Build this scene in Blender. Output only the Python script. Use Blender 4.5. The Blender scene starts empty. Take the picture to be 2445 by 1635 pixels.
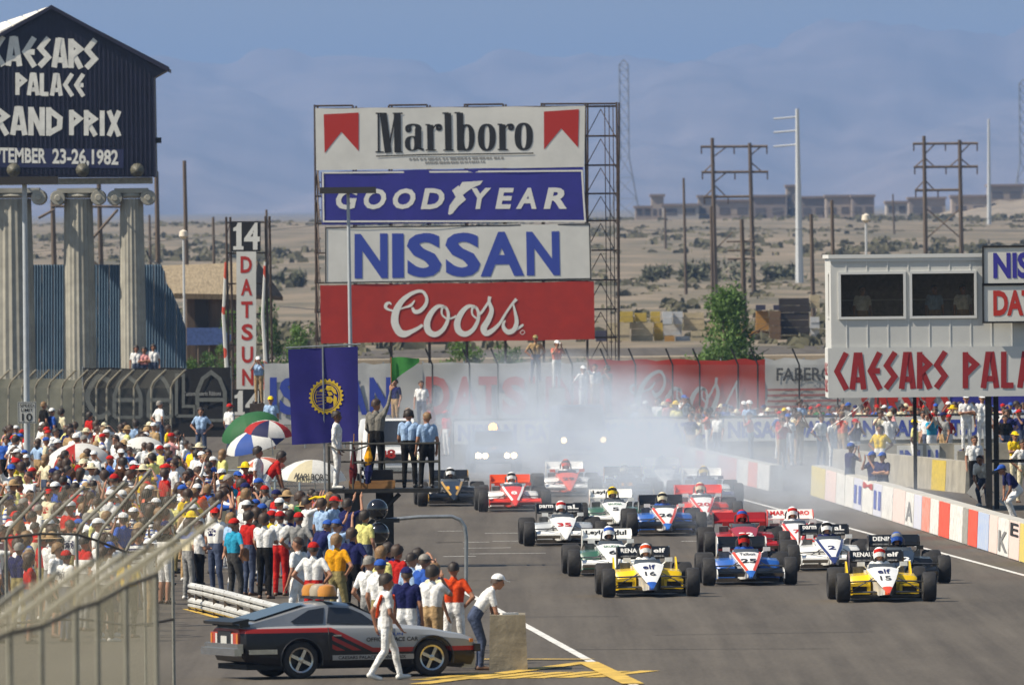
import bpy, bmesh, math, random
import numpy as np
from mathutils import Vector, Matrix, Euler
from math import radians, sin, cos, tan, pi, sqrt, atan2

SC = bpy.context.scene
COL = SC.collection
rnd = random.Random(11)

# ------------------------------------------------------------------ camera, sky, sun, exposure
F, CAMH, VH = 33958.0, 7.0, 615.0            # focal length and horizon row in photograph pixels, eye height in metres
ROLL, CU, CV = radians(0.6), 1222.5, 817.5
PITCH = math.atan((CV - VH) / F)
_f = Vector((0, cos(PITCH), -sin(PITCH))); _u0 = Vector((0, sin(PITCH), cos(PITCH))); _r0 = Vector((1, 0, 0))
_right = _r0 * cos(ROLL) - _u0 * sin(ROLL)
_up = _u0 * cos(ROLL) + _r0 * sin(ROLL)
cam_data = bpy.data.cameras.new('camera')
cam = bpy.data.objects.new('camera', cam_data); COL.objects.link(cam)
cam.matrix_world = Matrix(((_right.x, _up.x, -_f.x, 0), (_right.y, _up.y, -_f.y, 0), (_right.z, _up.z, -_f.z, CAMH), (0, 0, 0, 1)))
cam_data.sensor_width = 36.0; cam_data.sensor_fit = 'HORIZONTAL'
cam_data.lens = F * 36.0 / 2445.0
cam_data.clip_start = 1.0; cam_data.clip_end = 80000.0
cam_data.dof.use_dof = True; cam_data.dof.focus_distance = 315.0; cam_data.dof.aperture_fstop = 8.0
SC.camera = cam

SUN_EL, SUN_AZ = radians(49), radians(-106)      # azimuth measured from +Y towards +X: the sun stands to the left
to_sun = Vector((cos(SUN_EL) * sin(SUN_AZ), cos(SUN_EL) * cos(SUN_AZ), sin(SUN_EL)))
world = bpy.data.worlds.new('World'); SC.world = world; world.use_nodes = True
_nt = world.node_tree
_sky = _nt.nodes.new('ShaderNodeTexSky'); _sky.sky_type = 'NISHITA'; _sky.sun_disc = False
_sky.sun_elevation = SUN_EL; _sky.sun_rotation = SUN_AZ
_sky.air_density = 1.3; _sky.dust_density = 0.6; _sky.ozone_density = 2.0
_bg = _nt.nodes['Background']; _bg.inputs['Strength'].default_value = 0.075
_nt.links.new(_sky.outputs[0], _bg.inputs[0])
sun_data = bpy.data.lights.new('sun', 'SUN'); sun_data.energy = 5.0; sun_data.angle = radians(0.55); sun_data.color = (1.0, 0.90, 0.75)
sun = bpy.data.objects.new('sun', sun_data); COL.objects.link(sun)
sun.rotation_euler = (-to_sun).to_track_quat('-Z', 'Y').to_euler(); sun.location = to_sun * 500
vs = SC.view_settings
vs.view_transform = 'Standard'; vs.look = 'None'; vs.gamma = 1.0; vs.exposure = 0.45; vs.use_curve_mapping = False
cy = SC.cycles
cy.use_denoising = True; cy.denoiser = 'OPENIMAGEDENOISE'
cy.max_bounces = 6; cy.diffuse_bounces = 3; cy.glossy_bounces = 2; cy.transmission_bounces = 3; cy.transparent_max_bounces = 24; cy.volume_bounces = 2
cy.use_adaptive_sampling = False
cy.caustics_reflective = False; cy.caustics_refractive = False

# ------------------------------------------------------------------ pixel -> place
def ray(u, v):
    return _f + _right * ((u - CU) / F) + _up * ((CV - v) / F)
def P(u, v, z=0.0):                  # where the line of sight through a pixel meets the level z
    d = ray(u, v); t = (z - CAMH) / d.z
    return Vector((d.x * t, d.y * t, z))
def at(u, v, y):                     # the point on the line of sight at distance y
    d = ray(u, v); t = y / d.y
    return Vector((d.x * t, y, CAMH + d.z * t))
D = 2445.0 / 2345.0                  # notes were taken at 2345 px width
def Pd(x, y, z=0.0): return P(x * D, y * D, z)
def atd(x, y, d): return at(x * D, y * D, d)
TR = 0.0452                          # the track runs away to the left by this much per metre
def on_track(s, y, z=0.0): return Vector((s - TR * y, y, z))
def s_of(p): return p.x + TR * p.y

# ------------------------------------------------------------------ mesh helpers
def link(o, parent=None):
    COL.objects.link(o)
    if parent is not None: o.parent = parent
    return o
def tag(o, label=None, cat=None, group=None, kind=None):
    if label: o['label'] = label
    if cat: o['category'] = cat
    if group: o['group'] = group
    if kind: o['kind'] = kind
    return o
def empty(name, loc=(0, 0, 0), rz=0.0):
    o = bpy.data.objects.new(name, None); o.empty_display_size = 0.2
    o.location = loc; o.rotation_euler = (0, 0, rz)
    return link(o)
class MB:
    """collects faces; build() links them as one mesh object"""
    def __init__(s): s.v = []; s.f = []; s.m = []; s.smooth = False
    def add(s, vs_, fs, mi=0):
        b = len(s.v); s.v.extend([tuple(p) for p in vs_])
        for f in fs: s.f.append(tuple(b + i for i in f)); s.m.append(mi)
    def box(s, c, size, rot=None, mi=0):
        hx, hy, hz = size[0] / 2, size[1] / 2, size[2] / 2
        pts = [Vector((sx * hx, sy * hy, sz * hz)) for sx in (-1, 1) for sy in (-1, 1) for sz in (-1, 1)]
        if rot is not None:
            pts = [rot @ p for p in pts]
        c = Vector(c); pts = [p + c for p in pts]
        s.add(pts, [(0, 1, 3, 2), (4, 6, 7, 5), (0, 4, 5, 1), (2, 3, 7, 6), (0, 2, 6, 4), (1, 5, 7, 3)], mi)
    def box2(s, a, b, mi=0):
        a = Vector(a); b = Vector(b); s.box((a + b) / 2, (abs(b.x - a.x), abs(b.y - a.y), abs(b.z - a.z)), None, mi)
    def tube(s, pts, r, n=6, mi=0, caps=True):
        pts = [Vector(p) for p in pts]; rings = []
        rr = r if isinstance(r, (list, tuple)) else [r] * len(pts)
        prev = None
        for i, p in enumerate(pts):
            d = (pts[min(i + 1, len(pts) - 1)] - pts[max(i - 1, 0)]).normalized()
            a = Vector((0, 0, 1)) if abs(d.z) < 0.95 else Vector((1, 0, 0))
            if prev is not None: a = prev
            x = (a - d * a.dot(d)).normalized(); y = d.cross(x); prev = x
            rings.append([p + (x * cos(2 * pi * k / n) + y * sin(2 * pi * k / n)) * rr[i] for k in range(n)])
        vs_ = [q for ring in rings for q in ring]
        fs = [(i * n + k, i * n + (k + 1) % n, (i + 1) * n + (k + 1) % n, (i + 1) * n + k) for i in range(len(pts) - 1) for k in range(n)]
        if caps: fs += [tuple(range(n))[::-1], tuple((len(pts) - 1) * n + k for k in range(n))]
        s.add(vs_, fs, mi)
    def lathe(s, prof, n=16, c=(0, 0, 0), axis='Z', mi=0, closed=False):
        c = Vector(c); vs_ = []
        for (r, h) in prof:
            for k in range(n):
                a = 2 * pi * k / n; x, y = r * cos(a), r * sin(a)
                p = Vector((x, y, h)) if axis == 'Z' else (Vector((h, x, y)) if axis == 'X' else Vector((x, h, y)))
                vs_.append(p + c)
        m = len(prof); fs = []
        for i in range(m if closed else m - 1):
            j = (i + 1) % m
            for k in range(n): fs.append((i * n + k, i * n + (k + 1) % n, j * n + (k + 1) % n, j * n + k))
        if not closed: fs += [tuple(range(n))[::-1], tuple((m - 1) * n + k for k in range(n))]
        s.add(vs_, fs, mi)
    def prism(s, poly, h0, h1, fn, mi=0):
        """poly: 2-D outline; fn(a,b,h) -> point"""
        n = len(poly)
        vs_ = [fn(a, b, h0) for a, b in poly] + [fn(a, b, h1) for a, b in poly]
        fs = [tuple(range(n))[::-1], tuple(range(n, 2 * n))] + [(i, (i + 1) % n, n + (i + 1) % n, n + i) for i in range(n)]
        s.add(vs_, fs, mi)
    def loft(s, secs, mi=0, caps=True):
        n = len(secs[0]); vs_ = [p for sec in secs for p in sec]
        fs = [(i * n + k, i * n + (k + 1) % n, (i + 1) * n + (k + 1) % n, (i + 1) * n + k) for i in range(len(secs) - 1) for k in range(n)]
        if caps: fs += [tuple(range(n))[::-1], tuple((len(secs) - 1) * n + k for k in range(n))]
        s.add(vs_, fs, mi)
    def ball(s, c, r, nu=10, nv=6, sc=(1, 1, 1), mi=0, v0=-pi / 2, v1=pi / 2):
        c = Vector(c); vs_ = []
        for j in range(nv + 1):
            t = v0 + (v1 - v0) * j / nv
            for k in range(nu):
                a = 2 * pi * k / nu
                vs_.append(c + Vector((r * sc[0] * cos(t) * cos(a), r * sc[1] * cos(t) * sin(a), r * sc[2] * sin(t))))
        fs = [(j * nu + k, j * nu + (k + 1) % nu, (j + 1) * nu + (k + 1) % nu, (j + 1) * nu + k) for j in range(nv) for k in range(nu)]
        s.add(vs_, fs, mi)
    def mesh(s, name, mats, smooth=None, fix=True):
        me = bpy.data.meshes.new(name); me.from_pydata(s.v, [], s.f)
        if not isinstance(mats, (list, tuple)): mats = [mats]
        for m in mats: me.materials.append(m)
        if len(mats) > 1: me.polygons.foreach_set('material_index', s.m)
        if fix:
            bm = bmesh.new(); bm.from_mesh(me); bmesh.ops.remove_doubles(bm, verts=bm.verts, dist=1e-5)
            bmesh.ops.recalc_face_normals(bm, faces=bm.faces); bm.to_mesh(me); bm.free()
        sm = s.smooth if smooth is None else smooth
        if sm:
            me.polygons.foreach_set('use_smooth', [True] * len(me.polygons))
            if sm != 'all':
                me.set_sharp_from_angle(angle=radians(sm if sm > 1 else 40))
        me.update()
        return me
    def build(s, name, mats, parent=None, smooth=None, fix=True):
        return link(bpy.data.objects.new(name, s.mesh(name, mats, smooth, fix)), parent)
def inst(name, me, parent=None, loc=(0, 0, 0), rot=(0, 0, 0), scale=(1, 1, 1)):
    o = bpy.data.objects.new(name, me); o.location = loc; o.rotation_euler = rot; o.scale = scale
    return link(o, parent)
def copy_tree(o, parent=None):
    c = o.copy(); COL.objects.link(c); c.parent = parent
    for ch in list(o.children): copy_tree(ch, c)
    return c

# ------------------------------------------------------------------ materials
MATS = {}
def srgb(h):
    h = h.lstrip('#'); c = [int(h[i:i + 2], 16) / 255 for i in (0, 2, 4)]
    return tuple((x / 12.92 if x <= 0.04045 else ((x + 0.055) / 1.055) ** 2.4) for x in c)
def mat(name, col, rough=0.7, metal=0.0, var=0.0, scale=8.0, bump=0.0, coat=0.0, spec=0.5, dirt=None, stretch=None, trans=0.0):
    """one procedural material: base colour with grain, optional bump"""
    if name in MATS: return MATS[name]
    m = bpy.data.materials.new(name); m.use_nodes = True
    nt = m.node_tree; b = nt.nodes['Principled BSDF']
    c = srgb(col) if isinstance(col, str) else col
    b.inputs['Base Color'].default_value = (*c, 1); b.inputs['Roughness'].default_value = rough; b.inputs['Metallic'].default_value = metal
    b.inputs['Specular IOR Level'].default_value = spec
    if coat: b.inputs['Coat Weight'].default_value = coat; b.inputs['Coat Roughness'].default_value = 0.08
    if var or bump:
        tc = nt.nodes.new('ShaderNodeTexCoord'); src = tc.outputs['Object']
        if stretch:
            mp = nt.nodes.new('ShaderNodeMapping'); mp.inputs['Scale'].default_value = stretch
            nt.links.new(src, mp.inputs[0]); src = mp.outputs[0]
        nz = nt.nodes.new('ShaderNodeTexNoise'); nz.inputs['Scale'].default_value = scale; nz.inputs['Detail'].default_value = 5
        nz.inputs['Roughness'].default_value = 0.65
        nt.links.new(src, nz.inputs['Vector'])
        if var:
            rp = nt.nodes.new('ShaderNodeValToRGB')
            lo = tuple(max(0, x * (1 - var)) for x in c); hi = tuple(min(1, x * (1 + var)) for x in c)
            if dirt: lo = srgb(dirt) if isinstance(dirt, str) else dirt
            rp.color_ramp.elements[0].position = 0.32; rp.color_ramp.elements[1].position = 0.68
            rp.color_ramp.elements[0].color = (*lo, 1); rp.color_ramp.elements[1].color = (*hi, 1)
            nt.links.new(nz.outputs['Fac'], rp.inputs[0]); nt.links.new(rp.outputs[0], b.inputs['Base Color'])
        if bump:
            bp = nt.nodes.new('ShaderNodeBump'); bp.inputs['Strength'].default_value = bump; bp.inputs['Distance'].default_value = 0.05
            nt.links.new(nz.outputs['Fac'], bp.inputs['Height']); nt.links.new(bp.outputs[0], b.inputs['Normal'])
    if trans:
        # thin cloth: some light comes through from the other side
        tl = nt.nodes.new('ShaderNodeBsdfTranslucent'); mx = nt.nodes.new('ShaderNodeMixShader'); mx.inputs[0].default_value = trans
        if var: nt.links.new(rp.outputs[0], tl.inputs[0])
        else: tl.inputs[0].default_value = (*c, 1)
        out = nt.nodes['Material Output']
        nt.links.new(b.outputs[0], mx.inputs[1]); nt.links.new(tl.outputs[0], mx.inputs[2]); nt.links.new(mx.outputs[0], out.inputs[0])
    MATS[name] = m
    return m
def emit(name, col, strength):
    if name in MATS: return MATS[name]
    m = bpy.data.materials.new(name); m.use_nodes = True
    b = m.node_tree.nodes['Principled BSDF']; b.inputs['Base Color'].default_value = (*col, 1)
    b.inputs['Emission Color'].default_value = (*col, 1); b.inputs['Emission Strength'].default_value = strength
    MATS[name] = m
    return m
# ================================================================== the setting
def ground_z(x, y):
    """level asphalt near, then the desert rising gently to the far buildings"""
    pts = [(0, 0), (640, 0), (720, 0.35), (820, 1.0), (980, 1.7), (1500, 4.2), (2200, 9.4), (3000, 14.6), (4500, 18), (8000, 30), (16000, 60), (60000, 60)]
    for (a, za), (b, zb) in zip(pts, pts[1:]):
        if y <= b:
            return za + (zb - za) * (y - a) / (b - a)
    return 60.0
def build_ground():
    ys = [60, 120, 200, 300, 400, 500, 560, 600, 640, 680, 720, 770, 820, 880, 940, 980, 1050, 1150, 1300, 1500, 1700, 1900, 2200, 2500, 3000, 3600, 4500, 6000, 8000, 11000, 16000, 24000, 45000]
    xs = [i / 24.0 for i in range(-24, 25)]
    r = random.Random(3); m = MB(); vs_ = []
    for y in ys:
        for x in xs:
            X = x * (120 + y * 0.35); amp = 0 if y < 650 else min(0.25 + (y - 650) * 0.0004, 1.4)
            vs_.append((X, y, ground_z(X, y) + r.uniform(-amp, amp) * 0.5))
    n = len(xs)
    m.add(vs_, [(j * n + i, j * n + i + 1, (j + 1) * n + i + 1, (j + 1) * n + i) for j in range(len(ys) - 1) for i in range(n - 1)])
    sand = bpy.data.materials.new('desert_sand'); sand.use_nodes = True
    nt = sand.node_tree; b = nt.nodes['Principled BSDF']; b.inputs['Roughness'].default_value = 0.95
    tc = nt.nodes.new('ShaderNodeTexCoord')
    mp = nt.nodes.new('ShaderNodeMapping'); mp.inputs['Scale'].default_value = (0.07, 0.02, 0.05)
    n1 = nt.nodes.new('ShaderNodeTexNoise'); n1.inputs['Scale'].default_value = 1.0; n1.inputs['Detail'].default_value = 8; n1.inputs['Roughness'].default_value = 0.7
    rp = nt.nodes.new('ShaderNodeValToRGB')
    e = rp.color_ramp.elements
    e[0].position = 0.41; e[0].color = (0.105, 0.092, 0.058, 1)
    e[1].position = 0.56; e[1].color = (0.205, 0.160, 0.106, 1)
    k = e.new(0.70); k.color = (0.275, 0.215, 0.147, 1)
    nt.links.new(tc.outputs['Object'], mp.inputs[0]); nt.links.new(mp.outputs[0], n1.inputs['Vector'])
    nt.links.new(n1.outputs['Fac'], rp.inputs[0]); nt.links.new(rp.outputs[0], b.inputs['Base Color'])
    o = m.build('ground', sand, smooth='all'); tag(o, kind='structure'); return o
build_ground()

def asphalt_material():
    a = bpy.data.materials.new('asphalt'); a.use_nodes = True
    nt = a.node_tree; b = nt.nodes['Principled BSDF']; b.inputs['Roughness'].default_value = 0.82; b.inputs['Specular IOR Level'].default_value = 0.35
    tc = nt.nodes.new('ShaderNodeTexCoord')
    def noise(scale, vec, detail=6):
        mp = nt.nodes.new('ShaderNodeMapping'); mp.inputs['Scale'].default_value = vec
        n = nt.nodes.new('ShaderNodeTexNoise'); n.inputs['Scale'].default_value = scale; n.inputs['Detail'].default_value = detail; n.inputs['Roughness'].default_value = 0.7
        nt.links.new(tc.outputs['Object'], mp.inputs[0]); nt.links.new(mp.outputs[0], n.inputs['Vector']); return n
    big = noise(0.35, (1, 0.10, 1)); fine = noise(14.0, (1, 0.35, 1), 3); lane = noise(1.6, (1, 0.012, 1), 3)
    mx = nt.nodes.new('ShaderNodeMix'); mx.data_type = 'FLOAT'; mx.inputs[0].default_value = 0.45
    nt.links.new(big.outputs['Fac'], mx.inputs[2]); nt.links.new(fine.outputs['Fac'], mx.inputs[3])
    mx2 = nt.nodes.new('ShaderNodeMix'); mx2.data_type = 'FLOAT'; mx2.inputs[0].default_value = 0.32
    nt.links.new(mx.outputs[0], mx2.inputs[2]); nt.links.new(lane.outputs['Fac'], mx2.inputs[3])
    rp = nt.nodes.new('ShaderNodeValToRGB'); e = rp.color_ramp.elements
    e[0].position = 0.38; e[0].color = (0.052, 0.042, 0.031, 1); e[1].position = 0.62; e[1].color = (0.124, 0.106, 0.082, 1)
    nt.links.new(mx2.outputs[0], rp.inputs[0]); nt.links.new(rp.outputs[0], b.inputs['Base Color'])
    bp = nt.nodes.new('ShaderNodeBump'); bp.inputs['Strength'].default_value = 0.35; bp.inputs['Distance'].default_value = 0.02
    nt.links.new(fine.outputs['Fac'], bp.inputs['Height']); nt.links.new(bp.outputs[0], b.inputs['Normal'])
    return a
ASPHALT = asphalt_material()
def sheet(name, pts, z, m, kind='structure', parent=None):
    mb = MB(); mb.add([(p[0], p[1], z) for p in pts], [tuple(range(len(pts)))])
    o = mb.build(name, m, parent); 
    if kind: o['kind'] = kind
    return o
sheet('track', [(-60, 70), (60, 70), (60, 600), (-60, 600)], 0.010, ASPHALT)
WHITE_PAINT = mat('road_paint_white', (0.62, 0.61, 0.57), 0.75, var=0.35, scale=2.2)
YELLOW_PAINT = mat('road_paint_yellow', (0.55, 0.36, 0.06), 0.75, var=0.35, scale=2.5)
def stripe(name, a, b, w, m=WHITE_PAINT, z=0.016):
    a = Vector(a); b = Vector(b); d = (b - a).normalized(); n = Vector((-d.y, d.x, 0)) * (w / 2)
    return sheet(name, [a - n, b - n, b + n, a + n], z, m)
# edge lines of the track
_l0 = P(1512, 1635); _l1 = P(1262, 1496)
stripe('track_edge_line', _l0 - (_l1 - _l0).normalized() * 20, on_track(s_of(_l0), 330), 0.16)
_r0p = P(2445, 1374)
stripe('track_edge_line', on_track(s_of(_r0p), 180), on_track(s_of(_r0p), 480), 0.13)
# grid slots
for (x0, x1, y) in ((1003, 1060, 1217), (1000, 1120, 1243), (1060, 1170, 1256), (1015, 1090, 1275), (1075, 1250, 1269), (1000, 1060, 1243), (1128, 1190, 1240), (1110, 1190, 1222), (1560, 1640, 1240)):
    a = Pd(x0, y); b = Pd(x1, y - (x1 - x0) * 0.0105); stripe('grid_line', a, b, 0.22)
# the yellow hatching by the concrete block
for k in range(7):
    a = Pd(960 + k * 66, 1558 - k * 1.0); b = a + Vector((1.0, 3.4, 0)); 
    stripe('hatch_line', a, b, 0.34, YELLOW_PAINT, 0.020)
_h = [Pd(900, 1549), Pd(1392, 1541)]
stripe('hatch_border', Pd(960, 1568), Pd(1345, 1518), 0.36, YELLOW_PAINT, 0.024)
stripe('hatch_border', Pd(1345, 1518), Pd(1450, 1568), 0.36, YELLOW_PAINT, 0.028)
stripe('hatch_border', Pd(1095, 1512), Pd(1355, 1512), 0.34, YELLOW_PAINT, 0.032)
for (xa, ya, xb, yb) in ((1060, 1414, 1420, 1412), (1500, 1455, 2000, 1447), (1290, 1488, 1900, 1486), (1010, 1330, 1180, 1329)): stripe('tar_seam', Pd(xa, ya), Pd(xb, yb), .10, mat('tar', (.03, .028, .025), .7), .014)
stripe('pit_exit_line', Pd(425, 1395), Pd(545, 1428), 0.14, YELLOW_PAINT)

# mountains far behind the haze
def mountains(y, prof, depth, seed, col):
    r = random.Random(seed)
    us = [i * 30 for i in range(-60, 146)]; nr = 22
    def interp(x):
        for (a, va), (b, vb) in zip(prof, prof[1:]):
            if x <= b: return va + (vb - va) * max(0, (x - a)) / (b - a)
        return prof[-1][1]
    octs = [(r.uniform(.5, 1.5), r.uniform(0, 9), r.uniform(0, 9)) for _ in range(7)]
    def fr(a, b):
        t_ = 0
        for k, (q, p1, p2) in enumerate(octs):
            f_ = 1.7 ** k; t_ += (abs(sin(a * f_ * q * .021 + p1 + 1.3 * sin(b * f_ * .9 + p2))) - .6) / 1.55 ** k
        return t_
    m = MB(); vs_ = []
    for j in range(nr):
        t_ = j / (nr - 1); dy = -depth * (1 - t_)
        for u in us:
            crest = at(u, interp(u / D) * D, y).z; p = at(u, 600, y + dy)
            z = 30 + (crest - 30) * (t_ ** 1.5) + fr(u / 10, t_ * 3) * crest * .12 * (.35 + t_)
            vs_.append((p.x, y + dy, z))
    n = len(us); m.add(vs_, [(j * n + i, j * n + i + 1, (j + 1) * n + i + 1, (j + 1) * n + i) for j in range(nr - 1) for i in range(n - 1)])
    o = m.build('mountains', mat('mountain_rock', col, 0.95, var=0.3, scale=0.0012), smooth='all'); tag(o, kind='structure')
mountains(26000, [(-2000, 30), (0, 60), (390, 145), (520, 158), (700, 165), (1000, 140), (1250, 118), (1450, 126), (1700, 110), (2000, 96), (2345, 84), (4000, 120)], 12000, 5, (0.22, 0.18, 0.17))

# haze: one closed box of even pale air round the whole place
hz = MB(); hz.box2((-14000, -60, -1.0), (14000, 46000, 620.0))
hm = bpy.data.materials.new('haze_air'); hm.use_nodes = True
_n = hm.node_tree; _n.nodes.remove(_n.nodes['Principled BSDF'])
pv = _n.nodes.new('ShaderNodeVolumePrincipled'); pv.inputs['Density'].default_value = 0.00007; pv.inputs['Color'].default_value = (0.26, 0.42, 0.74, 1); pv.inputs['Anisotropy'].default_value = 0.1
_n.links.new(pv.outputs[0], _n.nodes['Material Output'].inputs['Volume'])
haze = hz.build('haze', hm); tag(haze, kind='stuff')
# ================================================================== lettering
def _font_mesh(body, bold, shear, spacing):
    cu = bpy.data.curves.new('lettering', 'FONT'); cu.body = body; cu.size = 1.0; cu.offset = bold; cu.shear = shear; cu.space_character = spacing
    cu.resolution_u = 3; cu.align_x = 'LEFT'
    ob = bpy.data.objects.new('lettering', cu)
    me = bpy.data.meshes.new_from_object(ob)
    bpy.data.objects.remove(ob); bpy.data.curves.remove(cu)
    co = np.zeros(len(me.vertices) * 3); me.vertices.foreach_get('co', co); co = co.reshape(-1, 3)
    faces = [tuple(p.vertices) for p in me.polygons]
    bpy.data.meshes.remove(me)
    return co[:, :2].copy(), faces
_FC = {}
def glyphs(body, bold=0.012, shear=0.0, spacing=1.0):
    """flat outline of a word scaled to the unit square"""
    k = (body, bold, shear, spacing)
    if k not in _FC:
        co, fs = _font_mesh(*k)
        lo = co.min(0); hi = co.max(0)
        _FC[k] = ((co - lo) / (hi - lo), fs)
    return _FC[k]
def put_text(mb, body, fn, bold=0.012, shear=0.0, spacing=1.0, mi=0):
    """fn(a, b) maps the unit square (a right, b up) to a point"""
    co, fs = glyphs(body, bold, shear, spacing)
    mb.add([fn(float(a), float(b)) for a, b in co], fs, mi)
def quad_fn(p00, p10, p01, p11=None):
    p00, p10, p01 = Vector(p00), Vector(p10), Vector(p01)
    p11 = Vector(p11) if p11 is not None else p10 + p01 - p00
    return lambda a, b: p00 * ((1 - a) * (1 - b)) + p10 * (a * (1 - b)) + p01 * ((1 - a) * b) + p11 * (a * b)
def px_rect(x0, y0, x1, y1, d, off=0.0, tilt=0.0):
    """a rectangle given by display pixels on the upright plane at distance d (off metres nearer)"""
    dy = (x1 - x0) * tilt
    v = Vector((0, -off, 0))
    return quad_fn(atd(x0, y1, d) + v, atd(x1, y1 + dy, d) + v, atd(x0, y0, d) + v, atd(x1, y0 + dy, d) + v)
def stroke(mb, pts, w, fn, mi=0, smooth=0, cap=0.0):
    """ribbon along pts in a 2-D plane; fn(a,b) -> point; w width or list"""
    pts = [Vector((p[0], p[1])) for p in pts]
    ww = list(w) if isinstance(w, (list, tuple)) else [w] * len(pts)
    if smooth:
        q = []; qw = []
        n = len(pts)
        for i in range(n - 1):
            p0 = pts[max(i - 1, 0)]; p1 = pts[i]; p2 = pts[i + 1]; p3 = pts[min(i + 2, n - 1)]
            for k in range(smooth):
                t = k / smooth
                q.append(0.5 * ((2 * p1) + (p2 - p0) * t + (2 * p0 - 5 * p1 + 4 * p2 - p3) * t * t + (3 * p1 - p0 - 3 * p2 + p3) * t ** 3))
                qw.append(ww[i] + (ww[i + 1] - ww[i]) * t)
        q.append(pts[-1]); qw.append(ww[-1]); pts, ww = q, qw
    L = []; R = []
    for i, p in enumerate(pts):
        d0 = (pts[i] - pts[i - 1]).normalized() if i > 0 else None
        d1 = (pts[i + 1] - pts[i]).normalized() if i < len(pts) - 1 else None
        if d0 is None: d0 = d1
        if d1 is None: d1 = d0
        n0 = Vector((-d0.y, d0.x)); n1 = Vector((-d1.y, d1.x)); n = (n0 + n1)
        n = n.normalized() if n.length > 1e-6 else n0
        k = 1.0 / max(0.5, n.dot(n0)); h = ww[i] / 2 * k
        L.append(p + n * h); R.append(p - n * h)
    m = len(pts); mb.nst = getattr(mb, 'nst', 0) + 1; lift = Vector((0, -.0025 * (mb.nst % 5), 0))      # overlapping strokes lie one above the other
    fn_ = fn; fn = lambda a, b: fn_(a, b) + lift
    mb.add([fn(p.x, p.y) for p in L] + [fn(p.x, p.y) for p in R], [(i, i + 1, m + i + 1, m + i) for i in range(m - 1)], mi)
# angular capitals cut like Roman inscriptions: strokes in a unit box
ROMAN = {
    'C': (0.78, [[(0.92, 1), (0.16, 0.5), (0.94, 0)]]), 'A': (0.95, [[(0.12, 0), (0.42, 1)], [(0.9, 0), (0.6, 1)], [(0.36, 0.93), (0.66, 0.93)], [(0.25, 0.26), (0.78, 0.26)]]),
    'E': (0.8, [[(0.9, 1), (0.16, 0.5), (0.92, 0)], [(0.2, 0.5), (0.92, 0.5)]]), 'S': (0.8, [[(0.88, 1), (0.2, 0.64), (0.84, 0.34), (0.14, 0.02)]]),
    'R': (0.85, [[(0.14, 0), (0.14, 1)], [(0.1, 0.93), (0.84, 0.66), (0.2, 0.43)], [(0.3, 0.5), (0.9, 0)]]), 'P': (0.8, [[(0.14, 0), (0.14, 1)], [(0.1, 0.93), (0.88, 0.66), (0.2, 0.40)]]),
    'L': (0.7, [[(0.16, 0), (0.16, 1)], [(0.1, 0.07), (0.95, 0.07)]]), 'G': (0.85, [[(0.92, 1), (0.16, 0.5), (0.85, 0.05)], [(0.82, 0), (0.82, 0.45), (0.5, 0.45)]]),
    'N': (0.95, [[(0.14, 0), (0.14, 1)], [(0.86, 0), (0.86, 1)], [(0.14, 0.95), (0.86, 0.05)]]), 'D': (0.9, [[(0.14, 0), (0.14, 1)], [(0.1, 0.93), (0.9, 0.62), (0.86, 0.3), (0.1, 0.07)]]),
    'I': (0.3, [[(0.5, 0), (0.5, 1)]]), 'X': (0.9, [[(0.1, 0), (0.9, 1)], [(0.1, 1), (0.9, 0)]]), ' ': (0.5, []),
}
def roman_text(mb, word, fn, aspect, wt=0.17, gap=0.16, mi=0):
    """fits word to the unit square of fn; aspect = height/width of that square in metres"""
    tot = sum(ROMAN[c][0] for c in word) + gap * (len(word) - 1)
    x = 0.0; k = 1.0 / tot
    sy = 1.0; hx = k / aspect                      # stroke in a space where one unit is the letter height
    for c in word:
        w, st = ROMAN[c]
        for s_ in st:
            pts = [((x + p[0] * w) * k / aspect, p[1]) for p in s_]
            stroke(mb, pts, wt, lambda a, b: fn(a * aspect, b), mi)
        x += w + gap
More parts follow.
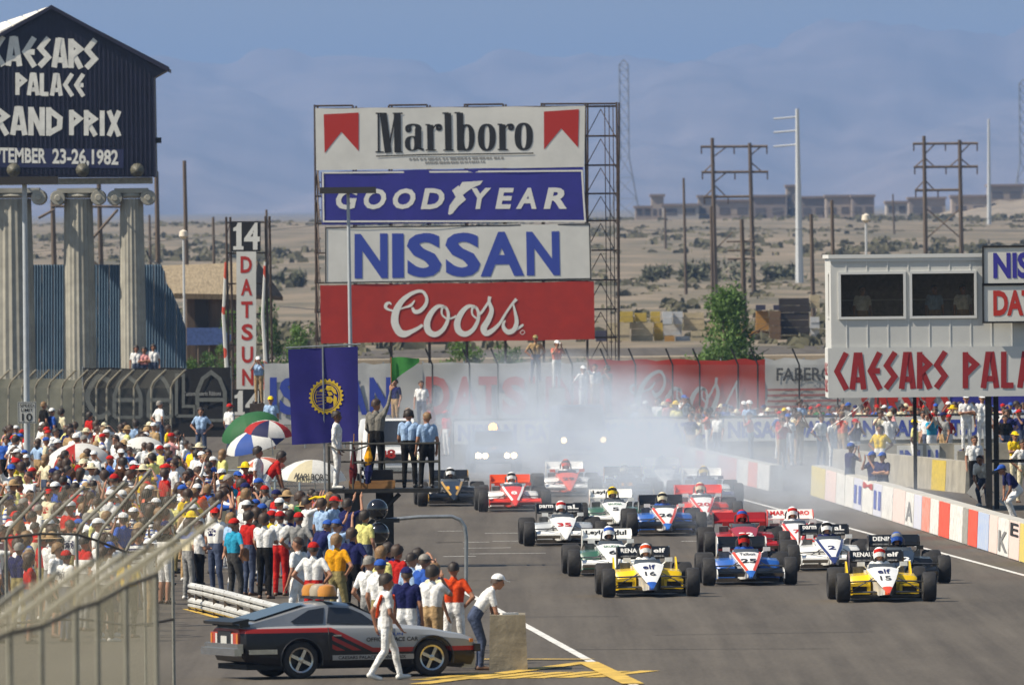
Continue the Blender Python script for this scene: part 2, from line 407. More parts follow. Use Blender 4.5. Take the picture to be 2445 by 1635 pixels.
# ================================================================== people: one continuous body mesh per pose, worn colours per person
_ICO = None
def _sphere_pts(c, r):
    global _ICO
    if _ICO is None:
        bm = bmesh.new(); bmesh.ops.create_icosphere(bm, subdivisions=2, radius=1.0); _ICO = [v.co.copy() for v in bm.verts]; bm.free()
    return [Vector(c) + v * r for v in _ICO]
SKIN, SHIRT, PANTS, SHOES, FOREARM, CALF, EYE = range(7)
def body_caps(pose):
    """tapered limbs between joints: (a, ra, b, rb, tag); the figure faces +Y, stands at z=0, 1.76 m tall"""
    g = lambda k, d: Vector(pose.get(k, d))
    lean = pose.get('lean', 0.0); twist = pose.get('twist', 0.0); drop = pose.get('drop', 0.0); fat = pose.get('fat', 1.0)
    hipz = 0.93 - drop
    hip = Vector((0, 0, hipz)) + Vector(pose.get('hipoff', (0, 0, 0)))
    R = Matrix.Rotation(-lean, 3, 'X') @ Matrix.Rotation(twist, 3, 'Z')
    up = lambda x, y, z: hip + R @ Vector((x, y, z))
    caps = []
    c = lambda a, ra, b, rb, t: caps.append((Vector(a), ra, Vector(b), rb, t))
    # pelvis, belly, chest, shoulders
    for s in (-1, 1):
        c(hip + Vector((s * .075, 0, -.02)), .112 * fat, up(s * .065, 0, .12), .108 * fat, PANTS)
        c(up(s * .065, .005, .17), .108 * fat, up(s * .088, .005, .40), .118 * fat, SHIRT)
        c(up(s * .088, .005, .40), .112, up(s * .155, -.01, .505), .068, SHIRT)
    c(up(0, 0, .50), .085, up(0, -.005, .55), .060, SHIRT)
    c(up(0, 0, .55), .055, up(0, .01, .62), .052, SKIN)
    # head
    nod = pose.get('nod', 0.0); turn = pose.get('turn', 0.0)
    HR = R @ Matrix.Rotation(turn, 3, 'Z') @ Matrix.Rotation(-nod, 3, 'X')
    hb = up(0, .015, .70)
    hp = lambda x, y, z: hb + HR @ Vector((x, y, z))
    c(hp(0, .0, .035), .092, hp(0, .028, -.045), .062, SKIN); c(hp(0, -.025, .03), .088, hp(0, -.01, -.02), .075, SKIN)
    c(hp(0, .045, -.06), .042, hp(0, .035, -.085), .035, SKIN)
    c(hp(0, .088, .02), .013, hp(0, .102, -.022), .018, SKIN)
    for s in (-1, 1):
        c(hp(s * .088, -.005, .015), .018, hp(s * .088, -.008, -.02), .014, SKIN)
        c(hp(s * .034, .086, .022), .013, hp(s * .034, .087, .021), .013, EYE)
    # arms
    for s, n in ((-1, 'l'), (1, 'r')):
        sh = up(s * .175, -.01, .485)
        el = g('elb_' + n, (s * .245, -.035, .20)); wr = g('wr_' + n, (s * .25, .07, -.05))
        el = up(*el); wr = up(*wr)
        mid = sh.lerp(el, 0.62)
        c(sh, .066, mid, .054, SHIRT); c(mid, .046, el, .040, FOREARM); c(el, .042, wr, .028, FOREARM)
        d = (wr - el).normalized()
        pd = Vector(pose['hand_' + n]).normalized() if ('hand_' + n) in pose else d
        side = pd.cross(Vector((0, 1, 0))); side = side.normalized() if side.length > .1 else Vector((1, 0, 0))
        if ('side_' + n) in pose: side = Vector(pose['side_' + n]).normalized()
        nrm = side.cross(pd).normalized()
        pal = wr + pd * .085
        for k in (-1, 1): c(wr + pd * .02 + side * .012 * k, .022, pal + side * .026 * k, .017, SKIN)
        if pose.get('fingers'):
            curl = pose.get('curl', 0.35)
            for k, ln in ((-1.5, .062), (-.5, .076), (.5, .080), (1.5, .070)):
                b0 = pal + side * .019 * k; b1 = b0 + pd * ln * .55 + nrm * ln * curl * .35; b2 = b1 + pd * ln * .35 + nrm * ln * curl * .9
                c(b0, .0115, b1, .0105, SKIN); c(b1, .0105, b2, .0095, SKIN)
            t0 = wr + pd * .035 + side * .03 * -s; t1 = t0 + pd * .04 + side * .035 * -s; c(t0, .015, t1, .0115, SKIN); c(t1, .0115, t1 + pd * .03 + nrm * .008, .010, SKIN)
        else:
            c(pal, .026, pal + pd * .07 + nrm * .02, .018, SKIN); c(wr + pd * .03, .015, wr + pd * .085 + side * .045 * -s, .011, SKIN)
    # legs
    for s, n in ((-1, 'l'), (1, 'r')):
        hj = hip + Vector((s * .088, 0, -.03)); kn = g('kn_' + n, (s * .10, .015, .50)); an = g('an_' + n, (s * .105, -.03, .095))
        c(hj, .096 * fat, kn, .066, PANTS); c(kn, .064, kn.lerp(an, .35) + Vector((0, -.012, 0)), .062, CALF); c(kn.lerp(an, .35) + Vector((0, -.012, 0)), .060, an, .050, CALF)
        fd = Vector(pose.get('ft_' + n, (s * .25, 1, 0))).normalized()
        heel = an + Vector((0, 0, -.045)) - fd * .035
        c(heel, .047, heel + fd * .10 + Vector((0, 0, -.005)), .043, SHOES); c(heel + fd * .10 + Vector((0, 0, -.005)), .043, heel + fd * .20 + Vector((0, 0, -.012)), .036, SHOES)
    return caps, (hb, HR)
POSES = {
    'stand': {}, 
    'stand_b': dict(kn_l=(-.13, .05, .50), an_l=(-.15, .0, .095), turn=.4, twist=.15),
    'hips': dict(elb_l=(-.36, -.10, .24), wr_l=(-.17, .02, .06), elb_r=(.36, -.10, .24), wr_r=(.17, .02, .06), hand_l=(.3, .5, -.6), hand_r=(-.3, .5, -.6), an_l=(-.16, -.03, .095), an_r=(.16, -.03, .095), kn_l=(-.13, .02, .5), kn_r=(.13, .02, .5)),
    'crossed': dict(elb_l=(-.23, .10, .24), wr_l=(.08, .20, .26), elb_r=(.23, .10, .24), wr_r=(-.08, .22, .30), hand_l=(1, .1, 0), hand_r=(-1, .1, 0), turn=-.2),
    'camera': dict(elb_l=(-.27, .17, .36), wr_l=(-.09, .21, .62), elb_r=(.27, .17, .36), wr_r=(.09, .21, .62), hand_l=(.2, .1, .9), hand_r=(-.2, .1, .9), lean=.05),
    'shade': dict(elb_r=(.36, .16, .48), wr_r=(.14, .17, .74), hand_r=(-1, 0, .1), turn=.25),
    'one_hip': dict(elb_r=(.37, -.08, .24), wr_r=(.18, .02, .06), hand_r=(-.3, .5, -.6), kn_r=(.14, .06, .5), an_r=(.17, .03, .095), turn=-.3),
    'arm_up': dict(elb_r=(.27, .10, .70), wr_r=(.30, .16, .97), hand_r=(.1, .2, 1), turn=-.2),
    'both_up': dict(elb_l=(-.22, .24, .60), wr_l=(-.10, .34, .84), elb_r=(.22, .24, .60), wr_r=(.10, .34, .84), hand_l=(.1, .2, 1), hand_r=(-.1, .2, 1), nod=.2),
    'lean_fwd': dict(lean=.62, elb_l=(-.22, .24, .26), wr_l=(-.16, .44, .10), elb_r=(.22, .24, .26), wr_r=(.16, .44, .10), hand_l=(.2, 1, -.2), hand_r=(-.2, 1, -.2), nod=-.45, hipoff=(0, -.12, 0)),
    'walk': dict(kn_l=(-.09, .19, .51), an_l=(-.09, .27, .11), ft_l=(-.15, 1, .12), kn_r=(.09, -.03, .50), an_r=(.09, -.27, .14), ft_r=(.1, 1, -.25), elb_l=(-.25, -.16, .22), wr_l=(-.24, -.10, -.03), elb_r=(.25, .02, .20), wr_r=(.24, .18, -.01), fingers=True, lean=.04),
    'wave': dict(elb_r=(.27, .06, .74), wr_r=(.30, .12, 1.02), hand_r=(.0, .1, 1), elb_l=(-.25, .02, .2), wr_l=(-.2, .2, .02), kn_l=(-.14, .08, .5), an_l=(-.18, .02, .095), fingers=True, turn=-.3, curl=.9),
    'rail': dict(elb_l=(-.24, .06, .2), wr_l=(-.26, .26, .08), elb_r=(.24, -.02, .2), wr_r=(.24, .1, -.02), hand_l=(-.1, .9, -.3), fingers=True, kn_r=(.12, .05, .5), an_r=(.14, 0, .095)),
    'pocket': dict(elb_l=(-.28, -.10, .2), wr_l=(-.18, .05, 0), elb_r=(.27, -.06, .2), wr_r=(.23, .06, -.04), fingers=True, turn=-.25, an_l=(-.13, -.03, .095)),
    'sit': dict(drop=.47, kn_l=(-.12, .42, .50), kn_r=(.12, .42, .50), an_l=(-.13, .40, .095), an_r=(.13, .40, .095), elb_l=(-.26, .10, .22), wr_l=(-.15, .33, .12), elb_r=(.26, .10, .22), wr_r=(.15, .33, .12), hand_l=(.1, 1, -.1), hand_r=(-.1, 1, -.1), lean=.1),
    'sit_b': dict(drop=.47, kn_l=(-.14, .40, .52), kn_r=(.10, .43, .49), an_l=(-.16, .36, .095), an_r=(.10, .42, .095), elb_l=(-.27, .12, .26), wr_l=(-.10, .22, .54), elb_r=(.27, .12, .26), wr_r=(.10, .22, .54), hand_l=(.2, .1, .9), hand_r=(-.2, .1, .9), lean=.02),
    'crouch': dict(lean=.7, drop=.18, hipoff=(0, -.18, 0), kn_l=(-.14, .16, .46), kn_r=(.14, .10, .46), elb_l=(-.22, .22, .22), wr_l=(-.12, .38, .12), elb_r=(.22, .22, .22), wr_r=(.12, .38, .12), nod=-.5),
    'driver': dict(drop=.70, lean=-.30, kn_l=(-.12, .52, .40), kn_r=(.12, .52, .40), an_l=(-.10, .98, .16), an_r=(.10, .98, .16), elb_l=(-.26, .14, .22), wr_l=(-.12, .40, .30), elb_r=(.26, .14, .22), wr_r=(.12, .40, .30), nod=-.25),
}
for _k in ('stand', 'stand_b', 'hips', 'camera', 'shade'): POSES['far_' + _k] = dict(POSES[_k], vox=.03)
BODY = {}
def make_body(name):
    pose = POSES[name]; caps, head = body_caps(pose)
    zmin = min(min(a.z - ra, b.z - rb) for a, ra, b, rb, t in caps)
    bm = bmesh.new()
    for a, ra, b, rb, t in caps:
        vs_ = [bm.verts.new(p) for p in _sphere_pts(a, ra) + _sphere_pts(b, rb)]
        r = bmesh.ops.convex_hull(bm, input=vs_, use_existing_faces=False)
        junk = [v for v in r['geom_interior'] + r['geom_unused'] if isinstance(v, bmesh.types.BMVert)]
        bmesh.ops.delete(bm, geom=list(set(junk)), context='VERTS')
    me = bpy.data.meshes.new('raw'); bm.to_mesh(me); bm.free()
    ob = bpy.data.objects.new('raw', me); COL.objects.link(ob)
    md = ob.modifiers.new('r', 'REMESH'); md.mode = 'VOXEL'; md.voxel_size = pose.get('vox', 0.0095 if pose.get('fingers') else 0.0165)
    sm = ob.modifiers.new('s', 'SMOOTH'); sm.factor = 0.5; sm.iterations = 3 if not pose.get('fingers') else 2
    dg = bpy.context.evaluated_depsgraph_get(); dg.update()
    out = bpy.data.meshes.new_from_object(ob.evaluated_get(dg), depsgraph=dg)
    bpy.data.objects.remove(ob); bpy.data.meshes.remove(me)
    out.name = 'person_' + name
    n = len(out.polygons); cen = np.zeros(n * 3); out.polygons.foreach_get('center', cen); cen = cen.reshape(-1, 3)
    best = np.full(n, 1e9); tagv = np.zeros(n, dtype=np.int32)
    for a, ra, b, rb, t in caps:
        a_ = np.array(a); d = np.array(b - a); L2 = float(d @ d) + 1e-9
        tt = np.clip(((cen - a_) @ d) / L2, 0, 1)
        dist = np.linalg.norm(cen - (a_ + tt[:, None] * d), axis=1) - (ra + (rb - ra) * tt)
        if t == EYE: dist = dist - 0.002
        k = dist < best; best[k] = dist[k]; tagv[k] = t
    out.materials.clear()
    for i in range(7): out.materials.append(None)
    out.polygons.foreach_set('material_index', tagv); out.polygons.foreach_set('use_smooth', [True] * n)
    co = np.zeros(len(out.vertices) * 3); out.vertices.foreach_get('co', co); co = co.reshape(-1, 3)
    z0 = co[:, 2].min(); co[:, 2] -= z0; out.vertices.foreach_set('co', co.ravel()); out.update()
    BODY[name] = (out, head[0] - Vector((0, 0, z0)), head[1])
for _k in POSES: make_body(_k)

# hair, caps and hats, in head coordinates (origin = head joint point, +Y face)
def head_mesh(kind):
    m = MB(); m.smooth = 60
    def shell(rx, ry, rz, cz, cy, low_front, low_back, n=14, rows=6, thick=1.0):
        vs_ = []
        for j in range(rows + 1):
            for k in range(n):
                a = 2 * pi * k / n; fr = (sin(a) + 1) / 2           # 1 in front
                low = low_back + (low_front - low_back) * fr ** 1.3
                t = j / rows; z = low + (1 - low) * (1 - (1 - t) ** 2)
                r = sqrt(max(0, 1 - z * z)) if z > 0 else 1.0 - 0.15 * z * z
                if j == rows: r = 0.02
                vs_.append((rx * r * cos(a), cy + ry * r * sin(a), cz + rz * z))
        m.add(vs_, [(j * n + k, j * n + (k + 1) % n, (j + 1) * n + (k + 1) % n, (j + 1) * n + k) for j in range(rows) for k in range(n)])
        m.add(vs_[-n:], [tuple(range(n))])
    if kind == 'short_hair': shell(.106, .122, .105, .045, -.012, .55, -.55)
    elif kind == 'full_hair': shell(.122, .132, .125, .045, -.018, .45, -.85)
    elif kind == 'long_hair':
        shell(.118, .128, .115, .045, -.022, .5, -1.0); m.tube([(0, -.07, -.02), (0, -.085, -.12), (0, -.075, -.2)], [.085, .085, .04], 8)
    elif kind == 'cap':
        shell(.108, .122, .105, .055, -.008, .12, .0)
        m.add([(-.085, .085, .07), (.085, .085, .07), (.07, .19, .055), (-.07, .19, .055), (-.085, .085, .06), (.085, .085, .06), (.07, .19, .045), (-.07, .19, .045), (0, .205, .05)],
              [(0, 1, 2, 3), (7, 6, 5, 4), (2, 6, 8), (3, 8, 7), (2, 8, 3), (7, 8, 6), (0, 3, 7, 4), (1, 5, 6, 2)])
    elif kind == 'sun_hat':
        shell(.108, .120, .125, .055, -.005, .1, .05)
        m.lathe([(.10, .058), (.20, .045), (.205, .038), (.10, .050)], 16)
    elif kind == 'headset':
        shell(.108, .124, .108, .045, -.012, .5, -.5)
        for s in (-1, 1): m.ball((s * .105, 0, 0), .045, 8, 6, (.6, 1, 1))
        m.tube([(-.11, 0, .02), (-.10, 0, .12), (0, 0, .165), (.10, 0, .12), (.11, 0, .02)], .014, 5)
    elif kind == 'helmet':
        shell(.135, .155, .145, .03, .0, -.95, -.95, 18, 9)
    elif kind == 'visor': 
        n = 10; vs_ = []
        for j, (z, r) in enumerate(((.075, .152), (.03, .160), (-.01, .156))):
            for k in range(n + 1):
                a = pi / 2 + (k / n - .5) * 2.1; vs_.append((r * .90 * cos(a), r * sin(a), z))
        m.add(vs_, [(j * (n + 1) + k, j * (n + 1) + k + 1, (j + 1) * (n + 1) + k + 1, (j + 1) * (n + 1) + k) for j in range(2) for k in range(n)])
    if 'hair' in kind:
        jr = random.Random(len(kind)); m.v = [(x + jr.uniform(-.009, .009), y + jr.uniform(-.009, .009), z + jr.uniform(-.007, .009)) for x, y, z in m.v]
    return m.mesh(kind, mat('hair_dark', (.022, .014, .009), .6, var=.4, scale=40))
HEADS = {k: head_mesh(k) for k in ('short_hair', 'full_hair', 'long_hair', 'cap', 'sun_hat', 'headset', 'helmet', 'visor')}
CLOTH = {'white': '#e9e8e2', 'cream': '#d9cfae', 'red': '#b3221c', 'orange': '#d2481c', 'navy': '#1d2152', 'blue': '#2f55a6', 'light blue': '#9db8d8', 'yellow': '#e6c21c', 'gold': '#dc9a12', 'pale yellow': '#d9d384',
         'grey': '#8a8a88', 'dark grey': '#3c3b3a', 'black': '#141312', 'brown': '#5a3b26', 'tan': '#a98d66', 'khaki': '#8d8055', 'green': '#2f6b3c', 'pink': '#d99a97', 'maroon': '#5c1a1c', 'salmon': '#d07058', 'denim': '#454f66', 'turquoise': '#2a93b5', 'checked': '#77746c', 'teal': '#49707a'}
def cloth(c): return mat('cloth_' + c.replace(' ', '_'), CLOTH[c], .9, var=.3, scale=7, bump=1.0, spec=.2)
def print_cloth(c, ink, k):
    """a shirt with a printed block front and back or with hoops"""
    key = 'print_%s_%s_%d' % (c, ink, k)
    if key in MATS: return MATS[key]
    m = bpy.data.materials.new(key); m.use_nodes = True; nt = m.node_tree; b = nt.nodes['Principled BSDF']; b.inputs['Roughness'].default_value = .9; b.inputs['Specular IOR Level'].default_value = .2
    tc = nt.nodes.new('ShaderNodeTexCoord'); sp = nt.nodes.new('ShaderNodeSeparateXYZ'); nt.links.new(tc.outputs['Object'], sp.inputs[0])
    def mth(op, a, b_):
        n = nt.nodes.new('ShaderNodeMath'); n.operation = op
        for i, x in enumerate((a, b_)):
            if isinstance(x, (int, float)): n.inputs[i].default_value = x
            else: nt.links.new(x, n.inputs[i])
        return n.outputs[0]
    if k == 0:
        ax = mth('MULTIPLY', sp.outputs[0], sp.outputs[0]); fac = mth('MULTIPLY', mth('LESS_THAN', ax, .0095), mth('MULTIPLY', mth('GREATER_THAN', sp.outputs[2], 1.20), mth('LESS_THAN', sp.outputs[2], 1.36)))
        nz = nt.nodes.new('ShaderNodeTexNoise'); nz.inputs['Scale'].default_value = 22; nt.links.new(tc.outputs['Object'], nz.inputs['Vector']); fac = mth('MULTIPLY', fac, mth('GREATER_THAN', nz.outputs['Fac'], .46))
    elif k == 1: fac = mth('LESS_THAN', mth('FRACT', mth('MULTIPLY', sp.outputs[2], 11.0), 0), .4)
    else: fac = mth('GREATER_THAN', sp.outputs[2], 1.33)
    mx = nt.nodes.new('ShaderNodeMix'); mx.data_type = 'RGBA'; nt.links.new(fac, mx.inputs[0]); mx.inputs[6].default_value = (*srgb(CLOTH[c]), 1); mx.inputs[7].default_value = (*srgb(CLOTH[ink]), 1); nt.links.new(mx.outputs[2], b.inputs['Base Color'])
    MATS[key] = m; return m
SKINS = [mat('skin_%d' % i, c, .6, var=.12, scale=14, spec=.35) for i, c in enumerate(((.36, .18, .11), (.28, .13, .075), (.42, .22, .14), (.14, .065, .036)))]
HAIRS = {'dark': mat('hair_dark', (.022, .014, .009), .6), 'brown': mat('hair_brown', (.045, .024, .013), .6, var=.4, scale=40), 'fair': mat('hair_fair', (.20, .115, .048), .6, var=.35, scale=40), 'grey': mat('hair_grey', (.22, .205, .18), .6, var=.3, scale=40)}
EYEM = mat('eye_dark', (.02, .015, .012), .3)
SHOEM = {'white': mat('shoe_white', (.65, .64, .6), .6, var=.2), 'black': mat('shoe_black', (.02, .018, .016), .5, var=.2), 'brown': mat('shoe_brown', (.10, .05, .025), .55, var=.2)}
def person(loc, heading, pose='stand', shirt='white', pants='denim', shoes='brown', head=('short_hair', 'dark'), skin=0, sleeves='short', legs='long', h=1.0, label=None, group=None, cat='person', name='person', prt=None):
    """heading: direction the figure faces, radians from +Y counter-clockwise"""
    me, hb, HR = BODY[pose]
    o = inst(name, me, None, loc, (0, 0, heading), (h, h, h))
    sk = SKINS[skin]; sh = cloth(shirt) if prt is None else print_cloth(shirt, *prt); pn = cloth(pants)
    slots = [sk, sh, pn, SHOEM[shoes], sh if sleeves == 'long' else sk, pn if legs == 'long' else sk, EYEM]
    if sleeves == 'none': slots[FOREARM] = sk
    for i, m_ in enumerate(slots):
        o.material_slots[i].link = 'OBJECT'; o.material_slots[i].material = m_
    kind, hc = head
    nm = {'short_hair': 'hair', 'full_hair': 'hair', 'long_hair': 'hair', 'headset': 'headset'}.get(kind, kind)
    c = inst(nm, HEADS[kind], o); M = HR.to_4x4(); M.translation = hb; c.matrix_local = M
    c.material_slots[0].link = 'OBJECT'; c.material_slots[0].material = HAIRS[hc] if hc in HAIRS else cloth(hc)
    if kind in ('cap', 'sun_hat'):
        c2 = inst('hair', HEADS['short_hair'], o); M2 = M.copy(); M2.translation = hb + HR @ Vector((0, -.004, -.022)); c2.matrix_local = M2
        c2.scale = (.97, .95, .9); c2.material_slots[0].link = 'OBJECT'; c2.material_slots[0].material = HAIRS['brown' if skin != 3 else 'dark']
    tag(o, label, cat, group)
    return o
# ================================================================== open-wheel racing cars (car frame: +Y forward, front axle y=+1.36, rear axle y=-1.36)
def paint(c, name=None):
    return mat('paint_' + (name or c.lstrip('#')), c, .32, var=.06, scale=3, coat=.5)
TYRE = mat('tyre_rubber', (.018, .017, .017), .75, var=.35, scale=12, bump=.3)
RIM = mat('wheel_rim', (.42, .38, .28), .35, metal=.8, var=.2)
BLACKP = mat('black_bodywork', (.012, .012, .013), .4, var=.2, scale=6)
GUNMETAL = mat('engine_metal', (.10, .10, .10), .45, metal=.6, var=.4, scale=14)
STEEL = mat('suspension_steel', (.12, .12, .12), .35, metal=.7)
SKID = mat('plywood_floor', (.05, .04, .03), .8, var=.3)
def tyre_mesh(r, w, name):
    m = MB(); ri = .19; h = w / 2
    m.lathe([(ri, -h * .86), (ri + .02, -h * .97), (r - .05, -h), (r - .018, -h * .93), (r, -h * .74), (r, h * .74), (r - .018, h * .93), (r - .05, h), (ri + .02, h * .97), (ri, h * .86)], 32, axis='X', closed=True)
    return m.mesh(name, TYRE, smooth=35)
def rim_mesh(w, name):
    m = MB(); h = w / 2
    m.lathe([(.19, -h * .84), (.175, -h * .6), (.165, -h * .2), (.165, h * .2), (.175, h * .6), (.19, h * .84)], 24, axis='X')
    for s in (-1, 1):
        m.lathe([(.035, s * h * .35), (.05, s * h * .75), (.03, s * h * .86), (.004, s * h * .88)], 10, axis='X')
        for k in range(5):
            a = 2 * pi * k / 5
            m.tube([(s * h * .45, .03 * cos(a), .03 * sin(a)), (s * h * .38, .168 * cos(a), .168 * sin(a))], .022, 5)
    return m.mesh(name, RIM, smooth=35)
FT, RT = tyre_mesh(.295, .275, 'tyre'), tyre_mesh(.325, .40, 'tyre')
FR, RR = rim_mesh(.275, 'rim'), rim_mesh(.40, 'rim')
def hull_section(y, hw_b, hw_t, zb, zt, crown=.03):
    """cross-section of the monocoque: flat floor, sloping sides, slightly crowned top"""
    return [Vector((-hw_b, y, zb)), Vector((hw_b, y, zb)), Vector((hw_b * 1.02, y, zb + (zt - zb) * .45)), Vector((hw_t, y, zt - crown)), Vector((hw_t * .55, y, zt - crown * .2)), Vector((0, y, zt)), Vector((-hw_t * .55, y, zt - crown * .2)), Vector((-hw_t, y, zt - crown)), Vector((-hw_b * 1.02, y, zb + (zt - zb) * .45))]
NOSE = [(2.06, .02, .025, .16, .195, .01), (1.74, .05, .105, .15, .32, .02), (1.50, .075, .155, .14, .40, .03), (1.15, .12, .225, .12, .50, .035), (.75, .18, .285, .11, .605, .04), (.42, .23, .325, .10, .685, .05)]
def nose_top(y):
    for a, b in zip(NOSE, NOSE[1:]):
        if b[0] <= y <= a[0]:
            t = (y - b[0]) / (a[0] - b[0]); return b[4] + (a[4] - b[4]) * t, b[2] + (a[2] - b[2]) * t
    return NOSE[-1][4], NOSE[-1][2]
def M_nose():
    m = MB(); m.loft([hull_section(*s_) for s_ in NOSE[1:]]); return m
def M_tip():
    m = MB(); m.loft([hull_section(*s_) for s_ in NOSE[:2]]); return m
def M_tub():
    m = MB()
    m.loft([hull_section(.42, .23, .325, .10, .685, .05), hull_section(.30, .25, .325, .10, .67, .05)])
    for s in (-1, 1):                                                     # cockpit sides
        m.box2((s * .24, -.55, .10), (s * .315, .30, .60))
    m.box2((-.24, -.55, .10), (.24, .30, .16)); m.box2((-.24, -.62, .10), (.24, -.55, .70))
    return m
def M_cover(style):
    m = MB()
    hi = .80 if style != 'low' else .72
    m.loft([hull_section(-.55, .24, .17, .3, hi, .06), hull_section(-.80, .25, .16, .25, hi - .06, .06), hull_section(-1.25, .22, .12, .25, .60, .05), hull_section(-1.62, .12, .07, .28, .46, .04)])
    return m
def M_pod(s, wide=.69):
    m = MB()
    def sec(y, x1, zb, zt): return [Vector((s * .26, y, zb)), Vector((s * x1, y, zb)), Vector((s * x1, y, zt - .05)), Vector((s * (x1 - .05), y, zt)), Vector((s * .26, y, zt + .03))]
    m.loft([sec(.62, wide - .08, .14, .36), sec(.50, wide, .10, .50), sec(-.2, wide + .03, .10, .53), sec(-.85, wide - .02, .12, .50), sec(-1.05, wide - .15, .2, .44)])
    return m
def M_fwing(s):
    m = MB(); a = math.radians(14)
    R = Matrix.Rotation(a, 3, 'X')
    m.box((s * .41, 1.72, .235), (.58, .34, .028), R)
    m.box((s * .41, 1.50, .315), (.56, .14, .02), Matrix.Rotation(math.radians(-28), 3, 'X'))
    return m
def M_fplate(s):
    m = MB(); m.prism([(1.40, .15), (1.92, .15), (1.92, .24), (1.76, .34), (1.40, .37)], s * .70, s * .716, lambda a, b, h: Vector((h, a, b))); return m
def M_rwing(w, z):
    m = MB()
    m.box((0, -1.50, z - .05), (w, .055, .19), Matrix.Rotation(math.radians(24), 3, 'X'))
    m.box((0, -1.30, z - .155), (w, .34, .035), Matrix.Rotation(math.radians(-9), 3, 'X'))
    return m
def M_rplate(s, w, z):
    m = MB(); m.prism([(-1.72, z - .42), (-1.22, z - .30), (-1.16, z - .10), (-1.30, z + .03), (-1.72, z + .05)], s * w / 2, s * (w / 2 + .018), lambda a, b, h: Vector((h, a, b))); return m
def M_floor():
    m = MB(); m.box2((-.66, -1.0, .055), (.66, .75, .10)); m.box2((-.24, -1.75, .08), (.24, -1.0, .30)); m.box2((-.66, .70, .06), (.66, .78, .13)); return m
def M_engine():
    m = MB(); m.box2((-.19, -1.35, .2), (.19, -.62, .5)); m.box2((-.12, -1.85, .2), (.12, -1.35, .45))
    for s in (-1, 1):
        m.tube([(s * .2, -.8, .45), (s * .34, -1.0, .5), (s * .30, -1.5, .42), (s * .28, -1.8, .4)], .05, 7); m.ball((s * .42, -.95, .52), .09, 10, 7)
        m.box2((s * .30, -.78, .5), (s * .52, -.72, .66))
    return m
def M_susp(s, front):
    m = MB()
    if front:
        for z0, z1, w in ((.20, .19, .25), (.42, .40, .22)):
            m.tube([(s * .2, 1.36 + w, z0), (s * .74, 1.36, z1)], .016, 5); m.tube([(s * .2, 1.36 - w, z0), (s * .74, 1.36, z1)], .016, 5)
        m.tube([(s * .24, 1.30, .48), (s * .72, 1.36, .22)], .012, 5)
    else:
        for z0, z1, w in ((.17, .19, .3), (.44, .44, .25)):
            m.tube([(s * .16, -1.36 + w, z0), (s * .62, -1.36, z1)], .02, 5); m.tube([(s * .14, -1.36 - w, z0), (s * .62, -1.36, z1)], .02, 5)
        m.tube([(s * .12, -1.36, .33), (s * .62, -1.36, .325)], .035, 6)
    return m
def M_mirror(s):
    m = MB(); m.box((s * .43, .36, .74), (.15, .10, .085)); m.tube([(s * .30, .38, .64), (s * .40, .37, .72)], .014, 5); return m
def M_screen():
    m = MB(); vs_ = []
    for k in range(9):
        a = pi * k / 8; vs_ += [(.285 * cos(a), .28 + .20 * sin(a), .645), (.25 * cos(a), .16 + .16 * sin(a), .745)]
    m.add(vs_, [(2 * k, 2 * k + 2, 2 * k + 3, 2 * k + 1) for k in range(8)]); return m
def M_hoop():
    m = MB(); m.tube([(-.17, -.60, .55), (-.15, -.60, .90), (-.08, -.60, .99), (.08, -.60, .99), (.15, -.60, .90), (.17, -.60, .55)], .02, 6); return m
def M_fin(s):
    m = MB(); m.prism([(-1.02, .42), (-.45, .45), (-.62, .60), (-.92, .76), (-1.02, .77)], s * .63, s * .66, lambda a, b, h: Vector((h, a, b))); return m
def M_duct(s):                                                            # boxed opening of the lower front bodywork
    m = MB(); x0, x1 = s * .30, s * .69
    for (a, b, z0, z1, y0, y1) in ((x0, x1, .305, .35, .80, 1.0), (x0, x1, .15, .182, .80, 1.0), (x0, s * .355, .165, .34, .82, .985), (s * .65, x1, .165, .34, .82, .985)):
        m.box2((a, y0, z0), (b, y1, z1))
    return m
def M_inlet(s):
    m = MB(); m.box2((s * .32, .66, .16), (s * .68, .80, .36)); m.box2((s * .10, .80, .08), (s * .70, 1.02, .13)); return m
_cm = {}
def shared(key, fn, material, smooth=None):
    if key not in _cm: _cm[key] = fn().mesh(key if isinstance(key, str) else key[0], material, smooth)
    return _cm[key]
def slot(o, m_):
    o.material_slots[0].link = 'OBJECT'; o.material_slots[0].material = m_; return o
def text_part(parent, name, body, fn, m_, bold=.02, shear=0.0):
    mb = MB(); put_text(mb, body, fn, bold, shear); return mb.build(name, m_, parent, fix=False)
def nose_fn(y0, y1, w, dz=.008):
    """reading frame on the nose as seen from the front: a to the viewer's right (car's left, -X), b up towards the driver"""
    z0, _ = nose_top(y0); z1, _ = nose_top(y1)
    return quad_fn((w / 2, y0, z0 + dz), (-w / 2, y0, z0 + dz), (w / 2, y1, z1 + dz))
def wing_fn(w0, w1, z, zc, h):
    a = math.radians(24); n = Vector((0, cos(a), sin(a)))           # the flap's face looks forward and up
    up = Vector((0, -sin(a), cos(a))); c0 = Vector((0, -1.50, z - .05)) + n * .034
    return quad_fn(Vector((w0, 0, 0)) + c0 - up * h / 2, Vector((w1, 0, 0)) + c0 - up * h / 2, Vector((w0, 0, 0)) + c0 + up * h / 2)
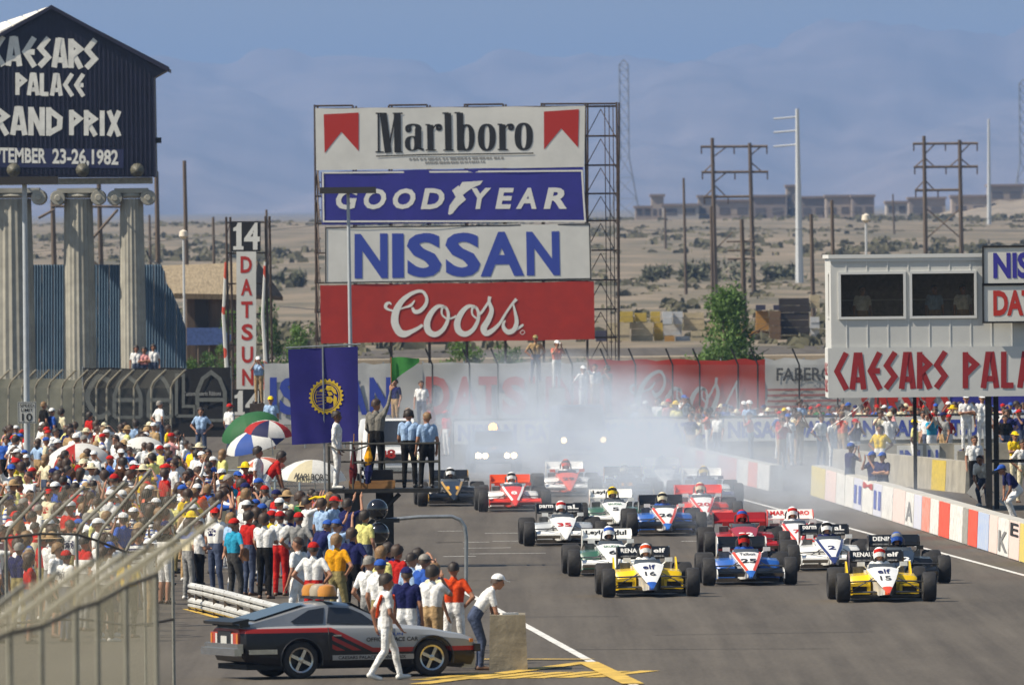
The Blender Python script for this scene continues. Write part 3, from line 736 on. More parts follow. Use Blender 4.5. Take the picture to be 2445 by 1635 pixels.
def racecar(label, u, v, nose, pods, wing, tip=None, cover=None, plates=None, number=None, numcol='black', words=(), wingcol='#f4f2ec', fwing=None, style='std', fins=False, boxed=False, nosewords=(), vee=None, ww=1.06, helmet='white', visor='black', suit='white', yaw=0.0, podwide=.69, dlabel=''):
    p = P(u, v); root = empty('racing_car', (0, 0, 0))
    h = pi + TR + yaw
    root.rotation_euler = (0, 0, h)
    off = Vector((0, 1.36, 0)); off.rotate(Euler((0, 0, h))); root.location = p - off
    root.location.z = 0.018
    tag(root, label, 'racing car', 'racing cars leaving the grid')
    T_ = lambda y: Matrix.Translation((0, 0, 0))
    for s in (-1, 1):
        for (x, y, r, tm, rm) in ((s * .865, 1.36, .295, FT, FR), (s * .80, -1.36, .325, RT, RR)):
            w = empty('wheel', (x, y, r)); w.parent = root
            inst('tyre', tm, w); inst('rim', rm, w)
        inst('suspension', shared(('suspension', s, 1), lambda: M_susp(s, True), STEEL), root)
        inst('suspension', shared(('suspension', s, 0), lambda: M_susp(s, False), STEEL), root)
        slot(inst('side_pod', shared(('side_pod', s, podwide), lambda: M_pod(s, podwide), BLACKP, 30), root), pods)
        slot(inst('mirror', shared(('mirror', s), lambda: M_mirror(s), BLACKP), root), nose)
        if fwing is not None:
            slot(inst('front_wing', shared(('front_wing', s), lambda: M_fwing(s), BLACKP), root), fwing)
            slot(inst('end_plate', shared(('front_end_plate', s), lambda: M_fplate(s), BLACKP), root), plates or fwing)
        slot(inst('end_plate', shared(('rear_end_plate', s, ww, style), lambda: M_rplate(s, ww, .93), BLACKP), root), plates or wing)
        if boxed:
            slot(inst('front_duct', shared(('front_duct', s), lambda: M_duct(s), BLACKP), root), pods)
            inst('radiator_inlet', shared(('radiator_inlet', s), lambda: M_inlet(s), BLACKP), root)
        if fins: slot(inst('fin', shared(('fin', s), lambda: M_fin(s), BLACKP), root), pods)
    slot(inst('nose', shared('nose', M_nose, BLACKP, 30), root), nose)
    slot(inst('nose_tip', shared('nose_tip', M_tip, BLACKP, 30), root), tip or nose)
    slot(inst('cockpit', shared('cockpit', M_tub, BLACKP), root), nose)
    slot(inst('engine_cover', shared(('engine_cover', style), lambda: M_cover(style), BLACKP, 30), root), cover or pods)
    slot(inst('rear_wing', shared(('rear_wing', ww), lambda: M_rwing(ww, .93), BLACKP), root), wing)
    inst('floor', shared('floor', M_floor, SKID), root); inst('engine', shared('engine', M_engine, GUNMETAL, 30), root)
    inst('roll_hoop', shared('roll_hoop', M_hoop, STEEL, 30), root)
    slot(inst('windscreen', shared('windscreen', M_screen, BLACKP, 30), root), mat('tinted_screen', (.06, .07, .08), .15))
    if vee is not None:                                                   # coloured V along the edges of the nose
        mb = MB()
        for s in (-1, 1):
            a = []; b = []
            for y in (1.74, 1.50, 1.15, .75, .45):
                z, w = nose_top(y); a.append((s * w * .98, y, z - .012)); b.append((s * max(0, w * .98 - .055), y, z + .010))
            mb.add(a + b, [(i, i + 1, 5 + i + 1, 5 + i) for i in range(4)])
        mb.build('nose_stripe', vee, root, fix=False)
    nc = mat('decal_' + numcol, CLOTH.get(numcol, numcol), .5)
    if number: text_part(root, 'race_number', number, nose_fn(1.28, .98, .17 * len(number)), nc, .03)
    for (w, y0, y1, wd, cname) in nosewords: text_part(root, 'lettering', w, nose_fn(y0, y1, wd), mat('decal_' + cname, CLOTH.get(cname, cname), .5), .02)
    for (w, x0, x1, hh) in words: text_part(root, 'lettering', w, wing_fn(x0, x1, .93, 0, hh), mat('decal_' + wingcol.lstrip('#'), wingcol, .5), .03)
    # the driver sits inside: a thing of his own
    fwd = Vector((0, 1, 0)); fwd.rotate(Euler((0, 0, h)))
    d = person(root.location + fwd * -.28 + Vector((0, 0, .13)), h, 'driver', suit, suit, 'black', ('helmet', helmet), 0, 'long', 'long', .93, dlabel or ('driver in ' + suit + ' overalls and ' + helmet + ' helmet in the ' + label), 'drivers in the racing cars')
    hm_ = inst('visor', HEADS['visor'], d); me, hb, HR = BODY['driver']; M = HR.to_4x4(); M.translation = hb; hm_.matrix_local = M; slot(hm_, cloth(visor))
    return root
C_ = dict(white=paint('#efeee8', 'white'), yellow=paint('#f2c800', 'yellow'), black=paint('#131313', 'black'), blue=paint('#2b62b4', 'blue'), navy=paint('#232a5e', 'navy'), red=paint('#c4201a', 'red'), mred=paint('#d93a22', 'signal_red'), green=paint('#2c5d4a', 'green'), ared=paint('#a11f1f', 'dark_red'), gold=paint('#b08a3e', 'gold'), orange=paint('#e0501c', 'orange'), grey=paint('#b9bdc0', 'grey'), bluetip=paint('#2554a8', 'royal_blue'), orangetip=paint('#e4481a', 'flame'))
def build_racecars():
    W = C_
    racecar('yellow and white racing car numbered 16 with blue nose tip', 1554, 1426, W['white'], W['yellow'], W['black'], tip=W['bluetip'], cover=W['black'], plates=W['black'], fins=True, boxed=True, number=None, nosewords=(('elf', .95, .62, .26, 'navy'), ('16', 1.40, 1.12, .22, 'dark grey')), words=(('RENA', .46, .12, .10), ('elf', -.22, -.46, .10)), helmet='white', visor='orange', suit='white', dlabel='driver with white and orange helmet in the yellow car numbered 16')
    racecar('yellow and white racing car numbered 15 with orange nose tip', 2116, 1438, W['white'], W['yellow'], W['black'], tip=W['orangetip'], cover=W['black'], plates=W['black'], fins=True, boxed=True, nosewords=(('elf', .95, .62, .26, 'navy'), ('15', 1.40, 1.12, .22, 'dark grey')), words=(('RENAU', .46, .06, .10), ('elf', -.22, -.46, .10)), helmet='white', visor='red', suit='white', dlabel='driver with white and red helmet in the yellow car numbered 15')
    racecar('blue and white racing car with red V on its nose numbered 25', 1790, 1398, W['white'], W['blue'], W['black'], tip=W['blue'], cover=W['blue'], plates=W['white'], vee=W['orangetip'], number='25', nosewords=(('Talbot', .72, .52, .34, 'dark grey'),), fwing=W['black'], ww=1.02, helmet='red', visor='black', suit='blue', dlabel='driver with red helmet in the blue car numbered 25')
    racecar('white racing car with green sidepods behind the yellow car numbered 16', 1465, 1376, W['white'], W['green'], W['white'], cover=W['white'], plates=W['white'], words=(('Leyl', .46, .14, .12), ('dul', -.16, -.44, .12)), wingcol='#101010', number='6', nosewords=(('SAUDIA', .75, .58, .36, 'green'),), fwing=W['white'], helmet='white', visor='blue', suit='dark grey', dlabel='driver with white and blue helmet in the white and green car')
    racecar('white racing car with dark blue arrow nose numbered 2', 1988, 1364, W['white'], W['white'], W['black'], tip=W['navy'], cover=W['white'], words=(('parm', .47, .16, .12), ('aL', -.24, -.46, .12)), vee=W['navy'], number='2', numcol='navy', fwing=W['white'], helmet='white', visor='black', suit='navy', podwide=.66, dlabel='driver with white helmet in the white and navy car numbered 2')
    racecar('black racing car beside the painted pit wall', 2157, 1394, W['black'], W['black'], W['black'], cover=W['black'], words=(('DENIM', .44, .02, .10),), fwing=W['black'], number='32', numcol='white', helmet='blue', visor='grey', suit='black', dlabel='driver with blue helmet in the black car by the pit wall')
    racecar('dark red racing car behind the blue car numbered 25', 1784, 1330, W['ared'], W['ared'], W['ared'], cover=W['ared'], plates=W['black'], fwing=W['ared'], ww=1.2, number='22', numcol='white', helmet='red', visor='blue', suit='maroon', dlabel='driver with red and blue helmet in the dark red car')
    racecar('white and red racing car numbered 7 with chevron nose', 1905, 1322, W['white'], W['mred'], W['white'], cover=W['mred'], plates=W['mred'], vee=W['mred'], number='7', numcol='red', words=(('MAR', .46, .12, .11), ('ORO', -.12, -.46, .11)), wingcol='#c4201a', fwing=W['mred'], helmet='white', visor='red', suit='white', dlabel='driver with white and red helmet in the red and white car numbered 7')
    racecar('white racing car numbered 35 with broad flat front wing', 1349, 1304, W['white'], W['grey'], W['black'], cover=W['black'], plates=W['black'], number='35', numcol='red', words=(('parm', .48, .14, .12), ('aL', -.2, -.48, .12)), fwing=W['white'], ww=1.1, helmet='white', visor='red', suit='grey', podwide=.72, dlabel='driver with white helmet in the white car numbered 35')
    racecar('white racing car half veiled by smoke behind the car numbered 35', 1472, 1264, W['white'], W['green'], W['white'], cover=W['white'], number='5', nosewords=(('SAUDIA', .75, .58, .36, 'green'),), fwing=W['white'], words=(('Leyl', .46, .14, .12),), wingcol='#101010', helmet='yellow', visor='black', suit='dark grey', dlabel='driver with yellow helmet in the smoke veiled white car')
    racecar('blue and white racing car numbered 26 half veiled by smoke', 1592, 1280, W['white'], W['blue'], W['black'], tip=W['blue'], cover=W['blue'], vee=W['orangetip'], number='26', fwing=W['black'], helmet='cream', visor='black', suit='blue', dlabel='driver with cream helmet in the blue car numbered 26')
    racecar('red and white racing car in smoke right of the car numbered 26', 1682, 1252, W['white'], W['mred'], W['mred'], cover=W['mred'], plates=W['mred'], vee=W['mred'], number='20', numcol='red', fwing=W['mred'], helmet='cream', visor='red', suit='white', ww=1.2, dlabel='driver with cream helmet in the red car wreathed in smoke')
    racecar('red and white racing car numbered 8 at the left edge of the smoke', 1229, 1222, W['mred'], W['white'], W['orange'], tip=W['mred'], cover=W['white'], vee=W['white'], number='8', numcol='white', fwing=W['mred'], helmet='white', visor='black', suit='white', dlabel='driver with white helmet in the car numbered 8')
    racecar('black and gold racing car beside the starter platform', 1082, 1209, W['black'], W['black'], W['black'], cover=W['black'], plates=W['gold'], vee=W['gold'], number='11', numcol='gold', fwing=W['black'], helmet='white', visor='black', suit='black', dlabel='driver with white helmet in the black and gold car')
    racecar('white racing car with orange nose deep in the smoke', 1359, 1186, W['orange'], W['white'], W['white'], cover=W['white'], fwing=W['white'], number='29', numcol='black', helmet='orange', visor='black', suit='white', dlabel='driver with orange helmet deep in the smoke')
    racecar('dark racing car deep in the smoke behind the white cars', 1500, 1200, W['black'], W['black'], W['black'], cover=W['black'], plates=W['gold'], fwing=W['black'], number='12', numcol='gold', helmet='cream', visor='black', suit='black', dlabel='driver with cream helmet in the dark car in smoke')
    racecar('navy and white racing car in smoke before the far pit wall', 1690, 1205, W['navy'], W['white'], W['white'], cover=W['navy'], fwing=W['navy'], number='33', numcol='white', helmet='yellow', visor='black', suit='navy', dlabel='driver with yellow helmet before the far pit wall')
    racecar('green and white racing car rearmost in the smoke', 1590, 1176, W['white'], W['green'], W['white'], cover=W['green'], fwing=W['green'], number='17', numcol='green', helmet='green', visor='black', suit='green', dlabel='driver with green helmet in the rearmost car')
# ================================================================== large signs
NAVY = mat('sign_navy', (.010, .010, .030), .6, var=.3, scale=1.5)
LETTER = mat('sign_letter', (.76, .75, .69), .7, var=.12, scale=3)
STONE = mat('column_stone', (.34, .325, .27), .85, var=.22, scale=1.2, bump=.4)
ROOFW = mat('roof_sheet_white', (.72, .69, .62), .6, var=.2, scale=2)
CORR = mat('corrugated_blue', (.085, .145, .21), .6, var=.22, scale=.8)
DARKIRON = mat('dark_iron', (.025, .023, .02), .6, metal=.3, var=.3)
def local(root, p): return Vector(p) - root.location
def flat(mb, pts, mi=0): mb.add(pts, [tuple(range(len(pts)))], mi)
def slab(mb, front, t, mi=0):
    """polygon facing the camera made t metres thick away from it"""
    n = len(front); back = [Vector(p) + Vector((0, t, 0)) for p in front]
    mb.add(list(front) + back, [tuple(range(n)), tuple(range(n, 2 * n))[::-1]] + [(i, (i + 1) % n, n + (i + 1) % n, n + i) for i in range(n)], mi)

def pediment_sign():
    d = 600.0; base = atd(118, 980, d); base.z = 0
    r = empty('pediment_sign', base); tag(r, 'dark blue temple shaped billboard on white Roman columns at the upper left', 'billboard')
    L = lambda p: local(r, p); A = lambda x, y, o=0.0: L(atd(x, y, d) + Vector((0, -o, 0)))
    m = MB(); body = [A(-130, 408), A(357, 405), A(353, 178), A(385, 160), A(384, 152), A(118, 14), A(-150, 160), A(-150, 178), A(-128, 178)]
    slab(m, body, 3.0); m.build('wall', NAVY, r)
    # vertical ribs of the metal cladding
    for k in range(46):
        x = -124 + k * 10.4; top = 14 + (x - 118) * 0.525 if x > 118 else 14 + (118 - x) * .56
        mm = MB(); a, b = A(x, 400, .0), A(x, max(top + 12, 14), .0)
        mm.box2((a.x - .035, a.y - .035, a.z), (a.x + .035, a.y + .004, b.z)); mm.build('rib', NAVY, r)
    m = MB()
    for (p0, p1) in ((A(118, 12), A(-155, 162)), (A(118, 12), A(388, 158))):
        off = Vector((0, -.25, 0)); th = Vector((0, 0, .16))
        q = [p0 + off, p1 + off, p1 + off - th, p0 + off - th]
        slab(m, q, 3.4)
    m.build('rake_trim', NAVY, r)
    # the white ribbed roof rises behind the left slope
    ap = A(118, 16); ed = A(-155, 152)
    for k in range(9):
        m = MB(); t0, t1 = k / 9, (k + 1) / 9 - .012
        a0, a1 = ap.lerp(ed, t0), ap.lerp(ed, t1)
        up = Vector((-1.0, 5.5, .62)); m.add([a0 + Vector((0, .3, .06)), a1 + Vector((0, .3, .06)), a1 + up * t1 + Vector((0, .3, .06)), a0 + up * t0 + Vector((0, .3, .06)), a0 + Vector((0, .3, -.05)), a1 + Vector((0, .3, -.05)), a1 + up * t1 + Vector((0, .3, -.05)), a0 + up * t0 + Vector((0, .3, -.05))],
              [(0, 1, 2, 3), (7, 6, 5, 4), (0, 4, 5, 1), (3, 2, 6, 7), (0, 3, 7, 4), (1, 5, 6, 2)]); m.build('roof_panel', ROOFW, r)
    m = MB(); m.box2(A(357, 328) + Vector((-.05, .2, 0)), A(369, 315) + Vector((0, .5, 0))); m.build('bracket', DARKIRON, r)
    # letters
    def word(w, x0, y0, x1, y1, roman=True, tilt=0.03, wt=.19, gap=.14):
        mb = MB(); fn = px_rect(x0, y0, x1, y1, d, .045, tilt); f2 = lambda a, b: L(fn(a, b))
        if roman: roman_text(mb, w, f2, (y1 - y0) / (x1 - x0), wt, gap)
        else: put_text(mb, w, f2, .03)
        mb.build('lettering', LETTER, r, fix=False)
    word('CAESARS', -18, 83, 222, 150, tilt=.035); word('PALACE', 37, 167, 193, 218, tilt=.02); word('GRAND', -50, 243, 141, 308, tilt=.02); word('PRIX', 160, 252, 276, 310, tilt=.02, gap=.22)
    m = MB(); q = [A(-120, 383, .05), A(283, 385, .05), A(283, 342, .05), A(-120, 338, .05)]; slab(m, q, .03); m.build('date_panel', mat('date_panel_blue', (.018, .022, .075), .5), r)
    mb = MB(); fn = px_rect(-42, 337, 106, 372, d, .062, .02); put_text(mb, 'SEPTEMBER', lambda a, b: L(fn(a, b)), .03)
    fn2 = px_rect(120, 340, 271, 381, d, .062, .02); put_text(mb, '23-26,1982', lambda a, b: L(fn2(a, b)), .03); mb.build('lettering', LETTER, r, fix=False)
    # beam, floodlights, columns with volute capitals
    m = MB(); m.box2(A(-130, 425) + Vector((0, .2, 0)), A(346, 406) + Vector((0, 2.8, -.005))); m.build('beam', mat('beam_stone', (.28, .26, .2), .85, var=.25), r)
    for x in (32, 190, 315):
        m = MB(); c = A(x, 390, .55); m.lathe([(.05, -.2), (.22, -.05), (.30, .12), (.27, .13), (.2, .0)], 12, c + Vector((0, 0, .0)), 'Y'); m.tube([c + Vector((0, .1, 0)), c + Vector((0, .55, -.1))], .04, 5); m.build('floodlight', mat('lamp_housing', (.09, .085, .06), .6, var=.3), r)
    for x, w in ((-95, 76), (25, 104), (178, 76), (300, 62)):
        cx = A(x, 440, -.8); rr = w * D / F * d / 2 * 1.0
        c = empty('column', (cx.x, cx.y, 0)); c.parent = r
        top = A(x, 455).z
        nf = 20; prof = []
        m = MB(); rows = []
        for (z, k) in ((0.0, 1.06), (.3, 1.05), (.32, 1.0), (top * .4, .98), (top * .8, .91), (top, .86)):
            ring = []
            for i in range(nf * 4):
                a = 2 * pi * i / (nf * 4); fl = 1.0 - (.055 if i % 4 == 2 else (.03 if i % 4 in (1, 3) else 0.0))
                ring.append(Vector((rr * k * fl * cos(a), rr * k * fl * sin(a), z)))
            rows.append(ring)
        m.loft(rows); m.build('shaft', STONE, c)
        m = MB(); zc = top + .02; m.box2((-rr * 1.25, -rr * 1.0, zc + .22), (rr * 1.25, rr * 1.0, zc + .42)); m.lathe([(rr * .88, zc), (rr * 1.05, zc + .1), (rr * .95, zc + .22)], 20); m.build('capital', STONE, c)
        for s in (-1, 1):
            m = MB(); m.lathe([(.30, -rr * 1.05), (.33, -rr * .8), (.22, 0), (.33, rr * .8), (.30, rr * 1.05)], 14, (s * rr * 1.22, 0, zc + .02), 'Y')
            m.lathe([(.12, -rr * 1.12), (.14, -rr * 1.05)], 10, (s * rr * 1.22, 0, zc + .02), 'Y'); m.build('volute', STONE, c, smooth=40)
    return r
pediment_sign()

def blue_wall():
    d = 607.0; base = atd(250, 980, d); base.z = 0
    r = empty('corrugated_wall', base); tag(r, 'blue corrugated metal wall with ragged right edge behind the columns', 'wall')
    edge = [(608, 405), (622, 412), (650, 416), (668, 430), (700, 443), (735, 455), (760, 462), (800, 450), (850, 445), (985, 442)]
    def xr(y):
        for (ya, xa), (yb, xb) in zip(edge, edge[1:]):
            if ya <= y <= yb: return xa + (xb - xa) * (y - ya) / (yb - ya)
        return 442
    x = 20.0; k = 0
    while x < 463:                                       # one ribbed sheet after another
        x1 = x + 25
        ys = [y for y in range(606, 990, 8) if xr(max(608, y)) - 35 > x + 4]
        if ys:
            m = MB(); n = 9; cols = []
            for j in range(n):
                xx = x + (x1 - x) * j / (n - 1); dz = .05 if j % 2 else 0
                # the ragged profile: a sheet column exists where the edge lies right of it
                yy = [y for y in range(606, 990, 4) if xr(max(608, y)) - 35 >= xx - 1]
                if not yy: continue
                p0 = local(r, atd(xx, max(yy), d)); p1 = local(r, atd(xx, min(yy), d)); p0.z = 0; p0.y -= dz; p1.y -= dz
                cols.append((p0, p1))
            if len(cols) > 1:
                m.add([p for c in cols for p in c], [(2 * i, 2 * i + 2, 2 * i + 3, 2 * i + 1) for i in range(len(cols) - 1)])
                m.add([p + Vector((0, .08, 0)) for c in cols for p in c], [(2 * i + 1, 2 * i + 3, 2 * i + 2, 2 * i) for i in range(len(cols) - 1)])
                m.build('metal_sheet', CORR, r, fix=False)
        x = x1 + .6; k += 1
blue_wall()

# ------------------------------------------------------------------ scaffold with four banners
PIPE = mat('scaffold_pipe', (.085, .06, .045), .55, metal=.4, var=.4, scale=5)
def cloth_banner(name, label, corners, d, colour, border=None, sag=.05, seed=1, nx=48, ny=12, wob=.008):
    """corners: display px tl,tr,br,bl"""
    r_ = random.Random(seed); tl, tr, br, bl = [atd(x, y, d) for x, y in corners]
    base = (bl + br) / 2; root = empty(name, base); tag(root, label, 'banner', 'banners on the scaffold' if 'scaffold' in label else None)
    ph = [r_.uniform(0, 6) for _ in range(6)]
    def fn(a, b, off=0.0):
        p = tl * ((1 - a) * b) + tr * (a * b) + br * (a * (1 - b)) + bl * ((1 - a) * (1 - b))
        e = wob * (sin(a * 9 + ph[0]) + .6 * sin(a * 23 + ph[1] + b * 2)) * (.4 + b)
        z = -sag * .6 * (sin(a * pi * 4 + ph[2]) ** 2) * (b ** 3) - sag * .35 * sin(a * 17 + ph[3]) * ((1 - b) ** 2) * .4
        return p - base + Vector((0, -e - off, z))
    m = MB(); vs_ = [fn(i / nx, j / ny) for j in range(ny + 1) for i in range(nx + 1)]
    m.add(vs_, [(j * (nx + 1) + i, j * (nx + 1) + i + 1, (j + 1) * (nx + 1) + i + 1, (j + 1) * (nx + 1) + i) for j in range(ny) for i in range(nx)])
    m.build('cloth', colour, root, smooth='all', fix=False)
    return root, fn
def ring_letter(mb, cx, cy, rx, ry, ix, iy, fn, mi=0, n=24, half=None):
    o = []; i_ = []
    for k in range(n + 1):
        a = 2 * pi * k / n if half is None else half[0] + (half[1] - half[0]) * k / n
        sg = lambda t: math.copysign(abs(t) ** .82, t)
        lift = Vector((0, -.002 * (len(mb.f) % 40), 0)) * 0
        o.append(fn(cx + rx * sg(cos(a)), cy + ry * sg(sin(a)))); i_.append(fn(cx + ix * sg(cos(a)), cy + iy * sg(sin(a))))
    mb.add(o + i_, [(k, k + 1, n + 1 + k + 1, n + 1 + k) for k in range(n)], mi)
BWHITE = mat('banner_white', (.74, .725, .665), .8, var=.07, scale=1.2, trans=.08)
BBLUE = mat('banner_blue', (.030, .028, .26), .7, var=.12, scale=1.5, trans=.06)
BRED = mat('banner_red', (.42, .026, .012), .75, var=.12, scale=1.5, trans=.06)
INK = mat('banner_black', (.012, .011, .010), .7)
INKR = mat('banner_ink_red', (.46, .022, .010), .7)
INKB = mat('banner_ink_blue', (.035, .065, .36), .7)
INKW = mat('banner_ink_white', (.76, .745, .685), .75, var=.06, scale=2)
def lerp2(px, rect):
    x0, y0, x1, y1 = rect
    return (px[0] - x0) / (x1 - x0), 1 - (px[1] - y0) / (y1 - y0)
def scaffold_and_banners():
    d = 560.0; top, bot = 236, 997
    root = empty('scaffold_tower', atd(1060, bot, d)); root.location.z = 0
    tag(root, 'tall rusty steel scaffold carrying four stacked advertising banners', 'scaffold')
    L = lambda x, y, o=0.0: local(root, atd(x, y, d) + Vector((0, o, 0)))
    xs = [(720, 240), (808, 242), (890, 242), (978, 240), (1064, 238), (1152, 238), (1240, 236), (1340, 236), (1412, 234)]
    for i, (x, yt) in enumerate(xs):
        for o in (.25, 1.75):
            m = MB(); a = L(x + (6 if o > 1 else 0), yt, o); b = Vector((L(x + 6, bot, o).x, a.y, 0)); m.tube([b, a], .042, 5); m.build('upright', PIPE, root)
    ys = [250, 318, 385, 450, 512, 580, 648, 715, 780, 850, 920]
    for o in (.25, 1.75):
        for y in ys:
            m = MB(); m.tube([L(720, y, o), L(1413, y - 7, o)], .034, 5); m.build('ledger', PIPE, root)
    for i, (x0, x1) in enumerate(((720, 808), (890, 978), (1064, 1152), (1240, 1412))):
        m = MB(); m.tube([L(x0, 243 - i * 1.5, .25), L(x1, 242 - i * 1.5, .25)], .04, 5); m.build('top_rail', PIPE, root)
    for k, y in enumerate(ys[:-1]):
        y1 = ys[k + 1]
        for (xa, xb) in ((1340, 1412), (720, 733)):
            m = MB(); m.tube([L(xa, y1, 1.75), L((xa + xb) / 2, y, .9), L(xb, y1, .25)], .024, 4); m.build('brace', PIPE, root)
            m = MB(); m.tube([L(xb, (y + y1) / 2, .25), L(xb, (y + y1) / 2, 1.75)], .03, 4); m.build('transom', PIPE, root)
    for x in (1385, 1395, 1404):
        m = MB(); m.tube([L(x, 240, 1.0), L(x + 6, 830, 1.0)], .018, 4); m.build('guy_rope', PIPE, root)
    # --- first banner
    rect = (722, 250, 1338, 384)
    b1, f1 = cloth_banner('banner', 'white cigarette banner with red chevrons, topmost on the scaffold', ((722, 248), (1340, 243), (1338, 383), (724, 390)), d - .05, BWHITE, seed=2)
    Z = lambda zx, zy: lerp2(((880 + zx * 420 / 2345) / D, (250 + zy * 150 / 838) / D + ((880 + zx * 420 / 2345) / D - 1030) * .0105), rect)
    # lettering traced in strokes: (points, width) in the zoomed picture of the word
    mb = MB(); g = lambda x, y: f1(*Z(x, y), .011); K = lambda pts, w: stroke(mb, pts, w, g)
    K([(128, 140), (128, 630)], 26); K([(190, 140), (255, 640)], 92); K([(355, 140), (262, 600)], 22); K([(378, 140), (382, 630)], 92)
    for x, y in ((125, 630), (380, 630)): K([(x - 40, y), (x + 70, y)], 16)
    K([(92, 142), (240, 142)], 18); K([(320, 138), (452, 134)], 18)
    K([(655, 330), (655, 575)], 84); K([(655, 575), (728, 600)], 30); ring_letter(mb, 590, 330, 108, 62, 30, 40, g, half=(-pi, 0)); ring_letter(mb, 575, 520, 98, 95, 28, 80, g); ring_letter(mb, 525, 335, 42, 45, 4, 4, g)
    for x in (815, 1775):
        y = 0 if x < 1000 else -6
        K([(x, 285 + y), (x + 6, 605 + y)], 86); K([(x - 58, 605 + y), (x + 82, 605 + y)], 16); K([(x - 62, 283 + y), (x, 283 + y)], 18); ring_letter(mb, x + 118, 318 + y, 42, 44, 4, 4, g); K([(x + 30, 340 + y), (x + 75, 288 + y), (x + 120, 280 + y)], 20)
    K([(1050, 135), (1060, 605)], 88); K([(980, 138), (1060, 134)], 18); K([(990, 606), (1130, 604)], 16)
    K([(1210, 128), (1218, 610)], 88); K([(1138, 132), (1215, 128)], 18); ring_letter(mb, 1300, 445, 108, 172, 34, 145, g)
    ring_letter(mb, 1570, 442, 120, 175, 36, 148, g); ring_letter(mb, 2062, 430, 122, 176, 36, 148, g)
    K([(95, 684), (800, 660), (1700, 652), (2195, 642)], 15)
    mb.build('lettering', INK, b1, fix=False)
    for (x0, x1, y0) in ((741, 821, 262), (1244, 1324, 254)):
        mb = MB()
        q = [(x0, y0 + 4), (x1, y0), (x1 - 1, y0 + 84), ((x0 + x1) / 2, y0 + 42), (x0 + 1, y0 + 88)]
        pts = [f1(*lerp2((x, y + (x - 1030) * .0105), rect), .011) for x, y in q]; mb.add(pts, [(0, 1, 3), (1, 2, 3), (0, 3, 4)])
        mb.build('chevron', INKR, b1, fix=False)
    for (x0, x1, y) in ((935, 1155, 362), (972, 1110, 370)):
        mb = MB(); fn = px_rect(x0, y - 3, x1, y + 3, d, 0, -.0105)
        rr = random.Random(int(y)); 
        ww = ' '.join(''.join(rr.choice('aeinorstlumcdh') for _ in range(rr.choice((3, 4, 5, 6, 8)))) for _ in range(9))
        for k in range(26):
            a0 = k / 26 + rr.uniform(0, .006); a1 = a0 + rr.uniform(.018, .034)
            qs = [(x0 + (x1 - x0) * a0, y + 2.4), (x0 + (x1 - x0) * a1, y + 2.4), (x0 + (x1 - x0) * a1, y - 2.2), (x0 + (x1 - x0) * a0, y - 2.2)]
            mb.add([f1(*lerp2((x_, y_ + (x_ - 1030) * 0), rect), .011) for x_, y_ in qs], [(0, 1, 2, 3)])
        mb.build('small_print', mat('small_print_grey', (.28, .27, .25), .8), b1, fix=False)
    # --- second banner
    rect = (735, 393, 1342, 514)
    b2, f2 = cloth_banner('banner', 'blue tyre maker banner with winged shoe on the scaffold', ((735, 393), (1335, 381), (1343, 507), (737, 515)), d - .05, BBLUE, seed=5)
    g = lambda x, y: f2(*lerp2((x, y + (x - 1038) * .012), (735, 387, 1340, 511)), .011)
    mb = MB()
    for pts in ([(738, 392), (1338, 392)], [(738, 507), (1338, 507)], [(739, 390), (739, 509)], [(1337, 390), (1337, 509)]): stroke(mb, pts, 4, g)
    mb.build('border', INKW, b2, fix=False)
    def tx(word, x0, y0, x1, y1, bold, shear, sp=1.0):
        mb = MB(); put_text(mb, word, lambda a, b: g(x0 + (x1 - x0) * a, y1 + (y0 - y1) * b), bold, shear, sp); mb.build('lettering', INKW, b2, fix=False)
    Zx = lambda zx: (780 + zx * 620 / 2345) / D
    for ch, a, b in (('G', 80, 280), ('O', 332, 535), ('O', 595, 800), ('D', 845, 1062), ('Y', 1310, 1490), ('E', 1518, 1695), ('A', 1705, 1890), ('R', 1955, 2165)):
        tx(ch, Zx(a), 431, Zx(b), 479, .038, .22)
    zz = lambda x, y: g(Zx(x), (400 + y * 140 / 530) / D - (Zx(x) - 1038) * .0)
    mb = MB(); cor = (Zx(1180) - 1038) * -.012
    shoe = [(1090, 420), (1105, 345), (1165, 265), (1135, 205), (1195, 160), (1200, 175), (1230, 130), (1300, 128), (1418, 122), (1390, 158), (1320, 185), (1265, 222), (1230, 250), (1258, 290), (1190, 345), (1130, 415), (1105, 428)]
    mb.add([zz(x, y) for x, y in shoe], [tuple(range(len(shoe)))]); mb.build('emblem', INKW, b2, fix=False)
    # --- third banner
    b3, f3 = cloth_banner('banner', 'white car maker banner with blue capitals on the scaffold', ((744, 519), (1352, 511), (1355, 640), (744, 650)), d - .05, BWHITE, seed=8)
    g3 = lambda x, y: f3(*lerp2((x, y), (744, 515, 1354, 645)), .011)
    mb = MB(); 
    for k, (ch, x0, x1) in enumerate((('N', 812, 888), ('I', 898, 925), ('S', 932, 1011), ('S', 1020, 1100), ('A', 1100, 1200), ('N', 1206, 1282))):
        put_text(mb, ch, lambda a, b: g3(x0 + (x1 - x0) * a, 634 + (532 - 634) * b), .036)
    mb.build('lettering', INKB, b3, fix=False)
    mb = MB()
    for pts in ([(745, 517), (1353, 517)], [(745, 643), (1353, 643)], [(746, 515), (746, 645)], [(1352, 515), (1352, 645)]): stroke(mb, pts, 3, g3)
    mb.build('border', INK, b3, fix=False)
    # --- fourth banner
    b4, f4 = cloth_banner('banner', 'red beer banner with white script, lowest on the scaffold', ((733, 652), (1360, 643), (1362, 777), (735, 786)), d - .05, BRED, seed=12)
    g4 = lambda zx, zy: f4(*lerp2(((900 + zx * 380 / 2345) / D, (680 + zy * 140 / 864) / D + ((900 + zx * 380 / 2345) / D - 1047) * .011), (734, 648, 1361, 782)), .011)
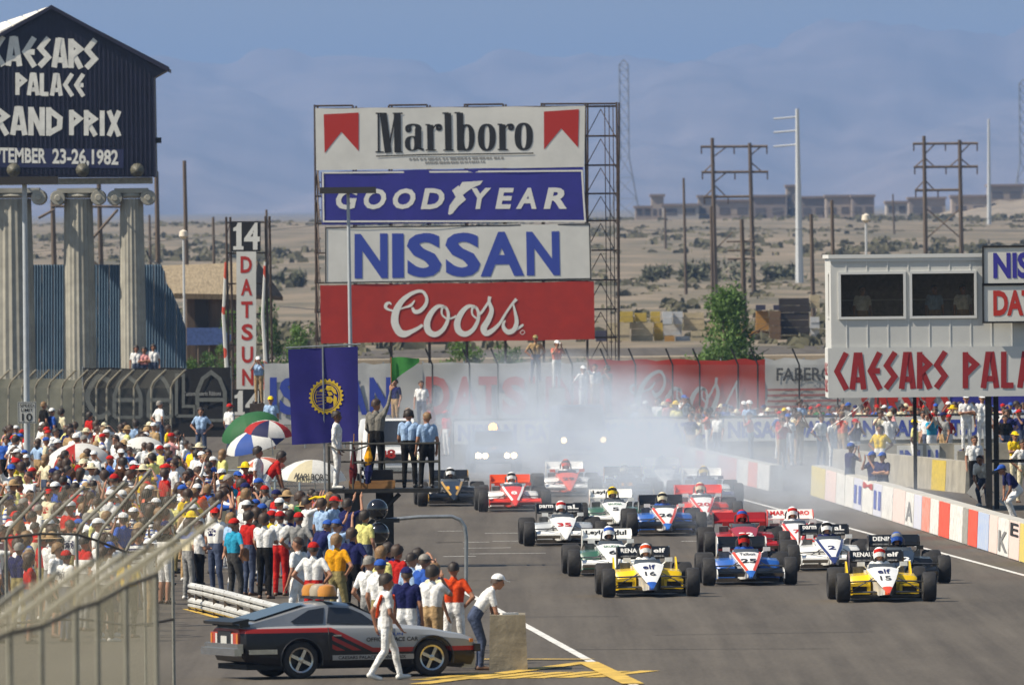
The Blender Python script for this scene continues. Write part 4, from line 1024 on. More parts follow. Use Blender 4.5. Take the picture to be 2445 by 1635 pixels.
    mb = MB(); script(mb, g4); mb.build('lettering', INKW, b4, fix=False)
def script(mb, g):
    S_ = lambda pts, w: stroke(mb, pts, w, g, smooth=5)
    S_([(215, 290), (185, 262), (140, 285), (130, 330), (170, 362), (250, 385)], [16, 34, 50, 46, 34, 26])
    S_([(250, 385), (400, 335), (500, 300), (560, 225)], [20, 24, 44, 14])
    S_([(520, 330), (560, 395), (640, 380), (720, 290), (735, 190), (680, 100), (590, 95), (470, 150), (350, 260), (275, 410), (262, 560), (320, 690), (400, 725), (500, 690), (600, 640), (670, 590)], [30, 60, 60, 52, 44, 44, 48, 62, 82, 105, 112, 110, 100, 64, 50, 40])
    for cx in (0, 446):
        S_([(1020 + cx, 500), (960 + cx, 440), (960 + cx, 350), (1010 + cx, 330), (1050 + cx, 420), (1035 + cx, 540), (960 + cx, 670), (850 + cx, 730), (755 + cx, 680), (735 + cx, 560), (790 + cx, 430), (880 + cx, 330), (960 + cx, 315), (1020 + cx, 345)], [26, 28, 32, 36, 46, 52, 64, 80, 95, 95, 80, 60, 44, 36])
    S_([(1060, 500), (1110, 490), (1170, 460)], [34, 26, 34]); S_([(1480, 450), (1540, 410), (1610, 310), (1660, 240)], [40, 40, 36, 40])
    S_([(1668, 175), (1655, 250), (1690, 380), (1640, 520), (1570, 640), (1600, 715), (1680, 690), (1800, 580), (1900, 420), (2000, 280), (2060, 215)], [52, 44, 66, 84, 96, 90, 70, 44, 34, 36, 50])
    S_([(2010, 290), (2040, 430), (2055, 560), (2010, 670), (1930, 700), (1870, 650), (1860, 580), (1890, 530)], [24, 44, 62, 70, 76, 60, 40, 22])
    S_([(1960, 690), (2080, 640), (2155, 590)], [60, 44, 30]); S_([(2140, 670), (2175, 700), (2140, 735), (2105, 705), (2140, 670)], 9)
scaffold_and_banners()

# ------------------------------------------------------------------ number tower
def number_tower():
    d = 540.0; r = empty('number_tower', atd(562, 1018, d)); r.location.z = 0
    tag(r, 'tall thin car maker sign tower with 14 at top and foot', 'sign tower')
    L = lambda x, y, o=0.0: local(r, atd(x, y, d) + Vector((0, -o, 0)))
    tape = bpy.data.materials.new('pole_tape'); tape.use_nodes = True
    nt = tape.node_tree; b = nt.nodes['Principled BSDF']; tc = nt.nodes.new('ShaderNodeTexCoord'); wv = nt.nodes.new('ShaderNodeTexNoise'); wv.inputs['Scale'].default_value = .9
    rp = nt.nodes.new('ShaderNodeValToRGB'); rp.color_ramp.interpolation = 'CONSTANT'; rp.color_ramp.elements[0].color = (.6, .6, .56, 1); rp.color_ramp.elements[1].color = (.55, .07, .03, 1); rp.color_ramp.elements[1].position = .56
    nt.links.new(tc.outputs['Object'], wv.inputs['Vector']); nt.links.new(wv.outputs['Fac'], rp.inputs[0]); nt.links.new(rp.outputs[0], b.inputs['Base Color'])
    for x, y0 in ((518, 497), (608, 495)):
        for o, m_ in ((.05, PIPE), (-1.2, PIPE)):
            m = MB(); a = L(x + (8 if o < 0 else 0), y0, o); m.tube([Vector((a.x + .06, a.y, 0)), a], .045, 6); m.build('upright', m_, r)
        m = MB(); a, c = L(x - 1, 600, .14), L(x - 2, 950, .14); m.tube([c, c.lerp(a, .3) + Vector((.05, 0, 0)), c.lerp(a, .65) - Vector((.08, 0, 0)), a], [.05, .075, .065, .04], 6); m.build('streamer', tape, r)
    for y in (510, 580, 650, 720, 790, 860, 930):
        for o in (.0, -1.2):
            m = MB(); m.tube([L(519, y, o), L(610, y - 1, o)], .03, 5); m.build('ledger', PIPE, r)
        for x in (519, 609):
            m = MB(); m.tube([L(x, y + 30, 0), L(x + 6, y, -1.2)], .022, 4); m.build('brace', PIPE, r)
    for (x0, y0, x1, y1, m_, nm) in ((528, 507, 597, 576, INK, 'number_board'), (541, 576, 586, 891, BWHITE, 'board'), (529, 891, 600, 952, INK, 'number_board')):
        m = MB(); sx = (y0 - 500) * .008
        slab(m, [L(x0 + sx, y1, .16), L(x1 + sx, y1, .16), L(x1 + sx, y0, .16), L(x0 + sx, y0, .16)], .06); m.build(nm, m_, r)
    mb = MB()
    for y0, y1, x0, x1 in ((510, 572, 533, 595), (894, 950, 536, 598)):
        for ch, a0, a1 in (('1', 0, .42), ('4', .42, 1)):
            g_ = lambda a, b: L(x0 + (x1 - x0) * (a0 + (a1 - a0) * a), y1 + (y0 - y1) * b, .168)
            if ch == '1': mb.add([g_(a, b) for a, b in ((.05, 0), (.95, 0), (.95, .13), (.78, .13), (.78, 1), (.45, 1), (.3, .86), (.05, .80), (.05, .68), (.32, .70), (.32, .13), (.05, .13))], [tuple(range(12))])
            else: put_text(mb, ch, g_, .025)
        mb.build('lettering', INKW, r, fix=False); mb = MB()
    for k, ch in enumerate('DATSUN'):
        y0 = 587 + k * 51.5; x0 = 551 + k * .7; mb = MB()
        put_text(mb, ch, lambda a, b: L(x0 + 26 * a, y0 + 38 - 38 * b, .168), .03); mb.build('lettering', INKR, r, fix=False)
number_tower()
# ================================================================== walls, fences, control cabin, poles, hut, trees, far buildings
CONC = mat('concrete', (.33, .30, .235), .9, var=.25, scale=1.6, bump=.4)
CONCL = mat('concrete_light', (.46, .44, .39), .9, var=.2, scale=2)
GALV = mat('galvanised_pipe', (.30, .32, .33), .45, metal=.6, var=.25, scale=6)
WOODP = mat('weathered_pole', (.115, .085, .06), .9, var=.35, scale=2, stretch=(1, 1, .2))
TARP = mat('fence_tarp_white', (.50, .50, .48), .85, var=.15, scale=1.2)
def veil_material(name, col, scale, wire, cover):
    """chain link: two families of thin wires with holes between, from the sheet's own coordinates"""
    m = bpy.data.materials.new(name); m.use_nodes = True; nt = m.node_tree; b = nt.nodes['Principled BSDF']
    b.inputs['Base Color'].default_value = (*col, 1); b.inputs['Roughness'].default_value = .55; b.inputs['Metallic'].default_value = .3
    tc = nt.nodes.new('ShaderNodeTexCoord'); sp = nt.nodes.new('ShaderNodeSeparateXYZ'); nt.links.new(tc.outputs['UV'], sp.inputs[0])
    def mth(op, a, b_=None):
        n = nt.nodes.new('ShaderNodeMath'); n.operation = op
        for i, x in enumerate((a, b_)):
            if x is None: continue
            if isinstance(x, (int, float)): n.inputs[i].default_value = x
            else: nt.links.new(x, n.inputs[i])
        return n.outputs[0]
    ws = []
    for sg in (1, -1):
        t = mth('MULTIPLY', mth('ADD', sp.outputs[0], mth('MULTIPLY', sp.outputs[1], sg)), scale)
        ws.append(mth('LESS_THAN', mth('FRACT', t), wire))
    al = mth('MAXIMUM', ws[0], ws[1])
    tr = nt.nodes.new('ShaderNodeBsdfTransparent'); mx = nt.nodes.new('ShaderNodeMixShader')
    nt.links.new(al, mx.inputs[0]); tl = nt.nodes.new('ShaderNodeBsdfTranslucent'); tl.inputs[0].default_value = (*col, 1); rw = nt.nodes.new('ShaderNodeMixShader'); rw.inputs[0].default_value = .5     # round wires pass light to both sides
    nt.links.new(b.outputs[0], rw.inputs[1]); nt.links.new(tl.outputs[0], rw.inputs[2])
    nt.links.new(tr.outputs[0], mx.inputs[1]); nt.links.new(rw.outputs[0], mx.inputs[2]); nt.links.new(mx.outputs[0], nt.nodes['Material Output'].inputs[0])
    return m
def veil(name, pts_low, pts_high, material, parent):
    """a net hung between two polylines, with UV in metres"""
    me = bpy.data.meshes.new(name); n = len(pts_low); me.from_pydata([tuple(p) for p in pts_low + pts_high], [], [(i, i + 1, n + i + 1, n + i) for i in range(n - 1)])
    uv = me.uv_layers.new(name='UVMap'); acc = [0]
    for i in range(1, n): acc.append(acc[-1] + (Vector(pts_low[i]) - Vector(pts_low[i - 1])).length)
    for p in me.polygons:
        for li in p.loop_indices:
            vi = me.loops[li].vertex_index; i = vi % n; hgt = (Vector(pts_high[i]) - Vector(pts_low[i])).length
            uv.data[li].uv = (acc[i], hgt if vi >= n else 0)
    me.materials.append(material)
    return link(bpy.data.objects.new(name, me), parent)
CHAIN = veil_material('chain_link_wire', (.34, .33, .27), 9.0, .12, 0)
CHAIN_FG = veil_material('chain_link_wire_near', (.35, .325, .235), 12.0, .31, 0)
CHAIN_MID = veil_material('chain_link_wire_mid', (.30, .28, .21), 12.0, .11, 0)

def banner_wall(label, x0, y0, x1, y1, d, material, group='advertising banners on the far fence', thick=.05, posts=True):
    """a sheet of cloth tied to the far fence: display px box, down to the ground behind whatever stands before it"""
    a, b = atd(x0, y1, d), atd(x1, y1 - (x1 - x0) * .0, d); c, e = atd(x1, y0, d), atd(x0, y0, d)
    base = (a + b) / 2; base.z = 0
    r = empty('fence_banner', base); tag(r, label, 'banner', group)
    ny, nx = 4, max(4, int((x1 - x0) / 22)); rr = random.Random(int(x0)); vs_ = []
    for j in range(ny + 1):
        for i in range(nx + 1):
            s, t = i / nx, j / ny
            p = a * ((1 - s) * (1 - t)) + b * (s * (1 - t)) + c * (s * t) + e * ((1 - s) * t)
            vs_.append(p - base + Vector((0, rr.uniform(-.04, .04), rr.uniform(-.05, .05) if j == ny else 0)))
    m = MB(); m.add(vs_, [(j * (nx + 1) + i, j * (nx + 1) + i + 1, (j + 1) * (nx + 1) + i + 1, (j + 1) * (nx + 1) + i) for j in range(ny) for i in range(nx)])
    m.build('cloth', material, r, smooth='all', fix=False)
    if posts:
        n = max(2, int((x1 - x0) / 90)); 
        for k in range(n + 1):
            x = x0 + (x1 - x0) * k / n; m = MB(); p = local(r, atd(x, y0, d) + Vector((0, .1, 0))); m.tube([(p.x, p.y, -.0), (p.x, p.y, p.z + .05)], .035, 5); m.build('post', GALV, r)
    fn = lambda x, y, o=.055: local(r, atd(x, y, d) + Vector((0, -o, 0)))
    return r, fn
def bw_text(r, fn, word, x0, y0, x1, y1, material, bold=.035, o=.055, tilt=-.0105):
    mb = MB(); put_text(mb, word, lambda a, b: fn(x0 + (x1 - x0) * a, y1 + (y0 - y1) * b + (x1 - x0) * a * tilt, o), bold); mb.build('lettering', material, r, fix=False)
def far_fence():
    BLACKB = mat('banner_soot', (.016, .015, .014), .8, var=.3)
    GREYL = mat('banner_grey_letter', (.15, .155, .14), .8, var=.2)
    r, fn = banner_wall('black banner with huge grey outlined letters left of the sign tower', 190, 842, 528, 1000, 522, BLACKB)
    def ol(x0, x1, y0, y1, kind):
        mb = MB(); cx = (x0 + x1) / 2; w = 9
        if kind == 'a':
            stroke(mb, [(x0, y1), (x0, y0 + 45), (x0 + 12, y0 + 15), (cx, y0), (x1 - 12, y0 + 15), (x1, y0 + 45), (x1, y1)], w, lambda a, b: fn(a, b)); stroke(mb, [(x0, (y0 + y1) / 2 + 8), (x1, (y0 + y1) / 2 + 8)], w, lambda a, b: fn(a, b))
            stroke(mb, [(x0, y1), (x1, y1)], w * .8, lambda a, b: fn(a, b))
        if kind == 'l':
            stroke(mb, [(x0, y1), (x0, y0), (x0 + 16, y0), (x0 + 16, y1 - 22), (x1, y1 - 22), (x1, y1), (x0, y1)], 7, lambda a, b: fn(a, b))
        if kind == 'c':
            stroke(mb, [(x1, y0 + 12), (cx, y0), (x0 + 8, y0 + 22), (x0, (y0 + y1) / 2), (x0 + 8, y1 - 22), (cx, y1), (x1, y1 - 12)], w * 1.3, lambda a, b: fn(a, b), smooth=4)
        mb.build('lettering', GREYL, r, fix=False)
    ol(200, 252, 862, 955, 'c'); ol(262, 322, 860, 955, 'a'); ol(340, 392, 860, 955, 'a'); ol(404, 446, 858, 952, 'l'); ol(452, 515, 852, 962, 'a')
    bw_text(r, fn, 'Custom Caterin Ribbons', 420, 896, 506, 906, mat('banner_ink_grey', (.35, .35, .33), .8), .01)
    r, fn = banner_wall('white banner with blue capitals behind the blue flag', 606, 832, 968, 972, 528, TARP)
    for ch, x0, x1 in (('N', 556, 606), ('I', 618, 634), ('S', 640, 690), ('S', 700, 750), ('A', 786, 842), ('N', 846, 896)):
        if x0 > 600: bw_text(r, fn, ch, x0, 864, x1, 950, INKB, .04)
    r, fn = banner_wall('white banner with red capitals in the thick of the smoke', 968, 830, 1345, 972, 528, TARP)
    for ch, x0, x1 in (('D', 975, 1030), ('A', 1034, 1094), ('T', 1096, 1142), ('S', 1150, 1204), ('U', 1212, 1264), ('N', 1272, 1328)): bw_text(r, fn, ch, x0, 862, x1, 950, INKR, .04)
    r, fn = banner_wall('red banner with white script on the far fence behind the smoke', 1345, 824, 1752, 972, 528, BRED)
    mb = MB(); g = lambda zx, zy: fn(1428 + zx / 2345 * 300, 836 + zy / 864 * 150 - (zx / 2345 * 300) * .0105); script(mb, g); mb.build('lettering', mat('banner_ink_pale', (.42, .45, .46), .8), r, fix=False)
    r, fn = banner_wall('white banner lettered in black between red banner and cabin', 1752, 822, 1930, 972, 528, TARP)
    bw_text(r, fn, 'FABERGE', 1778, 842, 1925, 872, mat('banner_ink_charcoal', (.05, .055, .065), .8), .02)
    for k in range(5):
        mb = MB(); y = 890 + k * 13; mb.add([fn(1757, y), fn(1925, y - 2), fn(1925, y + 3), fn(1757, y + 5)], [(0, 1, 2, 3)]); mb.build('stripe', mat('banner_stripe_red', (.34, .09, .08), .8), r, fix=False)
    r, fn = banner_wall('white banner with dark red capitals glimpsed beneath the cabin', 1930, 850, 2175, 985, 530, TARP)
    mb = MB(); roman_text(mb, 'CAESARS', lambda a, b: fn(1975 + 200 * a, 958 - 90 * b), .45, .15); mb.build('lettering', INKR, r, fix=False)
    r, fn = banner_wall('plain blue banner glimpsed beneath the cabin at the right edge', 2175, 850, 2440, 985, 530, BBLUE)
    # bent catch-fence posts before the banners
    f = empty('catch_fence', (0, 525, 0)); tag(f, 'catch fence of thin bent posts along the far banners', 'fence')
    xs = [905, 990, 1075, 1140, 1230, 1310, 1390, 1455, 1540, 1602, 1690, 1735, 1830, 1918, 2010]
    lo = []; hi = []
    for x in xs:
        p = atd(x, 960, 525); t = atd(x, 835, 525)
        m = MB(); m.tube([Vector((p.x, 0, 0)), Vector((t.x, 0, t.z)), Vector((t.x - .25, 0, t.z + .6))], .035, 5); m.build('post', DARKIRON, f)
        lo.append(Vector((p.x, 0, 0))); hi.append(Vector((t.x, 0, t.z)))
    veil('chain_link', lo, hi, CHAIN, f)
    # the left catch fence with posts bent over the track
    f = empty('catch_fence', (0, 508, 0)); tag(f, 'long catch fence with overhanging bent posts behind the left crowd', 'fence')
    lo = []; md = []; hi = []
    for k, x in enumerate((-12, 18, 49, 79, 109, 140, 167, 190, 219, 243, 272, 305, 345, 390)):
        p = atd(x, 985, 508); b = atd(x + 2, 888, 508); e = atd(x + 36, 846, 508)
        q = [Vector((p.x, 0, 0)), Vector((b.x, 0, b.z)), Vector((e.x, -.9, e.z))]
        m = MB(); m.tube([q[0], q[1], q[1].lerp(q[2], .25) + Vector((-.03, 0, .08)), q[2]], .038, 6); m.build('post', mat('fence_post_pale', (.34, .31, .24), .6, metal=.3, var=.3), f)
        lo.append(q[0]); md.append(q[1]); hi.append(q[2])
    veil('chain_link', lo, md, CHAIN, f); veil('chain_link', md, hi, CHAIN, f)
    # a bleacher bank of pale canvas behind that fence
    r, fn = banner_wall('long pale canvas behind the bent posts at the left edge', -20, 868, 188, 1000, 524, mat('canvas_olive', (.27, .26, .19), .9, var=.2, scale=1.5))
far_fence()

def lower_wall():
    """concrete barrier with car maker banner along the far end of the pits"""
    d = 493.0
    r = empty('barrier_wall', atd(1700, 1060, d)); r.location.z = 0; tag(r, 'low barrier hung with white and blue capitals across the far end', 'barrier')
    L = lambda x, y, o=0.0: local(r, atd(x, y, d) + Vector((0, -o, 0)))
    x0, x1 = 1040, 2430
    a, b = L(x0, 1050), L(x1, 1030); top = 1.35
    m = MB(); m.box2((a.x, 0, 0), (b.x, .4, .55)); m.build('concrete_base', CONC, r)
    for k in range(9):
        xa = x0 + (x1 - x0) * k / 9; xb = x0 + (x1 - x0) * (k + 1) / 9 - 2
        pa, pb = L(xa, 1000), L(xb, 1000); m = MB(); m.box2((pa.x, -.05, .56), (pb.x, .05, top)); m.build('panel', BWHITE, r)
        mb = MB(); put_text(mb, 'NISSAN' if k % 2 == 0 else 'DATSUN', lambda s, t: Vector((pa.x + (pb.x - pa.x) * (.06 + .88 * s), -.06, .66 + .58 * t)), .04); mb.build('lettering', INKB if k % 2 == 0 else INKB, r, fix=False)
    m = MB(); m.tube([Vector((a.x, 0, top + .05)), Vector((b.x, 0, top + .05))], .04, 5); m.build('rail', DARKIRON, r)
    for k in range(20):
        x = a.x + (b.x - a.x) * k / 19; m = MB(); m.tube([(x, .1, 0), (x, .1, top + .05)], .035, 5); m.build('post', DARKIRON, r)
lower_wall()

# ------------------------------------------------------------------ pit walls with painted panels
def painted_panel_mat(name, c1, c2, seed):
    key = 'panel_' + name
    if key in MATS: return MATS[key]
    return mat(key, c2, .8, var=.35, scale=8.0, dirt=c1, stretch=(1.2, 1.2, .6))
PANELC = dict(white=((.42, .41, .38), (.70, .69, .65)), red=((.62, .42, .36), (.58, .10, .05)), pale=((.66, .63, .58), (.64, .40, .35)), blue=((.58, .61, .64), (.20, .29, .50)), grey=((.22, .21, .19), (.30, .29, .26)), yellow=((.50, .44, .18), (.55, .42, .06)), hot=((.55, .13, .08), (.66, .045, .02)), navyp=((.60, .60, .60), (.42, .43, .55)))
def pit_wall(name, label, pa, pb, hgt, thick, cuts, cols, marks=()):
    """pa far end, pb near end at the foot of the track face; cuts 0..1 from far to near"""
    r = empty(name, (pa + pb) / 2); tag(r, label, 'pit wall')
    A_, B_ = pa - r.location, pb - r.location; d = (B_ - A_).normalized(); n = Vector((-d.y, d.x, 0))
    if n.x < 0: n = -n                                                    # away from the track
    m = MB(); pts = [A_, B_, B_ + n * thick, A_ + n * thick]
    m.loft([[p + Vector((0, 0, 0)) for p in pts], [p + n * .04 * (1 if i < 2 else -1) + Vector((0, 0, hgt)) for i, p in enumerate(pts)]]); m.build('concrete_block', CONCL, r)
    for k, c in enumerate(cols):
        p0, p1 = A_.lerp(B_, cuts[k]), A_.lerp(B_, cuts[k + 1] - .002); f = -n * .02
        m = MB(); q = [p0 + f + Vector((0, 0, .03)), p1 + f + Vector((0, 0, .03)), p1 + f + n * .04 + Vector((0, 0, hgt - .02)), p0 + f + n * .04 + Vector((0, 0, hgt - .02))]
        m.add(q + [x + n * .018 for x in q], [(0, 1, 2, 3), (7, 6, 5, 4), (0, 4, 5, 1), (1, 5, 6, 2), (2, 6, 7, 3), (3, 7, 4, 0)])
        m.build('painted_panel', painted_panel_mat(c, *PANELC[c], k), r)
    for (t0, t1, z0, z1, word, mt) in marks:
        p0, p1 = A_.lerp(B_, t0), A_.lerp(B_, t1); f = -n * .035
        mb = MB(); put_text(mb, word, lambda a, b: p0.lerp(p1, a) + f + n * .04 * ((z0 + (z1 - z0) * b) / hgt) + Vector((0, 0, z0 + (z1 - z0) * b)), .02); mb.build('lettering', mt, r, fix=False)
    return r
def pit_walls():
    pb = P(2560, 1381); pa = P(1937, 1184)
    # panel limits measured along the foot of the wall (display px)
    xs = [1858, 1890, 1915, 1935, 1955, 1975, 2000, 2020, 2045, 2073, 2093, 2111, 2130, 2150, 2175, 2205, 2217, 2239, 2265, 2285, 2311, 2335, 2368, 2410, 2455]
    L = (pb - pa).length
    def tt(x):
        y = (1184 + (x * D - 1937) * .3166) / D; return (Pd(x, y) - pa).length / L
    cuts = [min(1, tt(x)) for x in xs]; cuts[0] = 0; cuts[-1] = 1
    cols = ['yellow', 'pale', 'white', 'white', 'navyp', 'white', 'navyp', 'white', 'pale', 'white', 'navyp', 'red', 'white', 'hot', 'white', 'grey', 'hot', 'blue', 'pale', 'white', 'pale', 'yellow', 'white', 'red']
    pit_wall('pit_wall', 'white pit wall painted with red and blue panels at the right edge', pa, pb, .90, .42, cuts, cols,
             ((cuts[4] + .004, cuts[5] - .004, .2, .7, 'II', INKB), (cuts[6] + .004, cuts[7] - .004, .2, .7, 'II', INKB), (cuts[9] + .004, cuts[10] - .004, .15, .65, 'A', mat('panel_ink_grey', (.2, .2, .2), .8)), (cuts[19] + .004, cuts[20] - .004, .12, .6, 'K', mat('panel_ink_grey', (.2, .2, .2), .8)), (cuts[5] + .003, cuts[6] - .003, .68, .84, 'M', INKR), (cuts[20] + .004, cuts[21] - .004, .55, .85, 'E', INK)))
    pb = P(1837, 1173); pa = P(1580, 1113)
    pit_wall('pit_wall', 'pale pit wall with red stripes farther off in the smoke', pa, pb, .78, .4, [0, .12, .22, .34, .42, .55, .72, .82, .9, 1], ['white', 'red', 'white', 'red', 'white', 'red', 'white', 'red', 'white'])
    # inner concrete wall of the pit lane
    a, b = Pd(1905, 1122), Pd(2210, 1130); a = Vector((a.x, b.y + 26, 0)); a = at(1985, 1085, b.y + 30); a.z = 0
    r = empty('lane_barrier', (a + b) / 2); tag(r, 'grey concrete lane barrier with a yellow stripe behind the pit wall', 'barrier')
    d = (b - a).normalized(); n = Vector((-d.y, d.x, 0)); n = n if n.y > 0 else -n; A_, B_ = a - r.location, b - r.location
    m = MB(); m.loft([[A_, B_, B_ + n * .45, A_ + n * .45], [A_ + n * .05 + Vector((0, 0, .93)), B_ + n * .05 + Vector((0, 0, .93)), B_ + n * .35 + Vector((0, 0, .93)), A_ + n * .35 + Vector((0, 0, .93))]]); m.build('concrete_block', CONC, r)
    m = MB(); e0, e1 = A_.lerp(B_, .76), A_.lerp(B_, .86); u_ = Vector((0, 0, .9)) + n * .05
    m.add([e0 - n * .012, e1 - n * .012, e1 - n * .012 + u_, e0 - n * .012 + u_], [(0, 1, 2, 3)]); m.build('yellow_stripe', mat('wall_yellow', (.52, .38, .03), .8, var=.25), r, fix=False)
    # second inner wall with leaning banners
    a, b = at(2030, 1060, 452), at(2445 + 40, 1050, 446); a.z = b.z = 0
    r = empty('lane_barrier', (a + b) / 2); tag(r, 'grey concrete wall with blue lettered panels under the cabin', 'barrier'); A_, B_ = a - r.location, b - r.location
    m = MB(); m.box2((A_.x, 0, 0), (B_.x, .5, 1.0)); m.build('concrete_block', CONC, r)
    for k, (t0, t1, w) in enumerate(((.24, .38, 'IN'), (.40, .47, 'U'), (.55, .68, 'SS'), (.86, .99, 'AN'))):
        p0, p1 = A_.lerp(B_, t0).x, A_.lerp(B_, t1).x; m = MB(); m.box2((p0, -.06, .1), (p1, -.01, .95)); m.build('banner_panel', BWHITE, r)
        mb = MB(); put_text(mb, w, lambda a, b: Vector((p0 + (p1 - p0) * (.1 + .8 * a), -.08, .2 + .6 * b)), .04); mb.build('lettering', INKB, r, fix=False)
pit_walls()

# ------------------------------------------------------------------ control cabin on posts
def cabin():
    d = 385.0; CW = mat('cabin_panel', (.56, .56, .53), .6, var=.06, scale=.9); CT = mat('cabin_trim', (.66, .66, .63), .55)
    r = empty('control_cabin', atd(2270, 1170, d)); r.location.z = 0; tag(r, 'white boxy control cabin with two windows raised on dark posts', 'cabin')
    L = lambda x, y, o=0.0: local(r, atd(x, y, d) + Vector((0, -o, 0)))
    x0, x1 = L(1904, 800).x, L(2345, 800).x + 3.2; zt, zb, zm = L(2100, 590).z, L(2100, 909).z, L(2100, 795).z; dep = 7.0
    # walls with true openings
    win = [(1926, 2069), (2089, 2231)]; wz0, wz1 = L(2080, 724).z, L(2080, 627).z
    cuts = [x0] + [L(x, 700).x for w in win for x in w] + [x1]
    m = MB()
    m.box2((x0, 0, zm - .6), (x1, .12, wz0)); m.box2((x0, 0, wz1), (x1, .12, zt))
    for i in (0, 2, 4): m.box2((cuts[i], 0, wz0), (cuts[i + 1], .12, wz1))
    m.build('front_wall', CW, r)
    m = MB(); m.box2((x0, .12, zm - .6), (x0 + .1, 2.2, zt)); m.box2((x0, 2.2, zm - .6), (x0 + .1, 3.4, wz0)); m.box2((x0, 2.2, wz1), (x0 + .1, 3.4, zt)); m.box2((x0, 3.4, zm - .6), (x0 + .1, dep, zt)); m.build('side_wall', CW, r)
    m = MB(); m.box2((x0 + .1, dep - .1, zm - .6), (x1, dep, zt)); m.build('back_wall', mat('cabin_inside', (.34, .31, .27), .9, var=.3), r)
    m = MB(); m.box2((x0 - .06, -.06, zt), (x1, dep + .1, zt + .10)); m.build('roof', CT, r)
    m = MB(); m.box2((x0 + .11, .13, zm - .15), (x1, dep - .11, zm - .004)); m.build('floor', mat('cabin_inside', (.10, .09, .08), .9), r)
    # standing seams
    k = 0; x = x0 + .42
    while x < x1:
        m = MB(); m.box2((x - .012, -.014, wz1 + .08), (x + .012, .004, zt - .09)); m.build('seam', CT, r); m = MB(); m.box2((x - .012, -.014, zm), (x + .012, .004, wz0 - .08)); m.build('seam', CT, r); x += .56
    m = MB(); m.box2((x0 - .03, -.035, zt - .09), (x1, .02, zt + .002)); m.build('fascia', CT, r)
    glass = bpy.data.materials.new('cabin_glass'); glass.use_nodes = True; nt = glass.node_tree; b = nt.nodes['Principled BSDF']
    b.inputs['Base Color'].default_value = (.03, .03, .028, 1); b.inputs['Roughness'].default_value = .06; tr = nt.nodes.new('ShaderNodeBsdfTransparent'); tr.inputs[0].default_value = (.8, .78, .72, 1); mx = nt.nodes.new('ShaderNodeMixShader'); mx.inputs[0].default_value = .22
    nt.links.new(tr.outputs[0], mx.inputs[1]); nt.links.new(b.outputs[0], mx.inputs[2]); nt.links.new(mx.outputs[0], nt.nodes['Material Output'].inputs[0])
    for (a, b_) in win:
        xa, xb = L(a, 700).x, L(b_, 700).x
        w = empty('window', (0, 0, 0)); w.parent = r
        m = MB(); t = .07
        m.box2((xa - t, -.05, wz0 - t), (xb + t, .05, wz0)); m.box2((xa - t, -.05, wz1), (xb + t, .05, wz1 + t)); m.box2((xa - t, -.05, wz0 + .002), (xa, .05, wz1 - .002)); m.box2((xb, -.05, wz0 + .002), (xb + t, .05, wz1 - .002)); m.build('window_frame', CT, w)
        m = MB(); m.box2((xa, .05, wz0), (xb, .056, wz1)); m.build('pane', glass, w)
    # shelf and gear seen through the glass
    m = MB(); m.box2((x0 + .3, 1.6, wz0 + .42), (x1 - .5, 2.0, wz0 + .46)); m.build('shelf', CT, r)
    # side window and red lettering on the end
    m = MB(); m.box2((x0 - .03, 2.2, wz0 - .06), (x0 + .02, 3.4, wz0)); m.box2((x0 - .03, 2.2, wz1), (x0 + .02, 3.4, wz1 + .06)); m.build('window_frame', CT, r)
    # skirt banner with the lettering
    m = MB(); m.box2((x0 - .06, -.10, zb), (x1, -.04, zm)); m.box2((x0 - .10, -.10, zb), (x0 - .062, 3.4, zm)); m.build('skirt_banner', mat('skirt_white', (.60, .60, .57), .7, var=.06, scale=1.5), r)
    mb = MB(); fn = px_rect(1912, 808, 2168, 892, d, .106, -.012); roman_text(mb, 'CAESARS', lambda a, b: local(r, fn(a, b)), (84) / 256, .155, .2)
    fn2 = px_rect(2206, 806, 2450, 889, d, .106, -.012); roman_text(mb, 'PALACE', lambda a, b: local(r, fn2(a, b)), 83 / 244, .155, .2); mb.build('lettering', mat('lettering_red', (.30, .012, .014), .7), r, fix=False)
    for z0, z1 in ((zb + .15, zb + .5), (zb + .6, zb + .95)):
        mb = MB(); put_text(mb, 'PALACE', lambda a, b: Vector((x0 - .115, 3.1 - 2.9 * a, z0 + (z1 - z0) * b)), .04); mb.build('lettering', mat('lettering_red', (.30, .012, .014), .7), r, fix=False)
    # two small boards at the right
    for (ya, yb, w, mt) in ((566, 650, 'NISSAN', mat('ink_violet', (.035, .028, .30), .7)), (652, 736, 'DATSUN', INKR)):
        m = MB(); p, q = L(2253, yb, .3), L(2345, ya, .3); m.box2((p.x, p.y, p.z), (p.x + 2.6, p.y + .06, q.z)); m.build('board', BWHITE, r)
        m = MB(); t = .05
        m.box2((p.x - t, p.y - .03, p.z - t), (p.x + 2.6, p.y + .05, p.z)); m.box2((p.x - t, p.y - .03, q.z), (p.x + 2.6, p.y + .05, q.z + t)); m.box2((p.x - t, p.y - .03, p.z + .001), (p.x, p.y + .05, q.z - .001)); m.build('board_frame', DARKIRON, r)
        mb = MB(); put_text(mb, w, lambda a, b: Vector((p.x + .25 + 2.2 * a, p.y - .008, p.z + .14 + (q.z - p.z - .28) * b)), .04); mb.build('lettering', mt, r, fix=False)
    # legs
    for (x, y, wd) in ((2265, .3, .17), (2290, 3.0, .14), (2110, 6.0, .10)):
        p = L(x, 1000).x; m = MB(); m.box2((p - wd / 2, y, 0), (p + wd / 2, y + wd, zm - .155)); m.build('leg', DARKIRON, r)
    for s in ((2258, .25, 2292, 3.0),):
        m = MB(); m.tube([(L(2265, 1000).x, .38, 1.0), (L(2290, 1000).x, 3.05, 1.05)], .05, 5); m.build('brace', DARKIRON, r)
